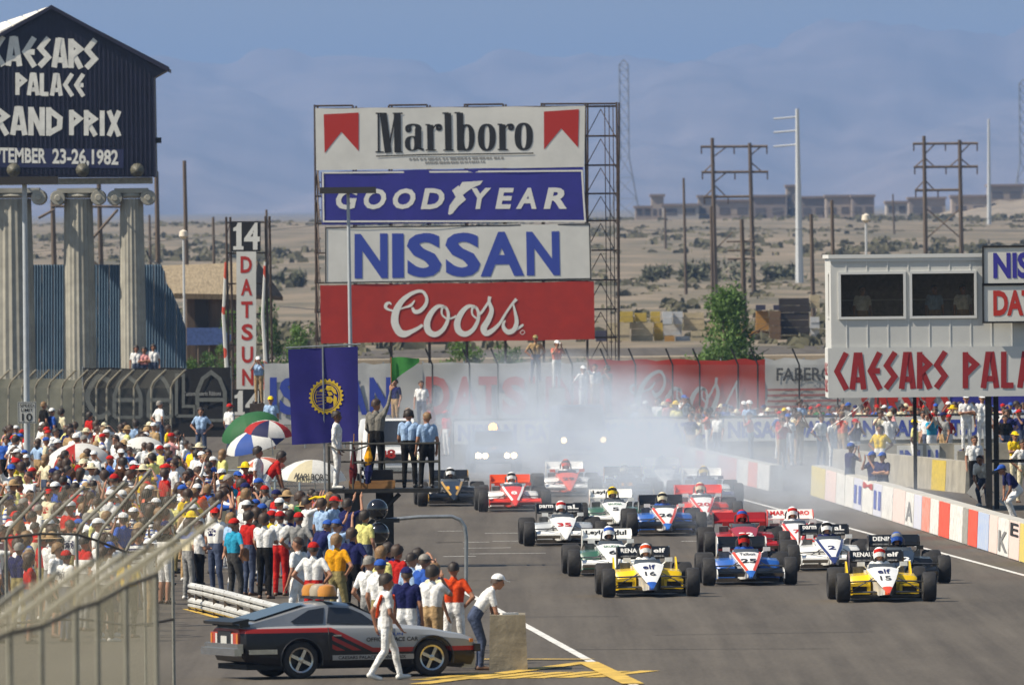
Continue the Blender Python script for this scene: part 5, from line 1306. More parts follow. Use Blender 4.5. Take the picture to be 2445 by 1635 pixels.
    m = MB(); m.tube([(L(2265, 1000).x, .38, 1.35), (x1 - .3, .38, 1.35)], .05, 5); m.build('brace', DARKIRON, r)
cabin()

# ------------------------------------------------------------------ lamp posts, utility poles, pylons
def lamp_post(label, x_top, y_top, x_bot, d, bar, h_r):
    b = atd(x_bot, 1000, d); b.z = 0; t = atd(x_top, y_top, d)
    r = empty('lamp_post', b); tag(r, label, 'lamp post', 'parking area lamp posts')
    m = MB(); m.tube([Vector((0, 0, 0)), t - r.location], [h_r, h_r * .75], 10); m.build('pole', mat('pole_paint_grey', (.40, .43, .45), .5, var=.1), r, smooth=40)
    c = t - r.location; m = MB(); m.box(c + Vector((0, -.1, .06)), (bar, .5, .22)); m.build('lamp_head', mat('lamp_head_dark', (.035, .03, .025), .6), r)
    return r
lamp_post('tall grey lamp post carrying the speed limit sign at left', 56, 418, 62, 420, 2.0, .095)
lamp_post('tall grey lamp post in front of the stacked banners', 797, 440, 806, 495, 1.95, .075)
def speed_sign():
    d = 419.7; a = atd(41, 969, d); b = atd(83, 919, d); r = empty('speed_limit_sign', a); tag(r, 'white speed limit sign with black figures on the left lamp post', 'road sign')
    w, h = b.x - a.x, b.z - a.z; m = MB(); m.box2((0, 0, 0), (w, .02, h)); m.build('plate', mat('sign_plate', (.50, .50, .46), .5), r)
    m = MB(); t = .014
    for q in (((.02, -.004, .02), (w - .02, -.001, .02 + t)), ((.02, -.004, h - .02 - t), (w - .02, -.001, h - .02)), ((.02, -.004, .02), (.02 + t, -.001, h - .02)), ((w - .02 - t, -.004, .02), (w - .02, -.001, h - .02))): m.box2(*q)
    m.build('border', INK, r)
    for word, z0, z1, x0, x1 in (('SPEED', .74, .89, .12, .88), ('LIMIT', .54, .68, .18, .82), ('10', .10, .46, .22, .78)):
        mb = MB(); put_text(mb, word, lambda s, t_: Vector((w * (x0 + (x1 - x0) * s), -.008, h * (z0 + (z1 - z0) * t_))), .015); mb.build('lettering', INK, r, fix=False)
speed_sign()
def gz_at(p): return ground_z(p.x, p.y)
def zoom3(x, y): return ((1400 + x * .4783), (100 + y * .4783))
def pole_at(name, label, ut, vt, ub, d, r0, r1, material, arms=(), group='utility poles', cat='utility pole'):
    t = at(ut, vt, d); b = at(ub, 700, d); b.z = gz_at(b)
    r = empty(name, b); tag(r, label, cat, group)
    m = MB(); m.tube([Vector((0, 0, -.3)), t - b], [r0, r1], 7); m.build('pole', material, r, smooth=40)
    for (ua, va, ub2, vb2, th) in arms:
        p, q = at(ua, va, d) - b, at(ub2, vb2, d) - b; m = MB(); m.tube([p, q], th, 5); m.build('cross_arm', material, r)
    return r
def poles():
    def hframe(label, legs, arms, xs, d):
        b = at(legs[0][0], 700, d); b.z = gz_at(b); r = empty('power_line_frame', b); tag(r, label, 'power pole', 'wooden power line frames')
        for (ut, vt, ub) in legs:
            t = at(ut, vt, d); f = at(ub, 700, d); f.z = gz_at(f); m = MB(); m.tube([f - b - Vector((0, 0, .4)), t - b], [.24, .17], 7); m.build('leg', WOODP, r)
        for (ua, ub, v) in arms:
            m = MB(); m.tube([at(ua, v, d) - b, at(ub, v - 1.2, d) - b], .13, 5); m.build('cross_arm', WOODP, r)
            for uu in (ua + 2, (ua + ub) / 2, ub - 2):
                m = MB(); m.tube([at(uu, v, d) - b, at(uu, v + 17, d) - b], .07, 5); m.build('insulator', mat('insulator_brown', (.06, .04, .03), .4), r)
        for (p, q) in xs:
            m = MB(); m.tube([at(*p, d) - b, at(*q, d) - b], .06, 4); m.build('brace', WOODP, r)
    Z = zoom3
    def seg(a, b): return (Z(*a), Z(*b))
    hframe('wooden double pole power frame nearest the lattice pylon', (((*Z(628, 480), Z(645, 0)[0])), ((*Z(815, 505), Z(836, 0)[0]))), ((Z(570, 0)[0], Z(905, 0)[0], Z(0, 525)[1]), (Z(575, 0)[0], Z(908, 0)[0], Z(0, 652)[1]), (Z(585, 0)[0], Z(830, 0)[0], Z(0, 775)[1])),
           (seg((640, 570), (700, 525)), seg((815, 570), (870, 525)), seg((640, 700), (700, 652)), seg((640, 600), (580, 655)), seg((820, 600), (880, 652)), seg((645, 720), (590, 775)), seg((645, 720), (700, 775)), seg((650, 1030), (730, 950))), 1300)
    hframe('wooden double pole power frame behind the control cabin', (((*Z(1685, 470), Z(1697, 0)[0])), ((*Z(1863, 490), Z(1876, 0)[0]))), ((Z(1630, 0)[0], Z(1955, 0)[0], Z(0, 510)[1]), (Z(1635, 0)[0], Z(1955, 0)[0], Z(0, 626)[1]), (Z(1640, 0)[0], Z(1870, 0)[0], Z(0, 742)[1])),
           (seg((1690, 560), (1740, 510)), seg((1865, 560), (1915, 510)), seg((1690, 580), (1640, 625)), seg((1690, 580), (1740, 625)), seg((1865, 580), (1810, 625)), seg((1865, 580), (1920, 625)), seg((1695, 830), (1870, 980)), seg((1870, 830), (1700, 980)), seg((1690, 690), (1740, 742)), seg((1690, 690), (1640, 742))), 1300)
    wt = mat('steel_pole_white', (.52, .54, .55), .5, var=.08)
    pole_at('steel_power_pole', 'tall white tapered steel power pole with arms on one side', *Z(1052, 335), Z(1064, 0)[0], 1450, .45, .18, wt, tuple((Z(935, 0)[0], Z(0, y + 6)[1], Z(1052, 0)[0], Z(0, y - 4)[1], .10) for y in (380, 448, 518)), cat='power pole')
    pole_at('steel_power_pole', 'faint pale steel power pole near the right edge', *Z(2008, 385), Z(2014, 0)[0], 2600, .42, .2, wt, cat='power pole')
    for i, (lab, a, b, d, r0, arms) in enumerate((
        ('brown wooden pole between scaffold and double pole frame', (485, 680), 498, 1300, .16, ()),
        ('dark wooden pole with low cross arms beside the conical tree', (775, 885), 790, 1000, .21, ((700, 998, 835, 996, .07), (705, 1042, 835, 1040, .07), (705, 1085, 840, 1082, .08))),
        ('dark wooden pole just left of the control cabin', (1122, 860), 1132, 1050, .19, ()),
        ('dark wooden pole rising behind the cabin corner', (1225, 790), 1236, 1050, .18, ()),
        ('short wooden pole against the first double pole frame', (622, 820), 630, 1150, .15, ()),
        ('thin faded pole between the steel pole and cabin frames', (1530, 760), 1540, 2300, .18, ()),
        ('faded pole with bushy foot beside the scaffold', (393, 830), 398, 2000, .2, ()))):
        pole_at('utility_pole', lab, *zoom3(*a), zoom3(b, 0)[0], d, r0, r0 * .7, WOODP, tuple((*zoom3(x0, y0), *zoom3(x1, y1), t) for (x0, y0, x1, y1, t) in arms))
    for (lab, xt, yt, xb, d, r0) in (('tall wooden pole standing alone right of the temple sign', 422, 368, 430, 900, .17), ('wooden pole at the right edge of the temple sign', 358, 392, 364, 850, .19), ('wooden pole seen between the second and third columns', 226, 418, 236, 850, .19), ('wooden pole seen between the first and second columns', 120, 452, 128, 850, .2),
                               ('thin wooden pole just right of the sign tower', 610, 480, 614, 1000, .12), ('short faded pole between temple sign and sign tower', 342, 492, 346, 1300, .16), ('short faded pole left of the sign tower', 488, 497, 492, 1100, .14)):
        o = pole_at('utility_pole', lab, xt * D, yt * D, xb * D, d, r0, r0 * .7, WOODP)
    # braces between the poles behind the columns
    for (lab, a, b) in (('timber brace crossing behind the second column upwards', (196, 565), (270, 480)), ('timber brace crossing behind the second column downwards', (190, 575), (235, 620)), ('timber cross bar high behind the columns', (118, 473), (300, 474)), ('loose timber strut beside the left column', (88, 500), (125, 480))):
        m = MB(); p, q = atd(*a, 849), atd(*b, 849); base = (p + q) / 2; o = None
        m.tube([p - base, q - base], .09, 5); o = m.build('timber_brace', WOODP); o.location = base; tag(o, lab, 'brace', 'pole braces')
    # lamp heads on thin poles
    for (lab, xt, yt, d) in (('thin white mast with round lamp left of the sign tower', 420, 537, 640), ('thin white mast with lamp above the control cabin', 1983, 500, 1000)):
        t = atd(xt, yt, d); b = Vector((t.x, d, gz_at(t))); r = empty('lamp_mast', b); tag(r, lab, 'lamp mast', 'thin lamp masts'); sc = d / 640
        m = MB(); m.tube([(0, 0, 0), (0, 0, t.z - b.z)], .05 * sc, 6); m.build('pole', wt, r); m = MB(); m.lathe([(.02, .22 * sc), (.17 * sc, .14 * sc), (.2 * sc, -.08 * sc), (.08 * sc, -.2 * sc)], 10, (0, 0, t.z - b.z)); m.build('lamp_head', mat('lamp_globe', (.7, .62, .5), .5), r, smooth=40)
    # lattice pylons
    def pylon(label, u, vt, d):
        t = at(u, vt, d); b = Vector((t.x, d, gz_at(t))); r = empty('lattice_pylon', b); tag(r, label, 'pylon', 'steel lattice pylons'); Hh = t.z - b.z
        ms = mat('pylon_steel', (.16, .17, .19), .6, metal=.3); wz = lambda z: (2.6 if z > Hh * .40 else 2.6 + (1 - z / (Hh * .4)) * 6.5) / 2
        lv = [0, .14, .27, .40, .48, .56, .64, .72, .80, .87, .93, .97]; 
        for sx in (-1, 1):
            for sy in (-1, 1):
                m = MB(); m.tube([Vector((sx * wz(q * Hh), sy * wz(q * Hh), q * Hh)) for q in lv] + [Vector((0, 0, Hh))], .17, 4); m.build('leg', ms, r)
        for q0, q1 in zip(lv, lv[1:]):
            m = MB()
            for sx, sy in ((1, 0), (0, 1)):
                for s in (-1, 1):
                    w0, w1 = wz(q0 * Hh), wz(q1 * Hh)
                    f = (lambda w, a: Vector((a * w, s * w, 0))) if sx else (lambda w, a: Vector((s * w, a * w, 0)))
                    m.tube([f(w0, -1) + Vector((0, 0, q0 * Hh)), f(w1, 1) + Vector((0, 0, q1 * Hh))], .09, 3, caps=False); m.tube([f(w0, 1) + Vector((0, 0, q0 * Hh)), f(w1, -1) + Vector((0, 0, q1 * Hh))], .09, 3, caps=False); m.tube([f(w1, -1) + Vector((0, 0, q1 * Hh)), f(w1, 1) + Vector((0, 0, q1 * Hh))], .09, 3, caps=False)
            m.build('lattice', ms, r)
    pylon('faint blue lattice pylon behind the scaffold', 1489, 143, 4200); pylon('faint lattice pylon cut by the right edge', 2443, 190, 4600)
    # sagging wires
    def wire(label, pts, d, th, sag=.0):
        ps = [atd(x, y, d) for x, y in pts]; base = ps[0].copy(); q = []
        for a, b in zip(ps, ps[1:]):
            for k in range(9): t_ = k / 8; q.append(a.lerp(b, t_) - base - Vector((0, 0, sag * 4 * t_ * (1 - t_))))
        m = MB(); m.tube(q, th, 3, caps=False); o = m.build('overhead_wire', mat('wire_dark', (.08, .08, .08), .6)); o.location = base; tag(o, label, 'wire', 'overhead wires')
    wire('wire stretched across the desert at the right', ((1420, 528), (1700, 524), (2000, 527), (2345, 530)), 1300, .03)
    wire('upper wire left of the scaffold towards the columns', ((-20, 590), (130, 572), (420, 548), (735, 516)), 850, .025)
    wire('dark cable sloping down from the third column to the hut', ((335, 575), (350, 600), (470, 640), (545, 682)), 690, .05, .1)
    wire('lower wire right of the sign tower', ((640, 702), (735, 710)), 690, .03)
    wire('wire beside the pylon across the hazy right', ((1460, 470), (1640, 488), (1830, 470), (2345, 500)), 1450, .025, .5)
poles()

# ------------------------------------------------------------------ vegetation
def leaf_mat(name, c): 
    return mat(name, c, .7, var=.45, scale=1.3, trans=.3)
LEAFS = [leaf_mat('leaf_green', (.075, .14, .035)), leaf_mat('leaf_olive', (.085, .11, .04)), leaf_mat('leaf_bright', (.10, .18, .035)), leaf_mat('leaf_sage', (.10, .115, .065))]
BARK = mat('bark', (.10, .07, .05), .9, var=.3)
def tree(name, label, base, h, w, leaf, shape='cone', seed=0, n=1500, ls=.16, trunk=True, cat='tree', group=None):
    rr = random.Random(seed); r = empty(name, base); tag(r, label, cat, group)
    if trunk:
        m = MB(); m.tube([(0, 0, 0), (rr.uniform(-.1, .1), 0, h * .3), (rr.uniform(-.15, .15), 0, h * .8)], [w * .05 + .03, w * .035 + .02, .02], 7)
        for k in range(9):
            a = rr.uniform(0, 2 * pi); z = h * rr.uniform(.15, .65); q = Vector((cos(a) * w * .36, sin(a) * w * .36, z + h * .16)); m.tube([(0, 0, z), q * Vector((.5, .5, 1)) if False else Vector((q.x * .5, q.y * .5, z + h * .06)), q], [.045, .03, .012], 5)
        m.build('trunk', BARK, r)
    blobs = []
    for k in range(60 if shape == 'cone' else 26 if shape != 'low' else 16):
        if shape == 'cone':
            t = rr.random() ** 1.35; z = h * (.06 + .92 * t); rad = w * .5 * (1 - t) ** .9 * rr.uniform(.35, 1.05) + .1
        elif shape == 'round':
            t = rr.random(); z = h * (.25 + .7 * t); rad = w * .5 * sqrt(max(.05, 1 - ((t - .45) / .6) ** 2)) * rr.uniform(.5, 1)
        else:
            z = h * rr.uniform(.15, .8); rad = w * .5 * rr.uniform(.2, 1)
        a = rr.uniform(0, 2 * pi); br = w * rr.uniform(.07, .13) if shape == 'cone' else w * rr.uniform(.10, .19)
        blobs.append((Vector((cos(a) * rad * .85, sin(a) * rad * .85, z)), br))
    vs_ = []; fs = []
    for k in range(n):
        c, br = blobs[rr.randrange(len(blobs))]
        v = Vector((rr.gauss(0, 1), rr.gauss(0, 1), rr.gauss(0, 1))).normalized() * br * rr.uniform(.45, 1.25); p = c + v
        if p.z < .03: p.z = .03 + rr.random() * .1
        d1 = Vector((rr.gauss(0, .6), rr.gauss(0, .6), rr.gauss(.5, .7))).normalized(); d2 = d1.cross(Vector((rr.gauss(0, 1), rr.gauss(0, 1), rr.gauss(0, 1)))).normalized(); s = ls * rr.uniform(.6, 1.5)
        b = len(vs_); vs_ += [p - d2 * s * .32, p + d1 * s * .5 , p + d2 * s * .32, p + d1 * s * 1.1 + d2 * s * .05]; fs.append((b, b + 1, b + 2)); fs.append((b, b + 3, b + 1))
    m = MB(); m.add(vs_, fs); m.build('crown', leaf, r, fix=False)
    return r
def gp(x, y, d):
    p = atd(x, y, d); return Vector((p.x, d, ground_z(p.x, d)))
def plants():
    pm = lambda d: F / d / D                                                 # display px per metre
    b = gp(1664, 840, 640); tree('conifer_tree', 'green conical tree standing alone behind the red script banner', b, (atd(1664, 664, 640).z), 300 / pm(640), LEAFS[2], 'cone', 4, 9000, .20)
    for (lab, x, yt, w, d, lf, sh, sd, n) in (
        ('green tree growing behind the sign tower', 610, 678, 78, 660, 0, 'round', 7, 1500), ('light green tree right of the sign tower', 690, 728, 92, 665, 2, 'round', 9, 1500),
        ('green tree just left of the sign tower', 525, 706, 60, 668, 2, 'round', 11, 900), ('low green bush before the hut', 480, 786, 95, 650, 0, 'low', 13, 1100), ('low green bush beside the blue wall edge', 438, 800, 60, 648, 2, 'low', 15, 700),
        ('green bush under the lowest scaffold banner', 1060, 784, 110, 640, 2, 'round', 17, 1500), ('smaller green bush under the scaffold further right', 1165, 788, 90, 645, 0, 'round', 19, 1200), ('dark bush at the right foot of the scaffold', 1305, 800, 110, 650, 1, 'low', 21, 1000), ('low bush left of the blue flag', 640, 792, 80, 655, 0, 'low', 23, 900)):
        b = gp(x, 850, d); tree('leafy_tree' if sh == 'round' else 'leafy_bush', lab, b, atd(x, yt, d).z - b.z, w / pm(d), LEAFS[lf], sh, sd, n, .17, sh == 'round', 'tree' if sh == 'round' else 'bush', 'trees and bushes behind the far fence')
    # desert scrub
    rr = random.Random(31); m = MB(); vs_ = []; fs = []
    for k in range(15000):
        d = 700 + 3000 * rr.random() ** 1.6; u = rr.uniform(-1500, 3900); p = at(u, 600, d); z = ground_z(p.x, d)
        if sin(u * .004 + d * .006) + sin(d * .013 + 1.3) + rr.gauss(0, .6) < .35: continue
        s = rr.uniform(.25, .75) * (1 + d / 3500); c = Vector((p.x, d, z))
        for q in range(4):
            a = rr.uniform(0, 2 * pi); o = c + Vector((rr.uniform(-1, 1) * s, rr.uniform(-1, 1) * s, 0)); hgt = s * rr.uniform(.4, .8); wv = Vector((cos(a), sin(a) * .4, 0)) * s * .7
            b = len(vs_); vs_ += [o - wv - Vector((0, 0, .15)), o + wv - Vector((0, 0, .15)), o + wv * .7 + Vector((0, 0, hgt * .8)), o + Vector((0, .1, hgt)), o - wv * .7 + Vector((0, 0, hgt * .7))]; fs.append((b, b + 1, b + 2, b + 3, b + 4))
    m.add(vs_, fs); o = m.build('desert_scrub', mat('scrub', (.12, .112, .066), .9, var=.4, scale=.3), fix=False); tag(o, 'scattered grey green scrub over the desert', 'scrub', kind='stuff')
    for (lab, x, y, w) in (('dark scrub patch right of the sign tower', 672, 645, 80), ('dark scrub patch right of the scaffold', 1500, 632, 70), ('dark scrub strip behind the first double pole frame', 1640, 640, 160), ('dark scrub patch behind the white steel pole', 1790, 632, 90), ('dark scrub patch left of the white steel pole', 1580, 640, 60)):
        d = 1500.0; b = gp(x, y, d); tree('scrub_bush', lab, b, 1.5, w / pm(d), mat('scrub_dark', (.11, .115, .07), .9, var=.4, scale=.6), 'low', int(x), 600, .6, False, 'bush', 'dark scrub patches on the desert')
plants()

# ------------------------------------------------------------------ hut, stacked pallets, far buildings
def hut():
    d = 680.0; b = gp(500, 840, d); r = empty('thatched_hut', b); tag(r, 'brown hut with pale thatched roof behind the sign tower', 'hut')
    L = lambda x, y, o=0.0: local(r, atd(x, y, d) + Vector((0, o, 0)))
    z2 = lambda x, y: (x * .3826 / D, (400 + y * .3826) / D)
    m = MB(); a, c = L(*z2(1165, 780)), L(*z2(1500, 990)); m.box2((a.x, .6, 0), (c.x + .6, 4.0, a.z)); m.build('wall', mat('hut_wall', (.09, .062, .042), .9, var=.3, scale=1.5, stretch=(3, 1, .3)), r)
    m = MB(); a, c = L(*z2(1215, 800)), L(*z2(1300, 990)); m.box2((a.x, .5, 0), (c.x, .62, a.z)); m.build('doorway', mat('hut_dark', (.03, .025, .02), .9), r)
    th = mat('thatch', (.27, .215, .14), .95, var=.3, scale=5, bump=.8, stretch=(2, 1, .5)); 
    e0, e1 = L(*z2(1085, 785)), L(*z2(1760, 792)); g0, g1 = L(*z2(1000, 612), 2.5), L(*z2(1590, 590), 2.5)
    m = MB(); q = [e0, Vector((e1.x - 1.4, e0.y, e1.z)), g1, g0]; m.add(q + [p + Vector((0, .1, -.25)) for p in q], [(0, 1, 2, 3), (7, 6, 5, 4), (0, 4, 5, 1), (1, 5, 6, 2), (2, 6, 7, 3), (3, 7, 4, 0)]); m.build('roof', th, r)
    m = MB(); q = [Vector((e1.x - 1.4, e0.y - .05, e1.z)), Vector((e1.x, 2.5, e1.z - .1)), g1 + Vector((.1, 0, .05)), g1 + Vector((-.1, -.1, 0))]; m.add(q + [p + Vector((0, .15, -.2)) for p in q], [(0, 1, 2, 3), (7, 6, 5, 4), (0, 4, 5, 1), (1, 5, 6, 2), (2, 6, 7, 3), (3, 7, 4, 0)]); m.build('gable', mat('thatch_dark', (.12, .09, .065), .95, var=.3, scale=4), r)
    m = MB(); a, c = L(*z2(1165, 1000)), L(*z2(1445, 1105)); m.box2((a.x, -.2, c.z), (c.x, -.1, a.z)); m.build('awning', mat('awning_blue', (.05, .09, .24), .8, var=.3), r)
    for k in range(5):
        x = a.x + (c.x - a.x) * k / 4; m = MB(); m.tube([(x, -.12, 0), (x, -.12, c.z)], .05, 5); m.build('post', WOODP, r)
hut()
def stacks():
    cols = dict(y=(.50, .36, .06), t=(.46, .38, .24), w=(.52, .53, .54), o=(.42, .22, .05), b=(.15, .09, .045), k=(.03, .023, .018), s=(.55, .40, .16), n=(.04, .04, .07))
    rects = (('y', 165, 1345, 235, 1400), ('y', 240, 1352, 300, 1397), ('y', 320, 1345, 370, 1400), ('t', 105, 1400, 220, 1495), ('t', 222, 1400, 335, 1495), ('y', 337, 1400, 383, 1492), ('w', 380, 1345, 430, 1410), ('w', 432, 1345, 482, 1410), ('w', 385, 1412, 480, 1465), ('o', 390, 1467, 442, 1496), ('w', 445, 1468, 520, 1496), ('t', 485, 1350, 590, 1440), ('t', 522, 1442, 600, 1495),
             ('o', 845, 1342, 912, 1440), ('o', 815, 1442, 912, 1496), ('b', 914, 1342, 972, 1492), ('k', 962, 1278, 1115, 1462), ('t', 1117, 1262, 1165, 1330), ('w', 1117, 1372, 1165, 1430), ('w', 1117, 1432, 1165, 1490), ('s', 970, 1464, 1115, 1494), ('n', 845, 1312, 895, 1340), ('n', 935, 1312, 975, 1340), ('t', 600, 1400, 690, 1495), ('y', 692, 1410, 780, 1495), ('n', 45, 1440, 108, 1496))
    nm = dict(y='yellow', t='tan', w='pale grey', o='orange', b='brown', k='large black', s='straw coloured', n='dark blue')
    for i, (c, x0, y0, x1, y1) in enumerate(rects):
        d = 925.0 + (i % 3) * .8; a = at(*zoom3(x0, y1), d); b = at(*zoom3(x1, y0), d)
        base = Vector(((a.x + b.x) / 2, d, a.z)); w, h = b.x - a.x, b.z - a.z
        r = empty('pallet_stack', base)
        below = y1 < 1488
        tag(r, '%s pallet stack %s, %s' % (nm[c], {240: 'on top, left of a gap', 320: 'on top, right of a gap', 432: 'on top at the right', 385: 'in the second layer', 105: 'on the ground nearest the scaffold', 222: 'on the ground, second from the scaffold'}.get(x0, 'on top of another' if below else 'on the ground'), ('just right of the scaffold' if x0 < 240 else 'second group right of the scaffold' if x0 < 380 else 'midway to the conical tree' if x0 < 480 else 'left of the conical tree' if x0 < 600 else 'hidden by the conical tree' if x0 < 800 else 'right of the conical tree' if x0 < 930 else 'beside the cabin corner')), 'pallet stack', 'pallet stacks behind the far road')
        nrow = max(1, round(h / .45)); mt = mat('pallet_' + c, cols[c], .85, var=.2, scale=1.2)
        for k in range(nrow):
            m = MB(); j = random.Random(i * 9 + k); m.box2((-w / 2 + j.uniform(0, .05), j.uniform(0, .08), h * k / nrow + .012), (w / 2 - j.uniform(0, .05), 1.3, h * (k + 1) / nrow - .012)); m.build('layer', mt, r)
    sheet('far_road', [(-700, 800), (700, 800), (700, 868), (-700, 868)], 0, ASPHALT)
    o = bpy.data.objects['far_road']; o.location.z = 1.42
    m = MB(); m.box2((-700, 792, .2), (700, 799.9, 1.40)); o = m.build('embankment', mat('embankment_earth', (.34, .28, .20), .95, var=.3, scale=.5)); tag(o, kind='structure')
stacks()
def far_buildings():
    rr = random.Random(8); tints = ((.30, .25, .21), (.36, .30, .25), (.24, .20, .18), (.42, .38, .34))
    data = [(1455, 470, 1492, 508, 3000, 0, 'at the far left of the row'), (1492, 455, 1520, 505, 3020, 1, 'with a dark tower'), (1518, 462, 1600, 508, 3000, 3, 'long and pale, behind the brown pole'), (1600, 452, 1640, 506, 3010, 0, 'left of the double pole frame'), (1640, 448, 1720, 500, 3030, 1, 'between the legs of the double pole frame'), (1722, 440, 1800, 502, 3100, 2, 'tallest of the row, left of the steel pole'), (1802, 436, 1830, 502, 3110, 0, 'directly behind the steel pole'), (1834, 443, 1890, 506, 3080, 2, 'right of the steel pole'), (1892, 450, 1950, 506, 3060, 1, 'behind the dark pole'), (1952, 446, 2002, 505, 3050, 2, 'at the end of the dense row'), (2030, 462, 2078, 505, 3000, 3, 'pale and separate before the second frame'), (2082, 452, 2165, 500, 3200, 0, 'behind the second double pole frame'), (2180, 440, 2262, 508, 3100, 1, 'on the low hill'), (2264, 430, 2345, 500, 3120, 0, 'topmost on the low hill at the right edge')]
    for (x0, y0, x1, y1, d, c, where) in data:
        a, b = atd(x0, y1, d), atd(x1, y0, d); g = ground_z(a.x, d); r = empty('apartment_block', ((a.x + b.x) / 2, d, g)); tag(r, 'hazy brown apartment block ' + where, 'building', 'far apartment blocks')
        w = b.x - a.x; h = max(3, b.z - g) * rr.uniform(.72, 1.12); wm = mat('far_wall_%d' % c, tints[c], .9, var=.15, scale=.2)
        m = MB(); m.box2((-w / 2, 0, -.5), (w / 2, 12, h)); m.build('wall', wm, r)
        m = MB(); m.box2((-w / 2 - .3, -.4, h), (w / 2 + .3, 12.4, h + .5)); m.build('roof', mat('far_roof', (.22, .17, .14), .9), r)
        nx = max(2, int(w / 3.2)); fl = max(1, int(h / 3))
        for j in range(fl):
            for i in range(nx):
                m = MB(); x = -w / 2 + (i + .5) * w / nx; z = 1 + j * 3.0; m.box2((x - w / nx * .3, -.06, z), (x + w / nx * .3, .02, z + 1.4)); m.build('window', mat('far_window', (.11, .10, .10), .4), r)
    m = MB(); n = 24; vs_ = []
    for j, (dy, k) in enumerate(((-160, 0), (-60, .55), (0, 1), (90, .9), (220, 0))):
        for i in range(n + 1):
            u = 2090 * D + i * 26; p = at(u, 520, 3150 + dy); g = ground_z(p.x, 3150 + dy); e = min(1, i / 8.0); vs_.append((p.x, 3150 + dy, g - 1 + (k * e * (6 + rr.uniform(-.5, .5)))))
    m.add(vs_, [(j * (n + 1) + i, j * (n + 1) + i + 1, (j + 1) * (n + 1) + i + 1, (j + 1) * (n + 1) + i) for j in range(4) for i in range(n)]); o = m.build('hill', mat('hill_earth', (.24, .2, .15), .95, var=.3, scale=.05), smooth='all'); tag(o, kind='structure')
far_buildings()
# ================================================================== pace car, platform, barriers, umbrellas, service vehicles
CHROME = mat('bumper_chrome', (.45, .45, .44), .25, metal=.9, var=.15)
def eval_mods(ob):
    dg = bpy.context.evaluated_depsgraph_get(); dg.update(); me = bpy.data.meshes.new_from_object(ob.evaluated_get(dg), depsgraph=dg); return me
def pace_paint():
    m = bpy.data.materials.new('two_tone_paint'); m.use_nodes = True; nt = m.node_tree; b = nt.nodes['Principled BSDF']; b.inputs['Roughness'].default_value = .35; b.inputs['Coat Weight'].default_value = .12; b.inputs['Specular IOR Level'].default_value = .3
    tc = nt.nodes.new('ShaderNodeTexCoord'); sp = nt.nodes.new('ShaderNodeSeparateXYZ'); nt.links.new(tc.outputs['Object'], sp.inputs[0])
    def mth(op, a, b_=None):
        n = nt.nodes.new('ShaderNodeMath'); n.operation = op
        for i, x in enumerate((a, b_)):
            if x is None: continue
            if isinstance(x, (int, float)): n.inputs[i].default_value = x
            else: nt.links.new(x, n.inputs[i])
        return n.outputs[0]
    y, z = sp.outputs[1], sp.outputs[2]
    mr = nt.nodes.new('ShaderNodeMapRange'); nt.links.new(y, mr.inputs[0])
    for i, v in ((1, -.62), (2, .10), (3, .845), (4, .50)): mr.inputs[i].default_value = v
    dz = mth('SUBTRACT', mr.outputs[0], z)                      # depth below the colour edge
    red = mth('MULTIPLY', mth('GREATER_THAN', dz, 0.0), mth('LESS_THAN', dz, .075))
    slash = mth('MULTIPLY', mth('LESS_THAN', mth('FRACT', mth('MULTIPLY', dz, 7.2)), .52), mth('MULTIPLY', mth('LESS_THAN', dz, .55), mth('GREATER_THAN', dz, 0)))
    zone = mth('MULTIPLY', mth('GREATER_THAN', y, -.62), mth('LESS_THAN', y, .10)); zone = mth('MULTIPLY', zone, mth('GREATER_THAN', z, .46))
    redf = mth('MAXIMUM', red, mth('MULTIPLY', slash, zone)); low = mth('GREATER_THAN', dz, 0.0)
    c1 = nt.nodes.new('ShaderNodeMix'); c1.data_type = 'RGBA'; c1.inputs[6].default_value = (.27, .285, .30, 1); c1.inputs[7].default_value = (.012, .011, .012, 1); nt.links.new(low, c1.inputs[0])
    c2 = nt.nodes.new('ShaderNodeMix'); c2.data_type = 'RGBA'; nt.links.new(c1.outputs[2], c2.inputs[6]); c2.inputs[7].default_value = (.30, .022, .018, 1); nt.links.new(redf, c2.inputs[0])
    nt.links.new(c2.outputs[2], b.inputs['Base Color']); return m
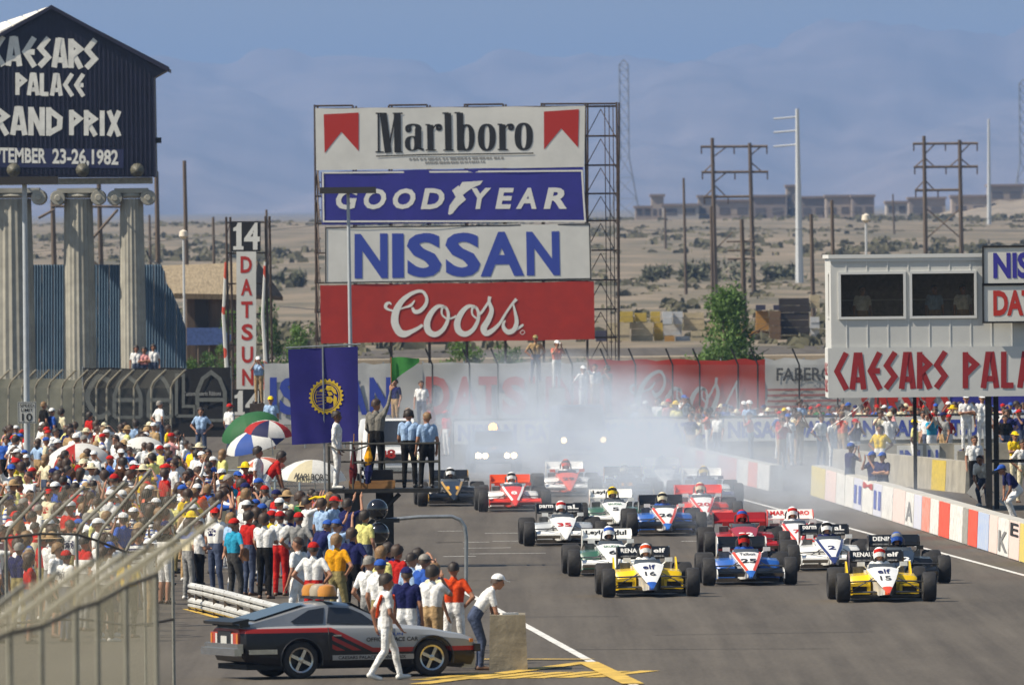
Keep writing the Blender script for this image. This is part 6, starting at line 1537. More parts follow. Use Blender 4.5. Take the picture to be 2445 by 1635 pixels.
def pace_car():
    ang = radians(20); th = ang - pi / 2
    rw = P(714.6, 1621)                                      # foot of the right rear wheel
    R = Matrix.Rotation(th, 3, 'Z'); org = rw - R @ Vector((.70, -1.16, 0)); org.z = .012
    r = empty('sports_coupe', org, th); tag(r, 'silver and black hatchback coupe with red slashes and amber light bar', 'car')
    PAINT = pace_paint()
    # body stations: y, half width at sill / shoulder, z bottom, z shoulder, half width top, z top
    st = [(-2.20, .66, .74, .42, .70, .66, .84), (-2.12, .72, .80, .30, .72, .70, .90), (-1.75, .76, .835, .24, .74, .74, .90), (-1.16, .77, .845, .20, .74, .77, .89), (-.5, .77, .845, .18, .74, .77, .885), (.35, .77, .845, .18, .73, .76, .875), (.85, .77, .845, .19, .71, .74, .845), (1.16, .77, .84, .20, .69, .72, .82), (1.6, .75, .82, .22, .64, .68, .755), (1.95, .75, .80, .20, .62, .66, .71), (2.17, .72, .77, .18, .58, .64, .655), (2.25, .68, .73, .20, .54, .60, .60)]
    secs = []
    for (y, wb, ws, zb, zs, wt, zt) in st:
        y = y if y < 1.16 else 1.16 + (y - 1.16) * .72
        h = [(wb, zb), (ws, zb + .12), (ws + .005, (zb + zs) / 2), (ws, zs), (wt + (ws - wt) * .5, (zs + zt) / 2 + .02), (wt - .08, zt - .005), (0, zt + .015)]
        secs.append([Vector((x, y, z)) for x, z in h] + [Vector((-x, y, z)) for x, z in h[-2::-1]])
    m = MB(); m.loft(secs); ob = m.build('raw_body', PAINT)
    cut = MB()
    for y in (-1.16, 1.16):
        for s in (-1, 1): cut.lathe([(.36, -.16), (.36, .16)], 28, (s * .80, y, .31), 'X')
    co = cut.build('raw_cut', PAINT); md = ob.modifiers.new('b', 'BOOLEAN'); md.operation = 'DIFFERENCE'; md.object = co; md.solver = 'EXACT'
    me = eval_mods(ob); bpy.data.objects.remove(ob); bpy.data.objects.remove(co)
    me.name = 'body'; me.polygons.foreach_set('use_smooth', [True] * len(me.polygons)); me.set_sharp_from_angle(angle=radians(28))
    inst('body', me, r)
    # greenhouse
    SIL = mat('silver_paint', (.27, .285, .30), .28, metal=.2, coat=.6, var=.04); GL = mat('car_glass', (.02, .022, .025), .06, spec=.8)
    gs = [(.42, .70, .885, .10), (.10, .70, .885, 1.085), (-.22, .69, .885, 1.235), (-.60, .69, .885, 1.268), (-1.0, .70, .888, 1.215), (-1.55, .71, .895, 1.05), (-2.02, .70, .895, .925)]
    secs = []
    for (y, w, zb, zt) in gs:
        zt = max(zt, zb + .01); k = (zt - zb) / .38; wt = w - .19 * k
        secs.append([Vector((-w, y, zb - .03)), Vector((w, y, zb - .03)), Vector((wt + .03, y, zt - .045 * k)), Vector((wt - .08, y, zt)), Vector((0, y, zt + .018)), Vector((-wt + .08, y, zt)), Vector((-wt - .03, y, zt - .045 * k))])
    m = MB(); m.loft(secs); m.build('roof', SIL, r, smooth=30)
    def side_pt(s, y, t):                                    # t 0 at belt, 1 at the roof edge
        for (a, b) in zip(gs, gs[1:]):
            if b[0] <= y <= a[0]:
                q = (y - b[0]) / (a[0] - b[0]); w = b[1] + (a[1] - b[1]) * q; zb = b[2] + (a[2] - b[2]) * q; zt = b[3] + (a[3] - b[3]) * q; break
        zt = max(zt, zb + .01); k = (zt - zb) / .38; wt = w - .19 * k
        return Vector((s * (w + (wt + .03 - w) * t + .008), y, zb + .0 + (zt - .05 * k - zb) * t))
    for s in (-1, 1):
        m = MB(); m.add([side_pt(s, y, t) for y, t in ((.22, .08), (-.02, .82), (-.22, .90), (-.58, .90), (-.66, .08))], [(0, 1, 2, 3, 4)]); d_ = m.build('side_window', GL, r, fix=False)
        m = MB(); m.add([side_pt(s, y, t) for y, t in ((-.72, .10), (-.66, .90), (-.95, .86), (-1.30, .30), (-1.22, .10))], [(0, 1, 2, 3, 4)]); m.build('quarter_window', GL, r, fix=False)
        m = MB(); m.box((s * .90, .20, .93), (.16, .10, .10)); m.build('door_mirror', BLACKP, r)
        for y in (-.68, .46): m = MB(); m.tube([(s * .838, y, .27), (s * .853, y, .5), (s * .850, y, .73), (s * .80, y, .855)], .006, 4); m.build('door_seam', BLACKP, r)
        m = MB(); m.box2((s * .845, -.60, .70), (s * .862, -.46, .725)); m.build('door_handle', CHROME, r)
        for y in (-1.16, 1.16): m = MB(); m.tube([(s * .848, y + .37 * cos(a * pi / 12), .31 + .37 * sin(a * pi / 12)) for a in range(-1, 14)], .014, 5); m.build('wheel_arch_lip', BLACKP, r)
        m = MB(); m.box2((s * .852, -.62, .30), (s * .862, .82, .385)); sl = m.build('rocker_strip', mat('strip_grey', (.34, .33, .31), .5), r)
        if s > 0:
            mb = MB(); put_text(mb, 'CAESARS PALACE GRAND PRIX', lambda a, b: Vector((.866, -.52 + 1.2 * a, .315 + .055 * b)), .02); mb.build('lettering', INK, r, fix=False)
            mb = MB(); put_text(mb, 'OFFICIAL PACE CAR', lambda a, b: Vector((.862, -.02 + .92 * a, .60 + .07 * b)), .02); mb.build('lettering', INK, r, fix=False)
            mb = MB(); put_text(mb, 'DATSUN', lambda a, b: Vector((.860, .18 + .45 * a, .695 + .05 * b)), .02); mb.build('lettering', mat('decal_blue', CLOTH['blue'], .5), r, fix=False)
        m = MB(); m.box2((s * .36, -2.235, .58), (s * .70, -2.20, .78)); tl = m.build('tail_light', mat('tail_red', (.42, .045, .02), .25, coat=.5), r)
        m = MB(); m.box2((s * .36, -2.242, .60), (s * .45, -2.236, .76)); m.build('reverse_lens', mat('lens_white', (.6, .58, .54), .25), tl)
        m = MB(); m.box2((s * .62, -2.242, .60), (s * .695, -2.236, .76)); m.build('indicator_lens', mat('lens_amber', (.55, .18, .02), .25), tl)
        m = MB(); m.box2((s * .66, 1.84, .56), (s * .80, 1.90, .62)); m.build('marker_light', mat('lens_amber', (.55, .18, .02), .25), r)
        m = MB(); m.box2((s * .8, -2.10, .42), (s * .872, -1.60, .50)); m.build('bumper_end', CHROME, r)
    m = MB(); m.add([(.60, .405, .90), (-.60, .405, .90), (-.50, -.19, 1.232), (.50, -.19, 1.232)], [(0, 1, 2, 3)]); q = m.build('windscreen', GL, r, fix=False); q.location = (0, .022, .018)
    m = MB(); m.add([(.50, -.98, 1.225), (-.50, -.98, 1.225), (-.57, -1.90, .968), (.57, -1.90, .968)], [(0, 3, 2, 1)]); q = m.build('hatch_glass', GL, r, fix=False); q.location = (0, -.005, .022)
    m = MB(); m.box2((-.88, -2.36, .40), (.88, -2.235, .52)); m.box2((-.86, -2.30, .44), (.86, -2.2, .60)); m.build('rear_bumper', CHROME, r)
    m = MB(); m.box2((-.80, 1.92, .40), (.80, 2.03, .53)); m.build('front_bumper', BLACKP, r)
    m = MB(); m.box2((-.72, 1.72, .13), (.72, 1.96, .36)); m.build('air_dam', SIL, r)
    m = MB(); m.box2((-.15, -2.25, .58), (.15, -2.236, .72)); m.build('licence_plate', mat('plate_white', (.5, .5, .47), .5), r)
    m = MB(); m.box2((-.33, -2.236, .56), (.33, -2.20, .80)); m.build('rear_panel', BLACKP, r)
    m = MB(); m.box((0, -2.20, .965), (1.50, .30, .05), Matrix.Rotation(radians(10), 3, 'X')); m.box2((-.72, -2.2, .88), (-.66, -2.05, .96)); m.box2((.66, -2.2, .88), (.72, -2.05, .96)); m.build('spoiler', BLACKP, r)
    m = MB(); m.box2((-.74, -2.1, .16), (.74, 1.75, .25)); m.build('underbody', mat('underbody', (.01, .01, .01), .9), r)
    # light bar
    lb = empty('light_bar', (0, -.55, 1.29)); lb.parent = r
    m = MB(); m.box2((-.60, -.13, .02), (.60, .13, .07)); m.build('bar', BLACKP, lb)
    AM = bpy.data.materials.new('amber_dome'); AM.use_nodes = True; b = AM.node_tree.nodes['Principled BSDF']; b.inputs['Base Color'].default_value = (.75, .32, .05, 1); b.inputs['Roughness'].default_value = .15; b.inputs['Transmission Weight'].default_value = .35
    for x in (-.40, .0, .40):
        m = MB(); m.lathe([(.16, .07), (.165, .16), (.13, .24), (.05, .27)], 14, (x, 0, 0)); m.build('amber_lamp' if x else 'speaker', AM if x else mat('speaker_grey', (.35, .3, .22), .4), lb, smooth=40)
    # wheels
    tm = tyre_mesh(.312, .21, 'tyre'); 
    m = MB(); m.lathe([(.185, -.10), (.215, -.112), (.205, -.09), (.16, -.02), (.16, .02), (.205, .09), (.215, .112), (.185, .10)], 24, axis='X', closed=True); rimm = m.mesh('rim', CHROME, 35)
    m = MB(); m.lathe([(.19, -.01), (.19, .012)], 20, axis='X'); backm = m.mesh('brake_disc', BLACKP)
    m = MB()
    for s in (-1, 1):
        for k in range(4):
            a = pi / 4 + k * pi / 2; c_ = Vector((s * .085, .105 * cos(a), .105 * sin(a))); m.box(c_, (.03, .18, .055), Matrix.Rotation(a, 3, 'X'))
        m.lathe([(.05, s * .06), (.05, s * .10), (.02, s * .105)], 10, axis='X')
    spm = m.mesh('spoke', CHROME)
    for s in (-1, 1):
        for y in (-1.16, 1.16):
            w = empty('wheel', (s * .70, y, .312), 0); w.parent = r; w.rotation_euler = (radians(20), 0, 0); inst('tyre', tm, w); inst('rim', rimm, w); inst('brake_disc', backm, w); inst('spoke', spm, w)
pace_car()

def block_and_rails():
    a = P(1168, 1602); b = P(1260, 1600); r = empty('concrete_block', a); tag(r, 'grey concrete barrier block beside the leaning man in jeans', 'barrier')
    w = b.x - a.x; m = MB(); m.loft([[Vector((0, 0, 0)), Vector((w, 0, 0)), Vector((w, 1.5, 0)), Vector((0, 1.5, 0))], [Vector((.02, .03, .95)), Vector((w - .03, .03, .95)), Vector((w - .03, 1.47, .95)), Vector((.02, 1.47, .95))]]); m.build('block', mat('block_concrete', (.25, .215, .15), .9, var=.3, scale=2.5, bump=.5), r)
    # papers on the block
    m = MB(); m.box((w * .5, .4, .965), (.30, .22, .03), Matrix.Rotation(.4, 3, 'Z')); o = m.build('paper_pile', mat('paper_white', (.72, .70, .66), .8)); o.location = a; tag(o, 'white papers lying on the concrete block', 'papers')
    # double corrugated guard rail, white
    pts = [Pd(438, 1398), Pd(470, 1405), Pd(520, 1418), Pd(580, 1435), Pd(640, 1452), Pd(700, 1468)]
    r = empty('guard_rail', pts[0]); tag(r, 'pale double guard rail curving behind the coupe', 'guard rail')
    RW = mat('rail_white', (.55, .55, .52), .5, metal=.2, var=.25, scale=3)
    for z0, z1 in ((.05, .27), (.33, .57)):
        m = MB(); prof = [(0, z0), (-.07, z0 + .05), (-.07, z0 + .09), (.0, (z0 + z1) / 2), (-.07, z1 - .09), (-.07, z1 - .05), (0, z1)]
        rows = []
        for i, p in enumerate(pts):
            d = (pts[min(i + 1, 5)] - pts[max(i - 1, 0)]).normalized(); n = Vector((-d.y, d.x, 0)); rows.append([p - pts[0] + n * x * 1 + Vector((0, 0, z)) for x, z in prof])
        k = len(prof); m.add([q for row in rows for q in row], [(i * k + j, i * k + j + 1, (i + 1) * k + j + 1, (i + 1) * k + j) for i in range(5) for j in range(k - 1)]); m.build('rail', RW, r, smooth=30, fix=False)
    for i in range(11):
        t = i / 10 * 5; a_ = int(min(t, 4.999)); p = pts[a_].lerp(pts[a_ + 1], t - a_) - pts[0]; m = MB(); m.box2((p.x - .06, p.y + .06, 0), (p.x + .06, p.y + .2, .55)); m.build('post', WOODP, r)
    # low pale fence in the crowd
    d = 400.0; a, b = at(360, 1109, d), at(715, 1105, d); r = empty('pipe_fence', Vector((a.x, d, 0))); tag(r, 'low pale blue chain link fence running through the crowd', 'fence')
    PB = mat('pipe_pale_blue', (.36, .43, .46), .5, metal=.2, var=.15); L = b.x - a.x
    for z in (1.10, .80):
        m = MB(); m.tube([(0, 0, z), (L, 0, z)], .028, 6); m.build('rail', PB, r)
    for k in range(7): m = MB(); m.tube([(L * k / 6, 0, 0), (L * k / 6, 0, 1.12)], .028, 6); m.build('post', PB, r)
    veil('chain_link', [Vector((0, 0, 0)), Vector((L, 0, 0))], [Vector((0, 0, 1.1)), Vector((L, 0, 1.1))], CHAIN, r)
    # bent pipe post with the two black signal globes
    base = P(1113, 1470); base = at(1113, 1440, 300); base.z = 0; r = empty('signal_post', base); tag(r, 'bent grey pipe post with two black globes at the arm end', 'signal post')
    S = lambda x, y: local(r, Vector((atd(x, y, 300).x, 300, atd(x, y, 300).z)))
    m = MB(); top = S(1068, 1230); m.tube([(0, 0, 0), top, S(1064, 1205), S(1054, 1190), S(1035, 1182), S(960, 1183), S(885, 1190)], .04, 8); m.build('pipe', GALV, r, smooth=40)
    m = MB(); m.box2(S(872, 1196) - Vector((.0, .05, 0)), S(915, 1186) + Vector((0, .05, 0))); m.build('bracket', BLACKP, r)
    for (x, y) in ((864, 1166), (867, 1220)):
        m = MB(); m.ball(S(x, y), .225, 20, 12); m.build('globe', mat('globe_black', (.010, .010, .012), .12, coat=.6), r, smooth='all')
block_and_rails()

def foreground_fence():
    FP = mat('near_fence_post', (.26, .255, .22), .6, metal=.3, var=.3, scale=3)
    def line(label, pts, arm, net):
        r = empty('catch_fence', Vector((pts[0][0].x, pts[0][0].y, 0))); tag(r, label, 'fence'); lo = []; md = []; hi = []
        for (b, t) in pts:
            q = [Vector((b.x, b.y, 0)) - r.location, b - r.location, t - r.location]
            m = MB(); m.tube([q[0], q[1], q[1].lerp(q[2], .12) + Vector((-.02, 0, .05)), q[2]], arm, 7); m.build('post', FP, r); lo.append(q[0]); md.append(q[1]); hi.append(q[2])
        veil('chain_link', lo, md, net, r); veil('chain_link', md, hi, net, r)
        for row in (md, [l.lerp(h_, .5) for l, h_ in zip(lo, md)]):
            m = MB(); m.tube(row, .022, 5); m.build('cable', mat('cable_dark', (.06, .045, .03), .6), r)
        return r
    g1 = []
    for (bu, bv, tu, tv) in ((-70, 1292, 20, 1180), (14, 1284, 108, 1172), (94, 1274, 201, 1162), (183, 1275, 300, 1150), (232, 1290, 361, 1120), (300, 1317, 422, 1181), (345, 1318, 470, 1190), (412, 1300, 525, 1195)):
        d = 222 + bu * .02; b = at(bu, bv, d); t = at(tu, tv, d - .5); g1.append((b, t))
    line('catch fence with slanted arms before the left crowd, farther of two', g1, .028, CHAIN_MID)
    g2 = []
    for (bu, bv, tu, tv) in ((-120, 1560, 60, 1395), (-50, 1540, 140, 1365), (23, 1509, 225, 1335), (98, 1494, 296, 1322), (180, 1452, 352, 1305), (232, 1436, 428, 1282), (300, 1398, 452, 1262), (372, 1370, 515, 1240)):
        d = 95082 / (bv - 620); b = at(bu, bv, d); t = at(tu, tv, d - .6); g2.append((b, t))
    line('blurred catch fence with slanted arms at the lower left, nearer of two', g2, .022, CHAIN_FG)
foreground_fence()

# ------------------------------------------------------------------ starter's platform
def platform():
    d = 322.0; zf = 1.8; a, b = at(785, 1166, d), at(1049, 1166, d)
    r = empty('starter_platform', Vector(((a.x + b.x) / 2, d, 0))); tag(r, 'raised steel starter platform with railings above the crowd', 'platform'); w = (b.x - a.x) / 2
    m = MB(); m.box2((-w, 0, zf - .09), (w, 1.6, zf)); m.build('deck', DARKIRON, r)
    m = MB(); m.box2((-w + .35, .1, 0), (-w + .75, .5, zf - .095)); m.build('leg', DARKIRON, r)
    m = MB(); m.tube([(-w + .6, .3, .7), (.35, .3, zf - .12)], .05, 6); m.build('brace', DARKIRON, r)
    m = MB(); m.box2((-.2, 1.1, 0), (.2, 1.5, zf - .095)); m.build('leg', DARKIRON, r)
    RU = mat('railing_steel', (.09, .085, .07), .5, metal=.5, var=.3)
    for x in (-w, -w + .55, 0, w):
        for y in (0.04, 1.56):
            if x == 0 and y < 1: continue
            m = MB(); m.tube([(x, y, zf - .1), (x, y, zf + 1.02)], .022, 6); m.build('rail_post', RU, r)
    for z in (.60, 1.02):
        for (p, q) in (((-w + .55, .04), (w, .04)), ((-w, 1.56), (w, 1.56)), ((-w, .04), (-w, 1.56)), ((w, .04), (w, 1.56))):
            m = MB(); m.tube([(p[0], p[1], zf + z), (q[0], q[1], zf + z)], .022, 6); m.build('rail', RU, r)
    m = MB(); m.tube([(-w, .04, zf + 1.0), (-w + .2, -.2, zf + .9), (-w + .6, -.2, zf + .88), (-w + .9, .04, zf + .98)], .02, 6); m.build('rail', RU, r)
    # bench and box on the deck
    o = empty('wooden_bench', r.location + Vector((-.25, .35, zf))); tag(o, 'plain orange wooden bench on the starter platform', 'bench'); wd = mat('bench_wood', (.33, .16, .05), .8, var=.3, scale=4, stretch=(.3, 1, 3))
    m = MB(); m.box2((-.55, 0, .14), (.50, .3, .18)); m.build('seat', wd, o)
    m = MB(); m.box2((-.55, 0, .0), (.50, .04, .139)); m.build('apron', wd, o)
    m = MB(); m.box2((-.30, 0, 0), (.30, .35, .42)); o = m.build('equipment_case', mat('case_black', (.012, .012, .014), .6, var=.3)); o.location = r.location + Vector((-.1, .75, zf)); tag(o, 'black equipment case behind the bench on the platform', 'case')
    # furled flags leaning in the corner
    for k, (nm, lab, x, cs) in enumerate((('furled_flag', 'furled red flag on a stick beside the man in the white suit', -.72, ('maroon',)), ('furled_flag', 'furled yellow and navy flag leaning on the platform rail', -.38, ('navy', 'gold')))):
        o = empty(nm, r.location + Vector((x, .12, zf))); tag(o, lab, 'flag', 'furled flags on the platform')
        m = MB(); m.tube([(0, 0, .02), (.05, 0, 1.25)], .014, 5); m.build('stick', wd, o)
        for j, c in enumerate(cs):
            m = MB(); m.tube([(.0 + .02 * j, -.02, .12 + .35 * j), (.03, -.03, .4 + .3 * j), (.04, -.01, .95 - .25 * (len(cs) - 1 - j))], [.05, .10, .03], 8); m.build('cloth', cloth(c), o)
    o = empty('chequered_flag', r.location + Vector((-.52, .10, zf))); tag(o, 'chequered flag drooping from the platform corner', 'flag'); m = MB(); m.tube([(0, 0, .02), (.03, 0, 1.1)], .012, 5); m.build('stick', wd, o)
    mbs = (MB(), MB())
    for i in range(4):
        for j in range(6): mbs[(i + j) % 2].add([(.01 + i * .055, -.03 + .02 * sin(i * 2 + j), .15 + j * .09), (.065 + i * .055, -.03 + .02 * sin(i * 2 + 2 + j), .13 + j * .09), (.065 + i * .055, -.03 + .02 * sin(i * 2 + 3 + j), .22 + j * .09), (.01 + i * .055, -.03 + .02 * sin(i * 2 + 1 + j), .24 + j * .09)], [(0, 1, 2, 3)])
    cq = empty('cloth', (0, 0, 0)); cq.parent = o; mbs[0].build('white_squares', cloth('white'), cq, fix=False); mbs[1].build('black_squares', cloth('black'), cq, fix=False)
    # big blue flag with the toothed emblem
    df = 324.0; q = lambda x, y: at(650 + x * .287, 800 + y * .287, df)
    base = q(445, 1568); base.z = 0; f = empty('hanging_flag', base); tag(f, 'large blue flag with yellow toothed globe emblem hanging from a pole', 'flag')
    L = lambda x, y, o=0: local(f, q(x, y)) + Vector((0, -o, 0))
    m = MB(); m.tube([Vector((0, 0, 0)), L(420, 92)], .022, 6); m.build('pole', GALV, f)
    m = MB(); m.tube([L(115, 105), L(735, 75)], .018, 6); m.build('crossbar', GALV, f)
    def fl(a, b, o=0.0):
        tl, tr, br, bl = (132, 118), (712, 95), (718, 880), (165, 912)
        x = (tl[0] * (1 - a) + tr[0] * a) * b + (bl[0] * (1 - a) + br[0] * a) * (1 - b); y = (tl[1] * (1 - a) + tr[1] * a) * b + (bl[1] * (1 - a) + br[1] * a) * (1 - b)
        return L(x, y, .03 + o + .035 * sin(a * 7 + b * 2) + .02 * sin(a * 15 + b * 5) * (1 - b))
    m = MB(); nx, ny = 18, 14; m.add([fl(i / nx, j / ny) for j in range(ny + 1) for i in range(nx + 1)], [(j * (nx + 1) + i, j * (nx + 1) + i + 1, (j + 1) * (nx + 1) + i + 1, (j + 1) * (nx + 1) + i) for j in range(ny) for i in range(nx)]); m.build('cloth', mat('flag_blue', (.028, .022, .20), .8, var=.12, scale=2, trans=.2), f, smooth='all', fix=False)
    YE = mat('flag_yellow', (.62, .42, .02), .8); em = empty('emblem', (0, 0, 0)); em.parent = f
    ux, uy = .2555, .1885; P2 = lambda x, y, o=.012: fl(.530 + ux * x, .487 + uy * y, o)
    m = MB(); n = 96; rows = [[], []]
    for k in range(n):
        a = 2 * pi * k / n; ro = 1.0 if (k % 4) in (0, 1) else .90; rows[0].append(P2(ro * cos(a), ro * sin(a))); rows[1].append(P2(.80 * cos(a), .80 * sin(a)))
    m.add(rows[0] + rows[1], [(k, (k + 1) % n, n + (k + 1) % n, n + k) for k in range(n)]); m.build('cog_ring', YE, em, fix=False)
    m = MB(); stroke(m, [(.74 * cos(2 * pi * k / 40), .74 * sin(2 * pi * k / 40)) for k in range(41)], .05, lambda a, b: P2(a, b, .012)); m.build('inner_ring', YE, em, fix=False)
    m = MB()
    for poly in ([(.05, .62), (.35, .58), (.55, .35), (.62, .1), (.45, .15), (.3, .35), (.12, .3), (-.05, .42)], [(.05, .28), (.3, .25), (.38, .08), (.15, .02), (.12, .12)], [(.0, .0), (.28, -.02), (.42, -.2), (.25, -.38), (.02, -.3)], [(.45, .1), (.62, -.1), (.6, -.35), (.42, -.6), (.40, -.25)], [(-.35, .42), (-.05, .45), (-.1, .25), (-.38, .3)]): m.add([P2(x, y, .014) for x, y in poly], [tuple(range(len(poly)))])
    m.build('continent', YE, em, fix=False)
    m = MB()
    for y0 in (-.4, -.22, -.05, .12, .28): stroke(m, [(-.58, y0 * 1.15), (-.3, y0 * 1.02), (-.02, y0 * .9)], .022, lambda a, b: P2(a, b, .013))
    stroke(m, [(-.56, .3), (-.62, 0), (-.56, -.3)], .03, lambda a, b: P2(a, b, .013)); m.build('globe_lines', YE, em, fix=False)
    # men on the platform
    def man(u, vhead, heading, pose, y=d, **k):
        p = at(u, vhead, y); o = person(Vector((p.x, y, zf)), heading, pose, **k); return o
    man(803, 974, radians(-95), 'pocket', d + .45, shirt='white', pants='white', shoes='white', head=('short_hair', 'dark'), skin=3, sleeves='long', h=1.0, label='person in a white suit standing at the platform corner', group='officials on the starter platform')
    st = man(898, 950, radians(-25), 'wave', d + 1.15, shirt='checked', pants='black', shoes='black', head=('short_hair', 'brown'), sleeves='long', h=1.04, label='person in checked shirt waving the green flag on the platform', group='officials on the starter platform'); st.location.z = zf + .18
    m = MB(); m.box2((-.3, -.2, 0), (.3, .2, .18)); o = m.build('step_box', DARKIRON); o.location = st.location - Vector((0, 0, .18)); tag(o, 'dark step box under the flag waver', 'box')
    man(975, 966, radians(-10), 'rail', d + .95, shirt='light blue', pants='black', shoes='black', head=('headset', 'dark'), h=1.0, label='person in light blue shirt and headset gripping the platform rail', group='officials on the starter platform')
    man(1019, 976, radians(8), 'stand_b', d + .55, shirt='light blue', pants='black', shoes='black', head=('short_hair', 'fair'), h=.97, label='fair haired person in light blue shirt at the track end of the platform', group='officials on the starter platform')
    # the green flag in the raised hand
    me, hb, HR = BODY['wave']; Rz = Matrix.Rotation(radians(-25), 3, 'Z'); hip = Vector((0, 0, .93)); hand = st.location + Rz @ ((hip + Vector((.30, .13, 1.08))) * 1.04)
    g = empty('green_flag', hand); tag(g, 'green flag held up by the starter', 'flag')
    m = MB(); m.tube([(0, 0, -.25), (.01, 0, .70)], .012, 5); m.build('stick', wd, g)
    m = MB(); vs_ = []
    for i in range(9):
        for j in range(6):
            a, b_ = i / 8, j / 5; lo = .10 + a * .50; z = .68 - (.68 - lo) * (1 - b_); vs_.append((.01 + a * .64, .05 * sin(a * 7 + b_), z + .02 * sin(a * 5)))
    m.add(vs_, [(i * 6 + j, (i + 1) * 6 + j, (i + 1) * 6 + j + 1, i * 6 + j + 1) for i in range(8) for j in range(5)]); m.build('cloth', mat('flag_green', (.05, .26, .05), .8, var=.15, trans=.3), g, smooth='all', fix=False)
platform()

# ------------------------------------------------------------------ umbrellas
def umbrella(label, x, y, rad, cols, d=None, tilt=(0, 0), hz=None, letters=None):
    """x,y: display px of the dome top"""
    z = hz or 2.15
    ve = y * D + (x * D - CU) * .0105; dd = d or (CAMH - z) * F / (ve - VH)
    p = atd(x, y, dd); r = empty('umbrella', Vector((p.x, dd, 0))); tag(r, label, 'umbrella', 'umbrellas in the crowd')
    ap = Vector((0, 0, p.z)); T = Matrix.Rotation(tilt[0], 3, 'X') @ Matrix.Rotation(tilt[1], 3, 'Y')
    n = 8; dome = lambda a, t: ap + T @ Vector((rad * sin(t) * cos(a), rad * sin(t) * sin(a), -rad * .62 * (1 - cos(t)) / (1 - cos(1.25)) * .62 if False else -(rad * .55) * (t / 1.4) ** 1.7))
    for k in range(n):
        m = MB(); a0, a1 = 2 * pi * k / n, 2 * pi * (k + 1) / n; vs_ = []
        for j in range(6):
            t = 1.4 * j / 5
            for i in range(4):
                a = a0 + (a1 - a0) * i / 3; sc = 1 - .05 * sin(pi * i / 3) * j / 5; v = dome(a, t) - ap; vs_.append(ap + Vector((v.x * sc, v.y * sc, v.z)))
        m.add(vs_, [(j * 4 + i, j * 4 + i + 1, (j + 1) * 4 + i + 1, (j + 1) * 4 + i) for j in range(5) for i in range(3)]); m.build('canopy_panel', mat('umbrella_' + cols[k % len(cols)].replace(' ', '_'), CLOTH[cols[k % len(cols)]], .7, var=.08, trans=.35), r, smooth='all')
    hand = Vector((.1, -.05, 1.05)); m = MB(); m.tube([hand, ap], .012, 5); m.build('shaft', GALV, r)
    if letters:
        mb = MB(); 
        def fn(a, b):
            ang = -pi / 2 - .55 + 1.1 * a; t = 1.30 - .30 * b; v = dome(ang, t); return v + (v - ap).normalized() * .02 + Vector((0, -.01, .012))
        put_text(mb, letters, fn, .02); mb.build('lettering', INK, r, fix=False)
    return r
umbrella('large dark green umbrella at the back of the crowd', 560, 950, 1.0, ['green'], 455, (.25, -.35), 2.3)
umbrella('blue and white panelled umbrella before the green one', 575, 985, .95, ['white', 'blue', 'white', 'navy'], 440, (.2, -.25), 2.0)
umbrella('red and white panelled umbrella beside the green one', 617, 962, .75, ['white', 'red', 'white', 'white', 'red', 'navy'], 432, (.15, .1), 2.2)
umbrella('red and white striped umbrella at the far left of the crowd', 172, 1016, .95, ['white', 'red', 'white', 'white'], 400, (.2, -.1), 2.2, 'Marlboro')
umbrella('white umbrella with blue stars in the middle of the crowd', 326, 1000, .72, ['white'], 425, (.15, 0), 2.1, '***')
umbrella('pink and white umbrella under the two standing men', 592, 1048, .65, ['white', 'salmon'], 372, (.15, -.2), 2.0)
umbrella('large white umbrella below the starter platform', 716, 1052, .85, ['white', 'white', 'cream'], 345, (.1, .05), 2.15, 'MARLBORO')

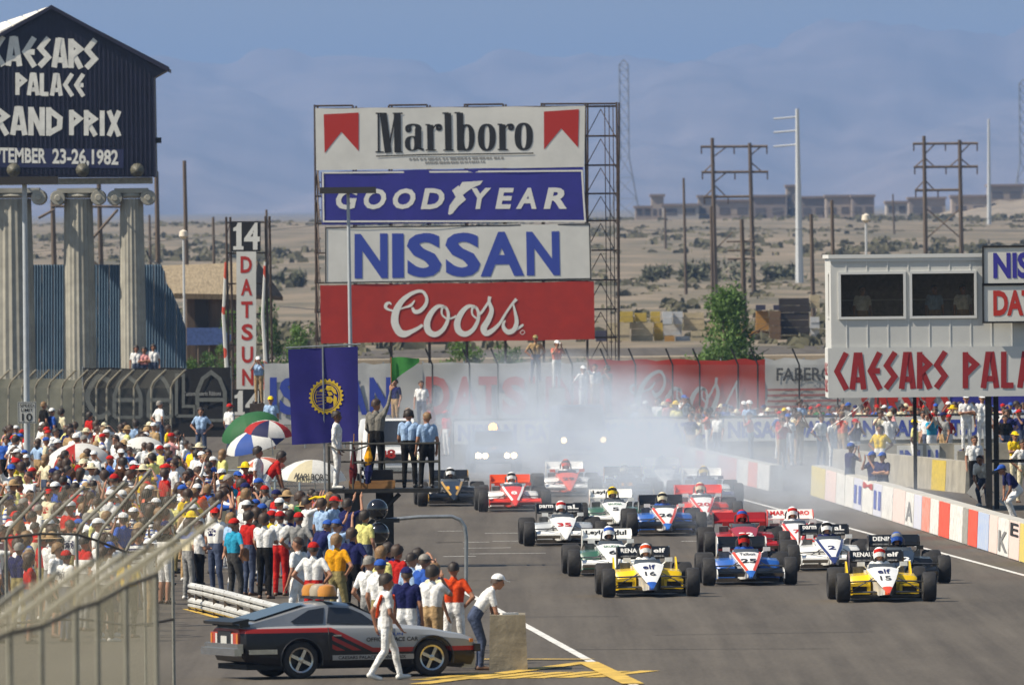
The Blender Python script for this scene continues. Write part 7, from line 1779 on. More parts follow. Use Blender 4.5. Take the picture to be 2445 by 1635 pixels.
# ------------------------------------------------------------------ service vehicles behind the grid
def service_car(label, u, d, col, style, lights, beacon=False, name='service_car', yaw=0.0, text=None):
    p = at(u, 1100, d); r = empty(name, Vector((p.x, d, .012)), pi + TR + yaw); tag(r, label, 'car' if style != 'truck' else 'truck', 'service vehicles behind the grid')
    pt = paint(col); GLS = mat('car_glass', (.02, .022, .025), .06)
    hw = .85 if style == 'sedan' else .98; hz_ = .80 if style == 'sedan' else 1.05; rz = 1.35 if style == 'sedan' else 1.95; f = 2.2 if style == 'sedan' else 2.5
    sec = lambda y, w, z0, z1: [Vector((-w, y, z0)), Vector((w, y, z0)), Vector((w * 1.02, y, (z0 + z1) / 2)), Vector((w * .94, y, z1)), Vector((-w * .94, y, z1)), Vector((-w * 1.02, y, (z0 + z1) / 2))]
    m = MB(); m.loft([sec(-f, hw * .95, .3, hz_), sec(-f * .5, hw, .25, hz_ + .06), sec(f * .3, hw, .25, hz_ + .05), sec(f * .9, hw * .97, .28, hz_ - .05), sec(f, hw * .9, .34, hz_ - .14)]); m.build('body', pt, r, smooth=30)
    m = MB(); c0, c1 = (f * .32, -f * .6) if style == 'sedan' else (f * .35, -f * .95)
    m.loft([sec(c0, hw * .9, hz_ + .045, hz_ + .06), sec(c0 - .5, hw * .82, hz_ + .045, rz), sec(c1 + .4, hw * .82, hz_ + .045, rz), sec(c1, hw * .9, hz_ + .045, hz_ + .1 if style == 'sedan' else rz - .05)]); m.build('roof', pt, r, smooth=30)
    m = MB(); m.add([(-hw * .76, c0 + .012, hz_ + .11), (hw * .76, c0 + .012, hz_ + .11), (hw * .68, c0 - .47, rz - .06), (-hw * .68, c0 - .47, rz - .06)], [(0, 1, 2, 3)]); o = m.build('windscreen', GLS, r, fix=False); o.location = (0, .03, .01)
    for s in (-1, 1):
        for y in (-f * .62, f * .62):
            w = empty('wheel', (s * (hw - .1), y, .33)); w.parent = r; inst('tyre', tyre_svc, w); inst('rim', rim_svc, w)
        m = MB(); m.lathe([(.10, 0), (.10, .03), (.05, .045)], 12, (s * hw * .68, f, hz_ - .26), 'Y'); m.build('headlight', emit('headlight_glow_%d' % lights, (1.0, .68, .30), lights), r)
        if style == 'sedan': m = MB(); m.lathe([(.09, 0), (.09, .03), (.045, .045)], 12, (s * hw * .42, f, hz_ - .26), 'Y'); m.build('headlight', emit('headlight_glow_%d' % lights, (1.0, .68, .30), lights), r)
    m = MB(); m.box2((-hw, f + .002, .34), (hw, f + .12, .46)); m.build('bumper', CHROME, r)
    m = MB(); m.box2((-hw * .32, f + .002, hz_ - .38), (hw * .32, f + .03, hz_ - .18)); m.build('grille', BLACKP, r)
    if beacon:
        m = MB(); m.lathe([(.14, 0), (.14, .12), (.08, .2), (.02, .22)], 12, (0, -.1, rz + .01)); m.build('beacon', emit('beacon_glow', (1.0, .42, .06), 9.0), r)
    if text: text_part(r, 'lettering', text, quad_fn((.45, f + .135, hz_ - .30), (-.1, f + .135, hz_ - .30), (.45, f + .135, hz_ - .02)), INKR, .04)
tyre_svc = tyre_mesh(.33, .22, 'tyre'); rim_svc = rim_mesh(.22, 'rim')
service_car('pale safety car with four lit headlights and amber beacon in the smoke', 1178, 466, '#5d6f8a', 'sedan', 22.0, True)
service_car('dark rescue truck with lit headlights in the smoke by the far barrier', 1385, 484, '#3a4a66', 'truck', 9.0, name='rescue_truck')
service_car('white rescue truck with amber lit lamps behind the platform', 930, 448, '#e6e6e2', 'truck', 12.0, name='rescue_truck', text='88')
# ================================================================== people
TAKEN = []
def head_place(u, vh, h=1.76, z=0.0):
    """ground position of a standing figure whose head top shows at a pixel"""
    d = (CAMH - z - h) * F / (vh + (u - CU) * .0105 - VH); p = at(u, vh, d); return Vector((p.x, d, z))
def hp(u, vh, heading, pose='stand', h=1.0, z=0.0, hh=1.76, **k):
    p = head_place(u, vh, hh * h, z); TAKEN.append((p.x, p.y)); return person(p, radians(heading), pose, h=h, **k)
G1 = 'spectators along the track edge'
def foreground():
    Z = lambda x, y: (450 + x * .3188, 950 + y * .3188)
    Q = lambda x, y: (450 + x * .3625, 1250 + y * .3625)
    A = -60                                                                  # most look across towards the track and away from us
    def f(xy, label, heading=A, **k): hp(xy[0], xy[1], heading, label=label, group=G1, **k)
    # walking man beside the coupe
    p = P(921, 1624); TAKEN.append((p.x, p.y)); person(p, radians(-75), 'walk', 'white', 'white', 'white', ('full_hair', 'dark'), 1, h=1.0, label='person all in white with orange sash walking past the coupe', group=G1)
    p = P(1150, 1600); TAKEN.append((p.x, p.y)); person(p, radians(-82), 'lean_fwd', 'white', 'denim', 'brown', ('cap', 'white'), 0, h=1.0, label='person in white shirt and blue jeans leaning on the concrete block', group=G1)
    f(Q(1745, 255), 'person in orange shirt and white trousers near the concrete block', -10, pose='hips', shirt='orange', pants='white', head=('short_hair', 'dark'))
    f(Q(1600, 280), 'dark haired person in white T-shirt beside the orange shirt', -25, pose='camera', shirt='white', pants='tan', head=('full_hair', 'dark'))
    f(Q(1435, 290), 'person in white top with navy shoulders and blue cap behind the coupe', -20, pose='stand_b', shirt='navy', pants='white', head=('cap', 'navy'))
    f(Q(1545, 205), 'person with pale cap and blue shirt in the group by the track', -40, shirt='blue', pants='denim', head=('cap', 'grey'), pose='camera')
    f(Q(1262, 240), 'person in blue cap and white shirt behind the walking man', -30, shirt='white', pants='khaki', head=('cap', 'blue'))
    f(Q(1190, 215), 'grey haired person in white shirt behind the coupe windscreen', -35, shirt='white', pants='grey', head=('short_hair', 'grey'), pose='pocket')
    f(Q(1375, 145), 'person in red shirt with brown hair near the lower black globe', -45, shirt='red', pants='denim', head=('full_hair', 'brown'))
    f(Q(1510, 168), 'dark haired person in white shirt nearest the track edge', -55, shirt='white', pants='denim', head=('full_hair', 'dark'), pose='shade')
    f(Q(1270, 155), 'fair haired person in pale shirt below the lower black globe', -40, shirt='pale yellow', pants='denim', head=('full_hair', 'fair'))
    f(Q(1315, 130), 'dark haired person in navy shirt below the lower black globe', -50, shirt='navy', pants='grey', head=('full_hair', 'dark'))
    f(Q(1620, 262), 'person in cream shirt half hidden behind the white T-shirt', -50, shirt='cream', pants='tan', head=('short_hair', 'fair'))
    f(Q(1470, 195), 'person in light blue shirt and dark hair in the track group', -35, shirt='light blue', pants='denim', head=('short_hair', 'dark'), pose='one_hip')
    f(Z(1225, 940), 'person in navy shirt with white back panel standing hand on hip', -25, pose='one_hip', shirt='navy', pants='black', head=('full_hair', 'brown'), hh=1.86)
    f(Z(1110, 985), 'person in gold shirt and khaki trousers', -30, pose='one_hip', shirt='gold', pants='khaki', head=('full_hair', 'fair'), hh=1.86)
    f(Z(1105, 912), 'person in blue cap raising both arms with a camera', -50, pose='both_up', shirt='light blue', pants='white', head=('cap', 'blue'))
    f(Z(935, 1148), 'person in red cap and white T-shirt seated low behind the coupe roof', -15, pose='hips', shirt='white', pants='red', head=('cap', 'red'), hh=1.6)
    f(Z(820, 1068), 'brown haired person in white T-shirt turning aside', 45, pose='stand_b', shirt='white', pants='white', head=('short_hair', 'brown'), hh=1.7)
    f(Z(825, 860), 'person in red cap and lavender grey shirt with elbows out', -20, pose='hips', shirt='grey', pants='dark grey', head=('cap', 'red'))
    f(Z(685, 852), 'person in red cap white shirt and bright red trousers', -15, pose='crossed', shirt='white', pants='red', head=('cap', 'red'))
    f(Z(622, 846), 'person in yellow shirt and red cap between white shirts', -30, shirt='yellow', pants='black', head=('cap', 'red'), pose='crossed')
    f(Z(568, 868), 'brown haired person in white shirt and black trousers at the rail', -20, shirt='white', pants='black', head=('full_hair', 'brown'), pose='crossed')
    f(Z(505, 826), 'person in grey vest and grey trousers standing at the guard rail', -25, shirt='dark grey', pants='grey', head=('full_hair', 'brown'), pose='stand_b')
    f(Z(432, 770), 'person in white shirt and blue jeans with white and yellow cap', -40, shirt='white', pants='denim', head=('cap', 'white'), pose='hips')
    f(Z(318, 880), 'person in blue shirt and white trousers with a brown bag', -70, shirt='light blue', pants='white', head=('full_hair', 'fair'), pose='stand_b', hh=1.72)
    f(Z(680, 752), 'person in white cap looking over the red caps', -40, shirt='white', pants='denim', head=('cap', 'white'))
    f(Z(735, 700), 'person in straw hat behind the white cap', -40, shirt='cream', pants='tan', head=('sun_hat', 'tan'))
    f(Z(885, 745), 'person raising a yellow trumpet shaped horn', -70, shirt='white', pants='denim', head=('full_hair', 'dark'), pose='both_up')
    f(Z(1000, 755), 'brown haired person in light blue shirt under the flag pole', -50, shirt='light blue', pants='denim', head=('full_hair', 'brown'))
    f(Z(1100, 725), 'dark person in black shirt below the platform edge', 200, shirt='black', pants='black', head=('full_hair', 'dark'), pose='camera')
    f(Z(1190, 760), 'dark haired person in navy shirt reaching up under the platform', -40, shirt='navy', pants='denim', head=('full_hair', 'dark'), pose='both_up')
    f(Z(1320, 868), 'small person in pale yellow shirt beside the black globes', -40, shirt='pale yellow', pants='denim', head=('full_hair', 'dark'), hh=1.7)
    f(Z(965, 920), 'person in blue cap leaning forward in the front group', -45, shirt='navy', pants='denim', head=('cap', 'blue'), pose='lean_fwd', hh=1.62)
    f(Z(760, 845), 'dark haired person in dark blue between the red caps', -30, shirt='navy', pants='denim', head=('full_hair', 'dark'))
    f(Z(550, 795), 'person in blue cap and black shirt behind the grey vest', -60, shirt='black', pants='denim', head=('cap', 'blue'))
    f(Z(450, 850), 'person in red and white shirt behind the blue jeans', -50, shirt='red', pants='denim', head=('full_hair', 'dark'))
    f(Z(340, 905), 'person in red cap and turquoise shirt by the guard rail end', -50, shirt='turquoise', pants='dark grey', head=('cap', 'red'), pose='one_hip')
    # two men standing above the crowd
    for (x, y, sh, pn, hd, lab, po, hd2) in ((610, 425, 'red', 'white', ('full_hair', 'dark'), 'person in red shirt and white trousers standing above the crowd leaning on a case', 'lean_fwd', -80), (520, 368, 'white', 'white', ('full_hair', 'dark'), 'person in white and orange vest standing above the crowd', 'stand_b', -110)):
        u, v = Z(x, y); d = 342.0; p = at(u, v, d); hz_ = 1.56 if po == 'lean_fwd' else 1.76
        zt = p.z - hz_; b = Vector((p.x, d, 0)); TAKEN.append((b.x, b.y))
        person(Vector((p.x, d, zt)), radians(hd2), po, sh, pn, 'white', hd, 1, label=lab, group=G1)
        m = MB(); m.box2((-.35, -.3, 0), (.35, .3, zt)); o = m.build('standing_box', mat('case_grey', (.12, .12, .11), .7, var=.2)); o.location = b; tag(o, 'dark box under the %s above the crowd' % ('red shirted person' if sh == 'red' else 'vested person'), 'box')
foreground()

# sash, horn and bag carried by the people above
def small_things():
    w = [o for o in bpy.data.objects if o.get('label', '').startswith('person all in white with orange sash')][0]
    m = MB(); m.tube([(.17, .10, 1.42), (.05, .135, 1.25), (-.12, .12, 1.05)], .03, 5); m.tube([(.17, -.10, 1.42), (.05, -.125, 1.25), (-.12, -.11, 1.05)], .03, 5); m.tube([(-.16, .10, 1.42), (-.10, .135, 1.2)], .03, 5)
    o = m.build('sash', cloth('orange'), w)
    b = [o for o in bpy.data.objects if o.get('label', '').endswith('with a brown bag')][0]
    r = empty('shoulder_bag', b.location + Vector((.22, -.05, .78))); tag(r, 'brown leather bag on the hip of the person in blue shirt', 'bag')
    m = MB(); m.loft([[Vector((x * .15, y * .07, z)) for x, y in ((-1, -1), (1, -1), (1, 1), (-1, 1))] for z in (0, .22)] + [[Vector((x * .10, y * .04, .27)) for x, y in ((-1, -1), (1, -1), (1, 1), (-1, 1))]]); m.build('pouch', mat('leather_brown', (.20, .09, .035), .6, var=.3), r)
    m = MB(); m.tube([(-.1, 0, .25), (-.12, .02, .55), (-.06, .03, .66)], .012, 5); m.build('strap', mat('leather_brown', (.20, .09, .035), .6), r)
    h = [o for o in bpy.data.objects if o.get('label', '').startswith('person raising a yellow')][0]
    r = empty('horn', h.location + Vector((.1, -.1, 1.72))); tag(r, 'yellow plastic horn raised above the heads', 'horn'); m = MB(); m.tube([(-.05, 0, 0), (.1, 0, .05), (.22, 0, .02), (.30, 0, .0)], [.02, .03, .05, .10], 9); m.build('bell', cloth('yellow'), r)
small_things()

SHIRTS = [('white', 56), ('light blue', 8), ('blue', 9), ('navy', 6), ('red', 12), ('yellow', 6), ('pale yellow', 4), ('cream', 7), ('tan', 4), ('pink', 4), ('grey', 4), ('black', 3), ('brown', 5), ('orange', 3), ('green', 2), ('salmon', 4), ('turquoise', 2), ('maroon', 2), ('dark grey', 2)]
HEADK = [(('full_hair', 'dark'), 16), (('short_hair', 'dark'), 13), (('full_hair', 'brown'), 18), (('short_hair', 'brown'), 12), (('full_hair', 'fair'), 4), (('long_hair', 'fair'), 5), (('long_hair', 'brown'), 6), (('short_hair', 'grey'), 5), (('cap', 'white'), 16), (('cap', 'blue'), 7), (('cap', 'navy'), 5), (('cap', 'red'), 8), (('cap', 'yellow'), 2), (('sun_hat', 'cream'), 4), (('sun_hat', 'tan'), 4), (('sun_hat', 'yellow'), 1)]
def pick(r, lst):
    t = r.uniform(0, sum(w for _, w in lst))
    for v, w in lst:
        t -= w
        if t <= 0: return v
    return lst[-1][0]
def head_words(h):
    k, c = h
    if k == 'cap': return c + ' cap'
    if k == 'sun_hat': return c + ' sun hat'
    return {'dark': 'dark', 'brown': 'brown', 'fair': 'fair', 'grey': 'grey'}[c] + (' long hair' if k == 'long_hair' else ' hair')
USED = {}
def unique(base, extras):
    lab = base; i = 0
    while lab in USED and i < len(extras):
        lab = base + ', ' + extras[i]; i += 1
    k = 2
    while lab in USED:
        lab = base + ', ' + extras[k % len(extras)].split()[-1] + ' ' + extras[(k * 3 + 1) % len(extras)]; k += 1
        if k > 30: break
    USED[lab] = 1
    return lab
def mass(name, label, members):
    """the far part of a crowd as one object"""
    V = []; Fq = []; MI = []; mats = []; off = 0
    def mi(m_):
        if m_ not in mats: mats.append(m_)
        return mats.index(m_)
    arrays = {}
    def data(me):
        if me.name not in arrays:
            co = np.zeros(len(me.vertices) * 3); me.vertices.foreach_get('co', co); arrays[me.name] = (co.reshape(-1, 3), [tuple(p.vertices) for p in me.polygons], [p.material_index for p in me.polygons])
        return arrays[me.name]
    for (x, y, hdg, pose, sh, pn, hd, sk, h) in members:
        me, hb, HR = BODY['far_' + pose]; co, fs, mm = data(me); R = np.array(Matrix.Rotation(hdg, 3, 'Z')) * h
        sl = [mi(q) for q in (SKINS[sk], cloth(sh), cloth(pn), SHOEM['brown'], SKINS[sk], cloth(pn), EYEM)]
        V.append(co @ R.T + np.array((x, y, 0))); Fq += [tuple(i + off for i in f_) for f_ in fs]; MI += [sl[i] for i in mm]; off += len(co)
        co, fs, mm = data(HEADS[hd[0]]); hm_ = mi(HAIRS[hd[1]] if hd[1] in HAIRS else cloth(hd[1]))
        V.append((co @ np.array(HR).T + np.array(hb)) @ R.T + np.array((x, y, 0))); Fq += [tuple(i + off for i in f_) for f_ in fs]; MI += [hm_] * len(fs); off += len(co)
    me = bpy.data.meshes.new(name); me.from_pydata(np.concatenate(V).tolist(), [], Fq)
    for m_ in mats: me.materials.append(m_)
    me.polygons.foreach_set('material_index', MI); me.polygons.foreach_set('use_smooth', [True] * len(me.polygons)); me.update()
    tag(link(bpy.data.objects.new(name, me)), label, 'crowd', kind='stuff')
def crowd():
    far = []; FARP = {'crossed': 'stand', 'one_hip': 'hips', 'arm_up': 'shade', 'both_up': 'camera'}
    r = random.Random(77); n = 0
    landm = [(90, 'under speed limit sign'), (190, 'near the striped umbrella'), (290, 'right of striped umbrella'), (390, 'near the star umbrella'), (480, 'left of the green umbrella'), (570, 'below the green umbrella'), (660, 'left of the blue flag'), (900, 'under the blue flag')]
    rows = [(1040, 'very back'), (1075, 'back rows'), (1115, 'upper rows'), (1160, 'middle rows'), (1210, 'lower rows'), (1270, 'front rows'), (1700, 'foremost row')]
    posew = [('stand', 6), ('stand_b', 6), ('hips', 2), ('crossed', 3), ('camera', 4), ('shade', 3), ('one_hip', 2), ('arm_up', 1), ('both_up', .6)]
    pw = {'stand': 'upright', 'stand_b': 'head turned', 'hips': 'hands on hips', 'crossed': 'arms folded', 'camera': 'with camera', 'shade': 'shading the eyes', 'one_hip': 'one hand on hip', 'arm_up': 'one arm raised', 'both_up': 'both arms raised'}
    cells = []
    y = 262.0
    while y < 470:
        xl = at(-40, 1000, y).x; xr = on_track(10.3, y).x - (0.6 if y > 330 else 0)
        if y < 312: xr = min(xr, at(505 if y > 288 else 330, 1200, y).x)
        x = xl
        while x < xr:
            cells.append((x + r.uniform(-.25, .25), y + r.uniform(-1.2, 1.2))); x += r.uniform(.80, 1.15) if y > 345 else r.uniform(.62, .92)
        y += 4.4 if y > 345 else 3.5
    r.shuffle(cells); cells.sort(key=lambda c: c[1])
    for (x, y) in cells:
        if any((x - a) ** 2 + ((y - b) * .6) ** 2 < .3 for a, b in TAKEN): continue
        if abs(y - 420) < 1 and abs(x - at(64, 1000, 420).x) < .4: continue
        if abs(y - 322) < 3 and x > at(770, 1100, 322).x and x < at(1060, 1100, 322).x and r.random() < .7: continue
        TAKEN.append((x, y))
        raise_ = 0
        h = r.gauss(.975, .045); pose = pick(r, posew); sh = pick(r, SHIRTS); hd = pick(r, HEADK); sk = r.choice((0, 0, 1, 1, 2, 3 if r.random() < .25 else 0)); pn = r.choice(('denim', 'denim', 'white', 'tan', 'khaki', 'grey', 'navy', 'black')); lg = 'long' if r.random() < .6 else 'short'
        hdg = radians(r.gauss(-62, 38)) if r.random() < .8 else radians(r.uniform(100, 260))
        if n >= 200:
            far.append((x, y, hdg, FARP.get(pose, pose), sh, pn, hd, sk, h)); continue
        d_ = Vector((x, y, 1.76 * h)) - Vector((0, 0, CAMH)); du = d_.dot(_right) / d_.dot(_f) * F + CU; dv = CV - d_.dot(_up) / d_.dot(_f) * F
        if du < -20: continue
        lx = next(t for lim, t in landm if du / D < lim or lim == 900); ly = next(t for lim, t in rows if dv < lim)
        base = '%s shirt, %s, %s, %s' % (sh, head_words(hd), ly, lx)
        lab = unique('person in ' + base, [pw[pose], pn + (' shorts' if lg == 'short' else ' trousers'), 'face visible' if pi / 2 < hdg < 3 * pi / 2 else 'seen from behind', 'tall' if h > .99 else 'short'])
        person(Vector((x, y, 0)), hdg, pose, sh, pn, r.choice(('white', 'brown', 'black')), hd, sk, 'long' if r.random() < .12 else 'short', lg, h, lab, 'spectators in the left crowd', prt=(pick(r, [('red', 4), ('blue', 4), ('black', 2), ('navy', 3)]), r.choice((0, 0, 1, 2))) if sh in ('white', 'light blue', 'cream', 'yellow', 'grey') and r.random() < .45 else None); n += 1
    mass('distant_crowd', 'dense rear rows of the left crowd', far); return n
NCROWD = crowd()

def others():
    r = random.Random(5)
    # photographers and spectators along the far barrier (display px of the head top, feet on the ground behind the wall or on it)
    G = 'people along the far barrier'
    spots = [(1226, 768, 527.2, 'tan', 'denim', ('cap', 'khaki'), 'hips', 'shirtless looking person in tan standing on the far fence behind the smoke'), (1274, 780, 527.2, 'salmon', 'white', ('cap', 'white'), 'camera', 'person in red striped shirt and white cap on the far fence'),
             (1335, 838, 520, 'white', 'white', ('cap', 'white'), 'one_hip', 'person in white at the left end of the red far banner'), (1362, 834, 521, 'white', 'tan', ('short_hair', 'brown'), 'arm_up', 'person in white with one arm raised before the red far banner'), (1392, 838, 522, 'dark grey', 'denim', ('full_hair', 'dark'), 'camera', 'person in dark grey before the red far banner'),
             (1565, 905, 500, 'white', 'blue', ('cap', 'blue'), 'camera', 'photographer in white and blue before the white script'), (1478, 918, 502, 'tan', 'white', ('cap', 'white'), 'crossed', 'person in tan with white cap below the white script'), (1455, 925, 503, 'light blue', 'denim', ('cap', 'white'), 'stand', 'person in light blue with white cap below the white script'),
             (965, 872, 505, 'white', 'denim', ('short_hair', 'brown'), 'stand_b', 'person in white T-shirt before the white far banner'), (985, 925, 504, 'red', 'denim', ('full_hair', 'brown'), 'stand', 'person in red behind the platform officials'), (905, 868, 507, 'navy', 'tan', ('short_hair', 'dark'), 'stand', 'person in navy just right of the blue flag'), (1022, 940, 503, 'red', 'white', ('cap', 'red'), 'stand', 'person in red cap right of the platform officials'), (858, 940, 502, 'salmon', 'denim', ('full_hair', 'dark'), 'stand', 'person in salmon beside the flag waver'), (935, 935, 503, 'red', 'tan', ('full_hair', 'fair'), 'stand', 'fair haired person in red behind the flag waver')]
    for (x, y, d, sh, pn, hd, po, lab) in spots:
        p = atd(x, y, d); zt = p.z - 1.76; z = max(0, zt); person(Vector((p.x, d, z)), radians(r.uniform(120, 230)), po, sh, pn, 'brown', hd, r.choice((0, 1)), h=1.0 if z > 0 else max(.88, min(1.06, p.z / 1.76)), label=lab, group=G)
        if z > .05:
            m = MB(); m.box2((-.3, -.25, 0), (.3, .25, z)); o = m.build('perch', CONC); o.location = (p.x, d, 0); tag(o, 'grey perch under the ' + ' '.join(lab.replace('person', 'one', 1).split()[:11]), 'stand', 'perches behind the far barrier')
    # rows of faces right of centre, half lost in smoke
    far = []
    for k in range(70):
        x = 1440 + 930 * (k + .5) / 70 + r.uniform(-8, 8); y = r.uniform(905, 985) if x < 1880 else r.uniform(918, 975)
        d = r.uniform(496, 515); p = atd(x, y, d); z = max(0, p.z - 1.72)
        sh = pick(r, SHIRTS); hd = pick(r, HEADK); po = pick(r, [('stand', 3), ('crossed', 2), ('camera', 3), ('shade', 2), ('hips', 1), ('stand_b', 3)])
        far.append((p.x, d, radians(r.uniform(140, 220)), po if po != 'crossed' else 'stand', sh, r.choice(('denim', 'white', 'tan')), hd, r.choice((0, 1, 2)), max(.9, min(1.08, p.z / 1.76))))
    for k in range(30):
        x = r.uniform(1560, 2360); d = r.uniform(462, 488); p = atd(x, 950, d); far.append((p.x, d, radians(r.uniform(60, 260)), r.choice(('stand', 'hips', 'camera')), pick(r, SHIRTS), r.choice(('denim', 'white', 'tan')), pick(r, HEADK), r.choice((0, 1, 2)), r.uniform(.93, 1.04)))
    mass('distant_crowd', 'spectators massed behind the far barrier and under the cabin', far)
    # people in the pits
    G = 'people in the pit lane'
    Y = lambda x, y: (1950 + x * .2111, 940 + y * .2111)
    def q(xy, label, heading=180, z=0.0, d=None, **k):
        if d: p = at(xy[0], xy[1], d); person(Vector((p.x, d, z if z else max(0, p.z - 1.76))), radians(heading), label=label, group=G, **k)
        else: hp(xy[0], xy[1], heading, label=label, group=G, z=z, **k)
    q(Y(715, 355), 'long haired person in yellow T-shirt and white trousers in the pit lane', 165, pose='hips', shirt='yellow', pants='white', head=('long_hair', 'dark'), skin=1)
    q(Y(1105, 290), 'person in pale yellow shirt white trousers and yellow cap in the pit lane', -100, pose='pocket', shirt='pale yellow', pants='white', head=('cap', 'yellow'), skin=3)
    q(Y(1785, 475), 'person in white shirt with orange shoulder and black trousers by the cabin post', -170, pose='stand', shirt='white', pants='black', head=('short_hair', 'brown'), shoes='black')
    q(Y(2240, 430), 'person in yellow shirt and cap at the right edge', -150, pose='crossed', shirt='yellow', pants='cream', head=('cap', 'yellow'))
    q(Y(2330, 520), 'person in white shirt cut by the right edge', -150, pose='hips', shirt='white', pants='cream', head=('short_hair', 'dark'))
    for (x, y, d, hh, lab, po, hg) in ((370, 520, 394.5, 1.0, 'person in navy bending over the far end of the pit wall', 'camera', -60), (640, 665, 383.0, .95, 'person in navy with blue cap behind the pit wall, left of two', 'camera', 130), (745, 660, 381.5, .95, 'person in navy with blue cap behind the pit wall, right of two', 'crossed', 150)):
        u, v = Y(x, y); p = at(u, v, d); person(Vector((p.x, d, 0)), radians(hg), po, 'navy', 'denim', 'black', ('cap', 'blue'), 0, h=hh, label=lab, group=G)
    u, v = Y(2205, 850); p = head_place(u, v, 1.30); person(p, radians(110), 'crouch', 'navy', 'white', 'black', ('cap', 'blue'), 1, label='person in navy and blue cap stooping with a sign board by the pit wall', group=G)
    u, v = Y(1880, 780); p = head_place(u, v, 1.2); person(p, radians(160), 'crouch', 'white', 'denim', 'white', ('short_hair', 'dark'), 1, label='person in white crouching beside the cabin post', group=G)
    q(Y(430, 285), 'person in navy top with red and white cap leaning behind the wall', 200, pose='camera', shirt='navy', pants='white', head=('cap', 'red'))
    for (x, y, lab, po) in ((1690, -10, 'person in white and blue standing high on the lane barrier under the cabin', 'crossed'), (1870, -10, 'person in white standing high behind the cabin post', 'stand')):
        q(Y(x, y + 20), lab, 190, d=447.0, pose=po, shirt='white', pants='white', head=('cap', 'white'))
        ob = bpy.data.objects[[o.name for o in bpy.data.objects if o.get('label') == lab][0]]; m = MB(); m.box2((-.3, -.3, 0), (.3, .3, ob.location.z)); o2 = m.build('perch', CONC); o2.location = (ob.location.x, ob.location.y, 0); tag(o2, 'grey block under the %s' % ' '.join(lab.replace('person', 'one', 1).split()[:9]), 'stand', 'blocks under the cabin')
    # white boards carried in the pits
    for (x0, y0, x1, y1, lab) in ((1730, 1060, 1885, 1140, 'white signal board held low beside the cabin post'), (2100, 1110, 2210, 1225, 'white signal board held by the stooping person in navy')):
        u, v = Y((x0 + x1) / 2, y1); p = P(u, v + 18); w = (x1 - x0) * .2111 / (F / p.y); m = MB(); m.box((0, 0, .32), (w, .02, .42), Matrix.Rotation(radians(35), 3, 'Y') @ Matrix.Rotation(.3, 3, 'X')); o = m.build('signal_board', mat('board_white', (.75, .74, .7), .6)); o.location = p; tag(o, lab, 'board')
    # on the number tower and before the columns
    p = atd(592, 817, 539.2); person(Vector((p.x, 539.2, p.z - 1.76)), radians(170), 'camera', 'light blue', 'tan', 'brown', ('cap', 'white'), 0, label='person in light blue shirt and white cap standing on the sign tower', group='people at the left signs')
    m = MB(); m.box2((-.35, -.2, 0), (.35, .3, p.z - 1.76)); o = m.build('perch', PIPE); o.location = (p.x, 539.2, 0); tag(o, 'dark ledge under the person on the sign tower', 'stand')
    for (x, y, sh, lab) in ((312, 792, 'white', 'left of the three people in white before the third column'), (330, 795, 'pink', 'person in pink between two in white before the third column'), (351, 789, 'white', 'right of the three people in white before the third column')):
        p = atd(x, y, 575); person(Vector((p.x, 575, p.z - 1.76)), radians(180), 'crossed' if sh == 'pink' else 'stand', sh, 'denim', 'white', ('full_hair', 'dark'), 1, label=lab, group='people at the left signs')
        m = MB(); m.box2((-.28, -.2, 0), (.28, .3, p.z - 1.76)); o = m.build('perch', CONC); o.location = (p.x, 575, 0); tag(o, 'grey plinth under the ' + ' '.join(lab.split()[:9]), 'stand', 'plinths before the columns')
    for (x, y, sh, hd, lab, po) in ((365, 918, 'white', ('short_hair', 'grey'), 'person in white shirt walking behind the crowd before the black banner', 'hips'), (460, 934, 'light blue', ('full_hair', 'dark'), 'person in light blue shirt behind the crowd left of the tower', 'hips'), (100, 920, 'black', ('short_hair', 'fair'), 'person in black just right of the speed limit sign', 'stand'), (118, 935, 'blue', ('cap', 'white'), 'person in blue vest and white cap beside the person in black', 'stand'), (140, 936, 'cream', ('full_hair', 'dark'), 'person in cream shirt standing behind the left crowd', 'stand_b'), (205, 944, 'red', ('full_hair', 'dark'), 'person in red shirt standing behind the left crowd', 'stand'), (525, 925, 'white', ('cap', 'red'), 'person in white with red cap at the foot of the sign tower', 'stand_b'), (620, 908, 'light blue', ('cap', 'yellow'), 'person in light blue with yellow cap right of the sign tower', 'stand')):
        d = 478.0; p = atd(x, y, d); z = max(0, p.z - 1.76); person(Vector((p.x, d, z)), radians(-60 if sh != 'light blue' else 170), po, sh, 'denim', 'brown', hd, 0, label=lab, group='people standing behind the left crowd')
        if z > .05: m = MB(); m.box2((-.3, -.3, 0), (.3, .3, z)); o = m.build('perch', CONC); o.location = (p.x, d, 0); tag(o, 'grey perch under the ' + ' '.join(lab.replace('person', 'one', 1).split()[:11]), 'stand', 'perches behind the left crowd')
    # people inside the cabin
    for (x, sh, lab) in ((1975, 'white', 'person in white behind the left cabin window'), (2140, 'light blue', 'person in pale shirt behind the right cabin window'), (2205, 'white', 'person in white at the right of the right cabin window')):
        p = atd(x, 700, 385.4); zfl = atd(2100, 795, 385).z; person(Vector((p.x, 385.42, zfl)), radians(180), 'stand_b', sh, 'tan', 'brown', ('short_hair', 'dark'), 0, h=.95, label=lab, group='people inside the control cabin')
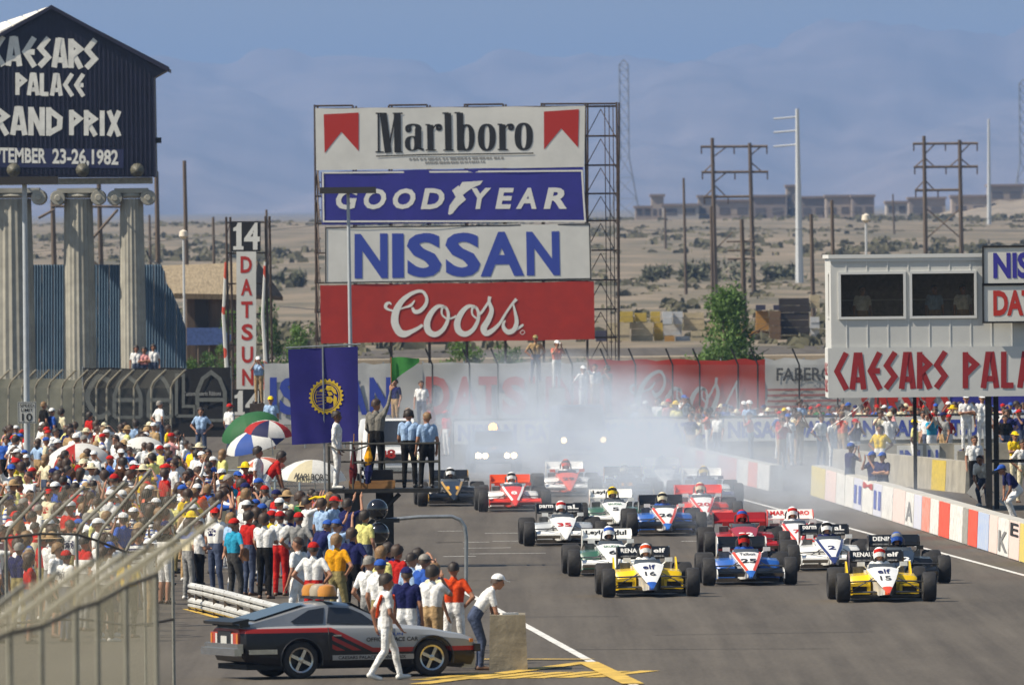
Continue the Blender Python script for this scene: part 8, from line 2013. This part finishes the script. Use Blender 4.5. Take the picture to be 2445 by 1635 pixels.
    # pennant ropes below the cabin
    for (a, b, lab) in (((2105, 908), (2170, 998), 'pennant rope sloping right under the cabin'), ((1990, 912), (1905, 975), 'pennant rope sloping left under the cabin')):
        d = 392.0; p, q_ = atd(*a, d), atd(*b, d); rt = empty('pennant_rope', p); tag(rt, lab, 'pennants', 'pennant ropes'); m = MB(); m.tube([Vector((0, 0, 0)), (q_ - p) * .5 - Vector((0, 0, .06)), q_ - p], .025, 5); m.build('rope', cloth('white'), rt)
        for k in range(6):
            t = (k + .5) / 6; c = (q_ - p) * t; m = MB(); m.add([c + Vector((-.07, -.02, 0)), c + Vector((.07, -.02, -.05)), c + Vector((-.02, -.02, -.25)), c + Vector((-.07, 0, 0)), c + Vector((.07, 0, -.05)), c + Vector((-.02, 0, -.25))], [(0, 1, 2), (5, 4, 3), (0, 3, 4, 1), (1, 4, 5, 2), (2, 5, 3, 0)]); m.build('pennant', cloth('white' if k % 2 else 'red'), rt)
others()
build_racecars()
# ================================================================== tyre smoke behind the grid
def smoke():
    c = Vector((at(1420, 1000, 430).x, 425, 0)); m = MB(); rx, ry, rz = 9.0, 90.0, 6.0
    m.box2((-rx, -ry, .03), (rx, ry, rz))
    mt = bpy.data.materials.new('tyre_smoke'); mt.use_nodes = True; nt = mt.node_tree; nt.nodes.remove(nt.nodes['Principled BSDF'])
    pv = nt.nodes.new('ShaderNodeVolumePrincipled'); pv.inputs['Color'].default_value = (.80, .885, 1.0, 1); pv.inputs['Anisotropy'].default_value = .0
    tc = nt.nodes.new('ShaderNodeTexCoord'); sp = nt.nodes.new('ShaderNodeSeparateXYZ'); nt.links.new(tc.outputs['Object'], sp.inputs[0])
    def mth(op, a, b_=None):
        n = nt.nodes.new('ShaderNodeMath'); n.operation = op
        for i, x in enumerate((a, b_)):
            if x is None: continue
            if isinstance(x, (int, float)): n.inputs[i].default_value = x
            else: nt.links.new(x, n.inputs[i])
        return n.outputs[0]
    X, Y, Z = sp.outputs
    XT = mth('ADD', X, mth('MULTIPLY', Y, TR))
    def lobe(cx, cy, cz, ax, ay, az, k):
        e = [mth('POWER', mth('DIVIDE', mth('SUBTRACT', q, c0), a0), 2.0) for q, c0, a0 in ((XT, cx, ax), (Y, cy, ay), (Z, cz, az))]
        return mth('MULTIPLY', mth('MAXIMUM', mth('SUBTRACT', 1.0, mth('ADD', mth('ADD', e[0], e[1]), e[2])), 0.0), k)
    fall = mth('ADD', lobe(-.5, 10.0, 1.7, 5.2, 66.0, 2.6, .85), lobe(1.4, -16.0, .7, 7.4, 74.0, 3.0, .58))
    mp = nt.nodes.new('ShaderNodeMapping'); mp.inputs['Scale'].default_value = (.42, .10, .5); nt.links.new(tc.outputs['Object'], mp.inputs[0])
    nz = nt.nodes.new('ShaderNodeTexNoise'); nz.inputs['Scale'].default_value = 1.0; nz.inputs['Detail'].default_value = 6; nz.inputs['Roughness'].default_value = .6; nt.links.new(mp.outputs[0], nz.inputs['Vector'])
    nn = mth('MAXIMUM', mth('SUBTRACT', nz.outputs['Fac'], .445), 0.0)
    dens = mth('MULTIPLY', mth('MULTIPLY', fall, nn), .46)
    nt.links.new(dens, pv.inputs['Density']); nt.links.new(pv.outputs[0], nt.nodes['Material Output'].inputs['Volume'])
    o = m.build('tyre_smoke', mt); o.location = c; tag(o, 'blue white tyre smoke hanging over the back of the grid', 'smoke', kind='stuff')
    mt.cycles.volume_step_rate = .5
smoke()
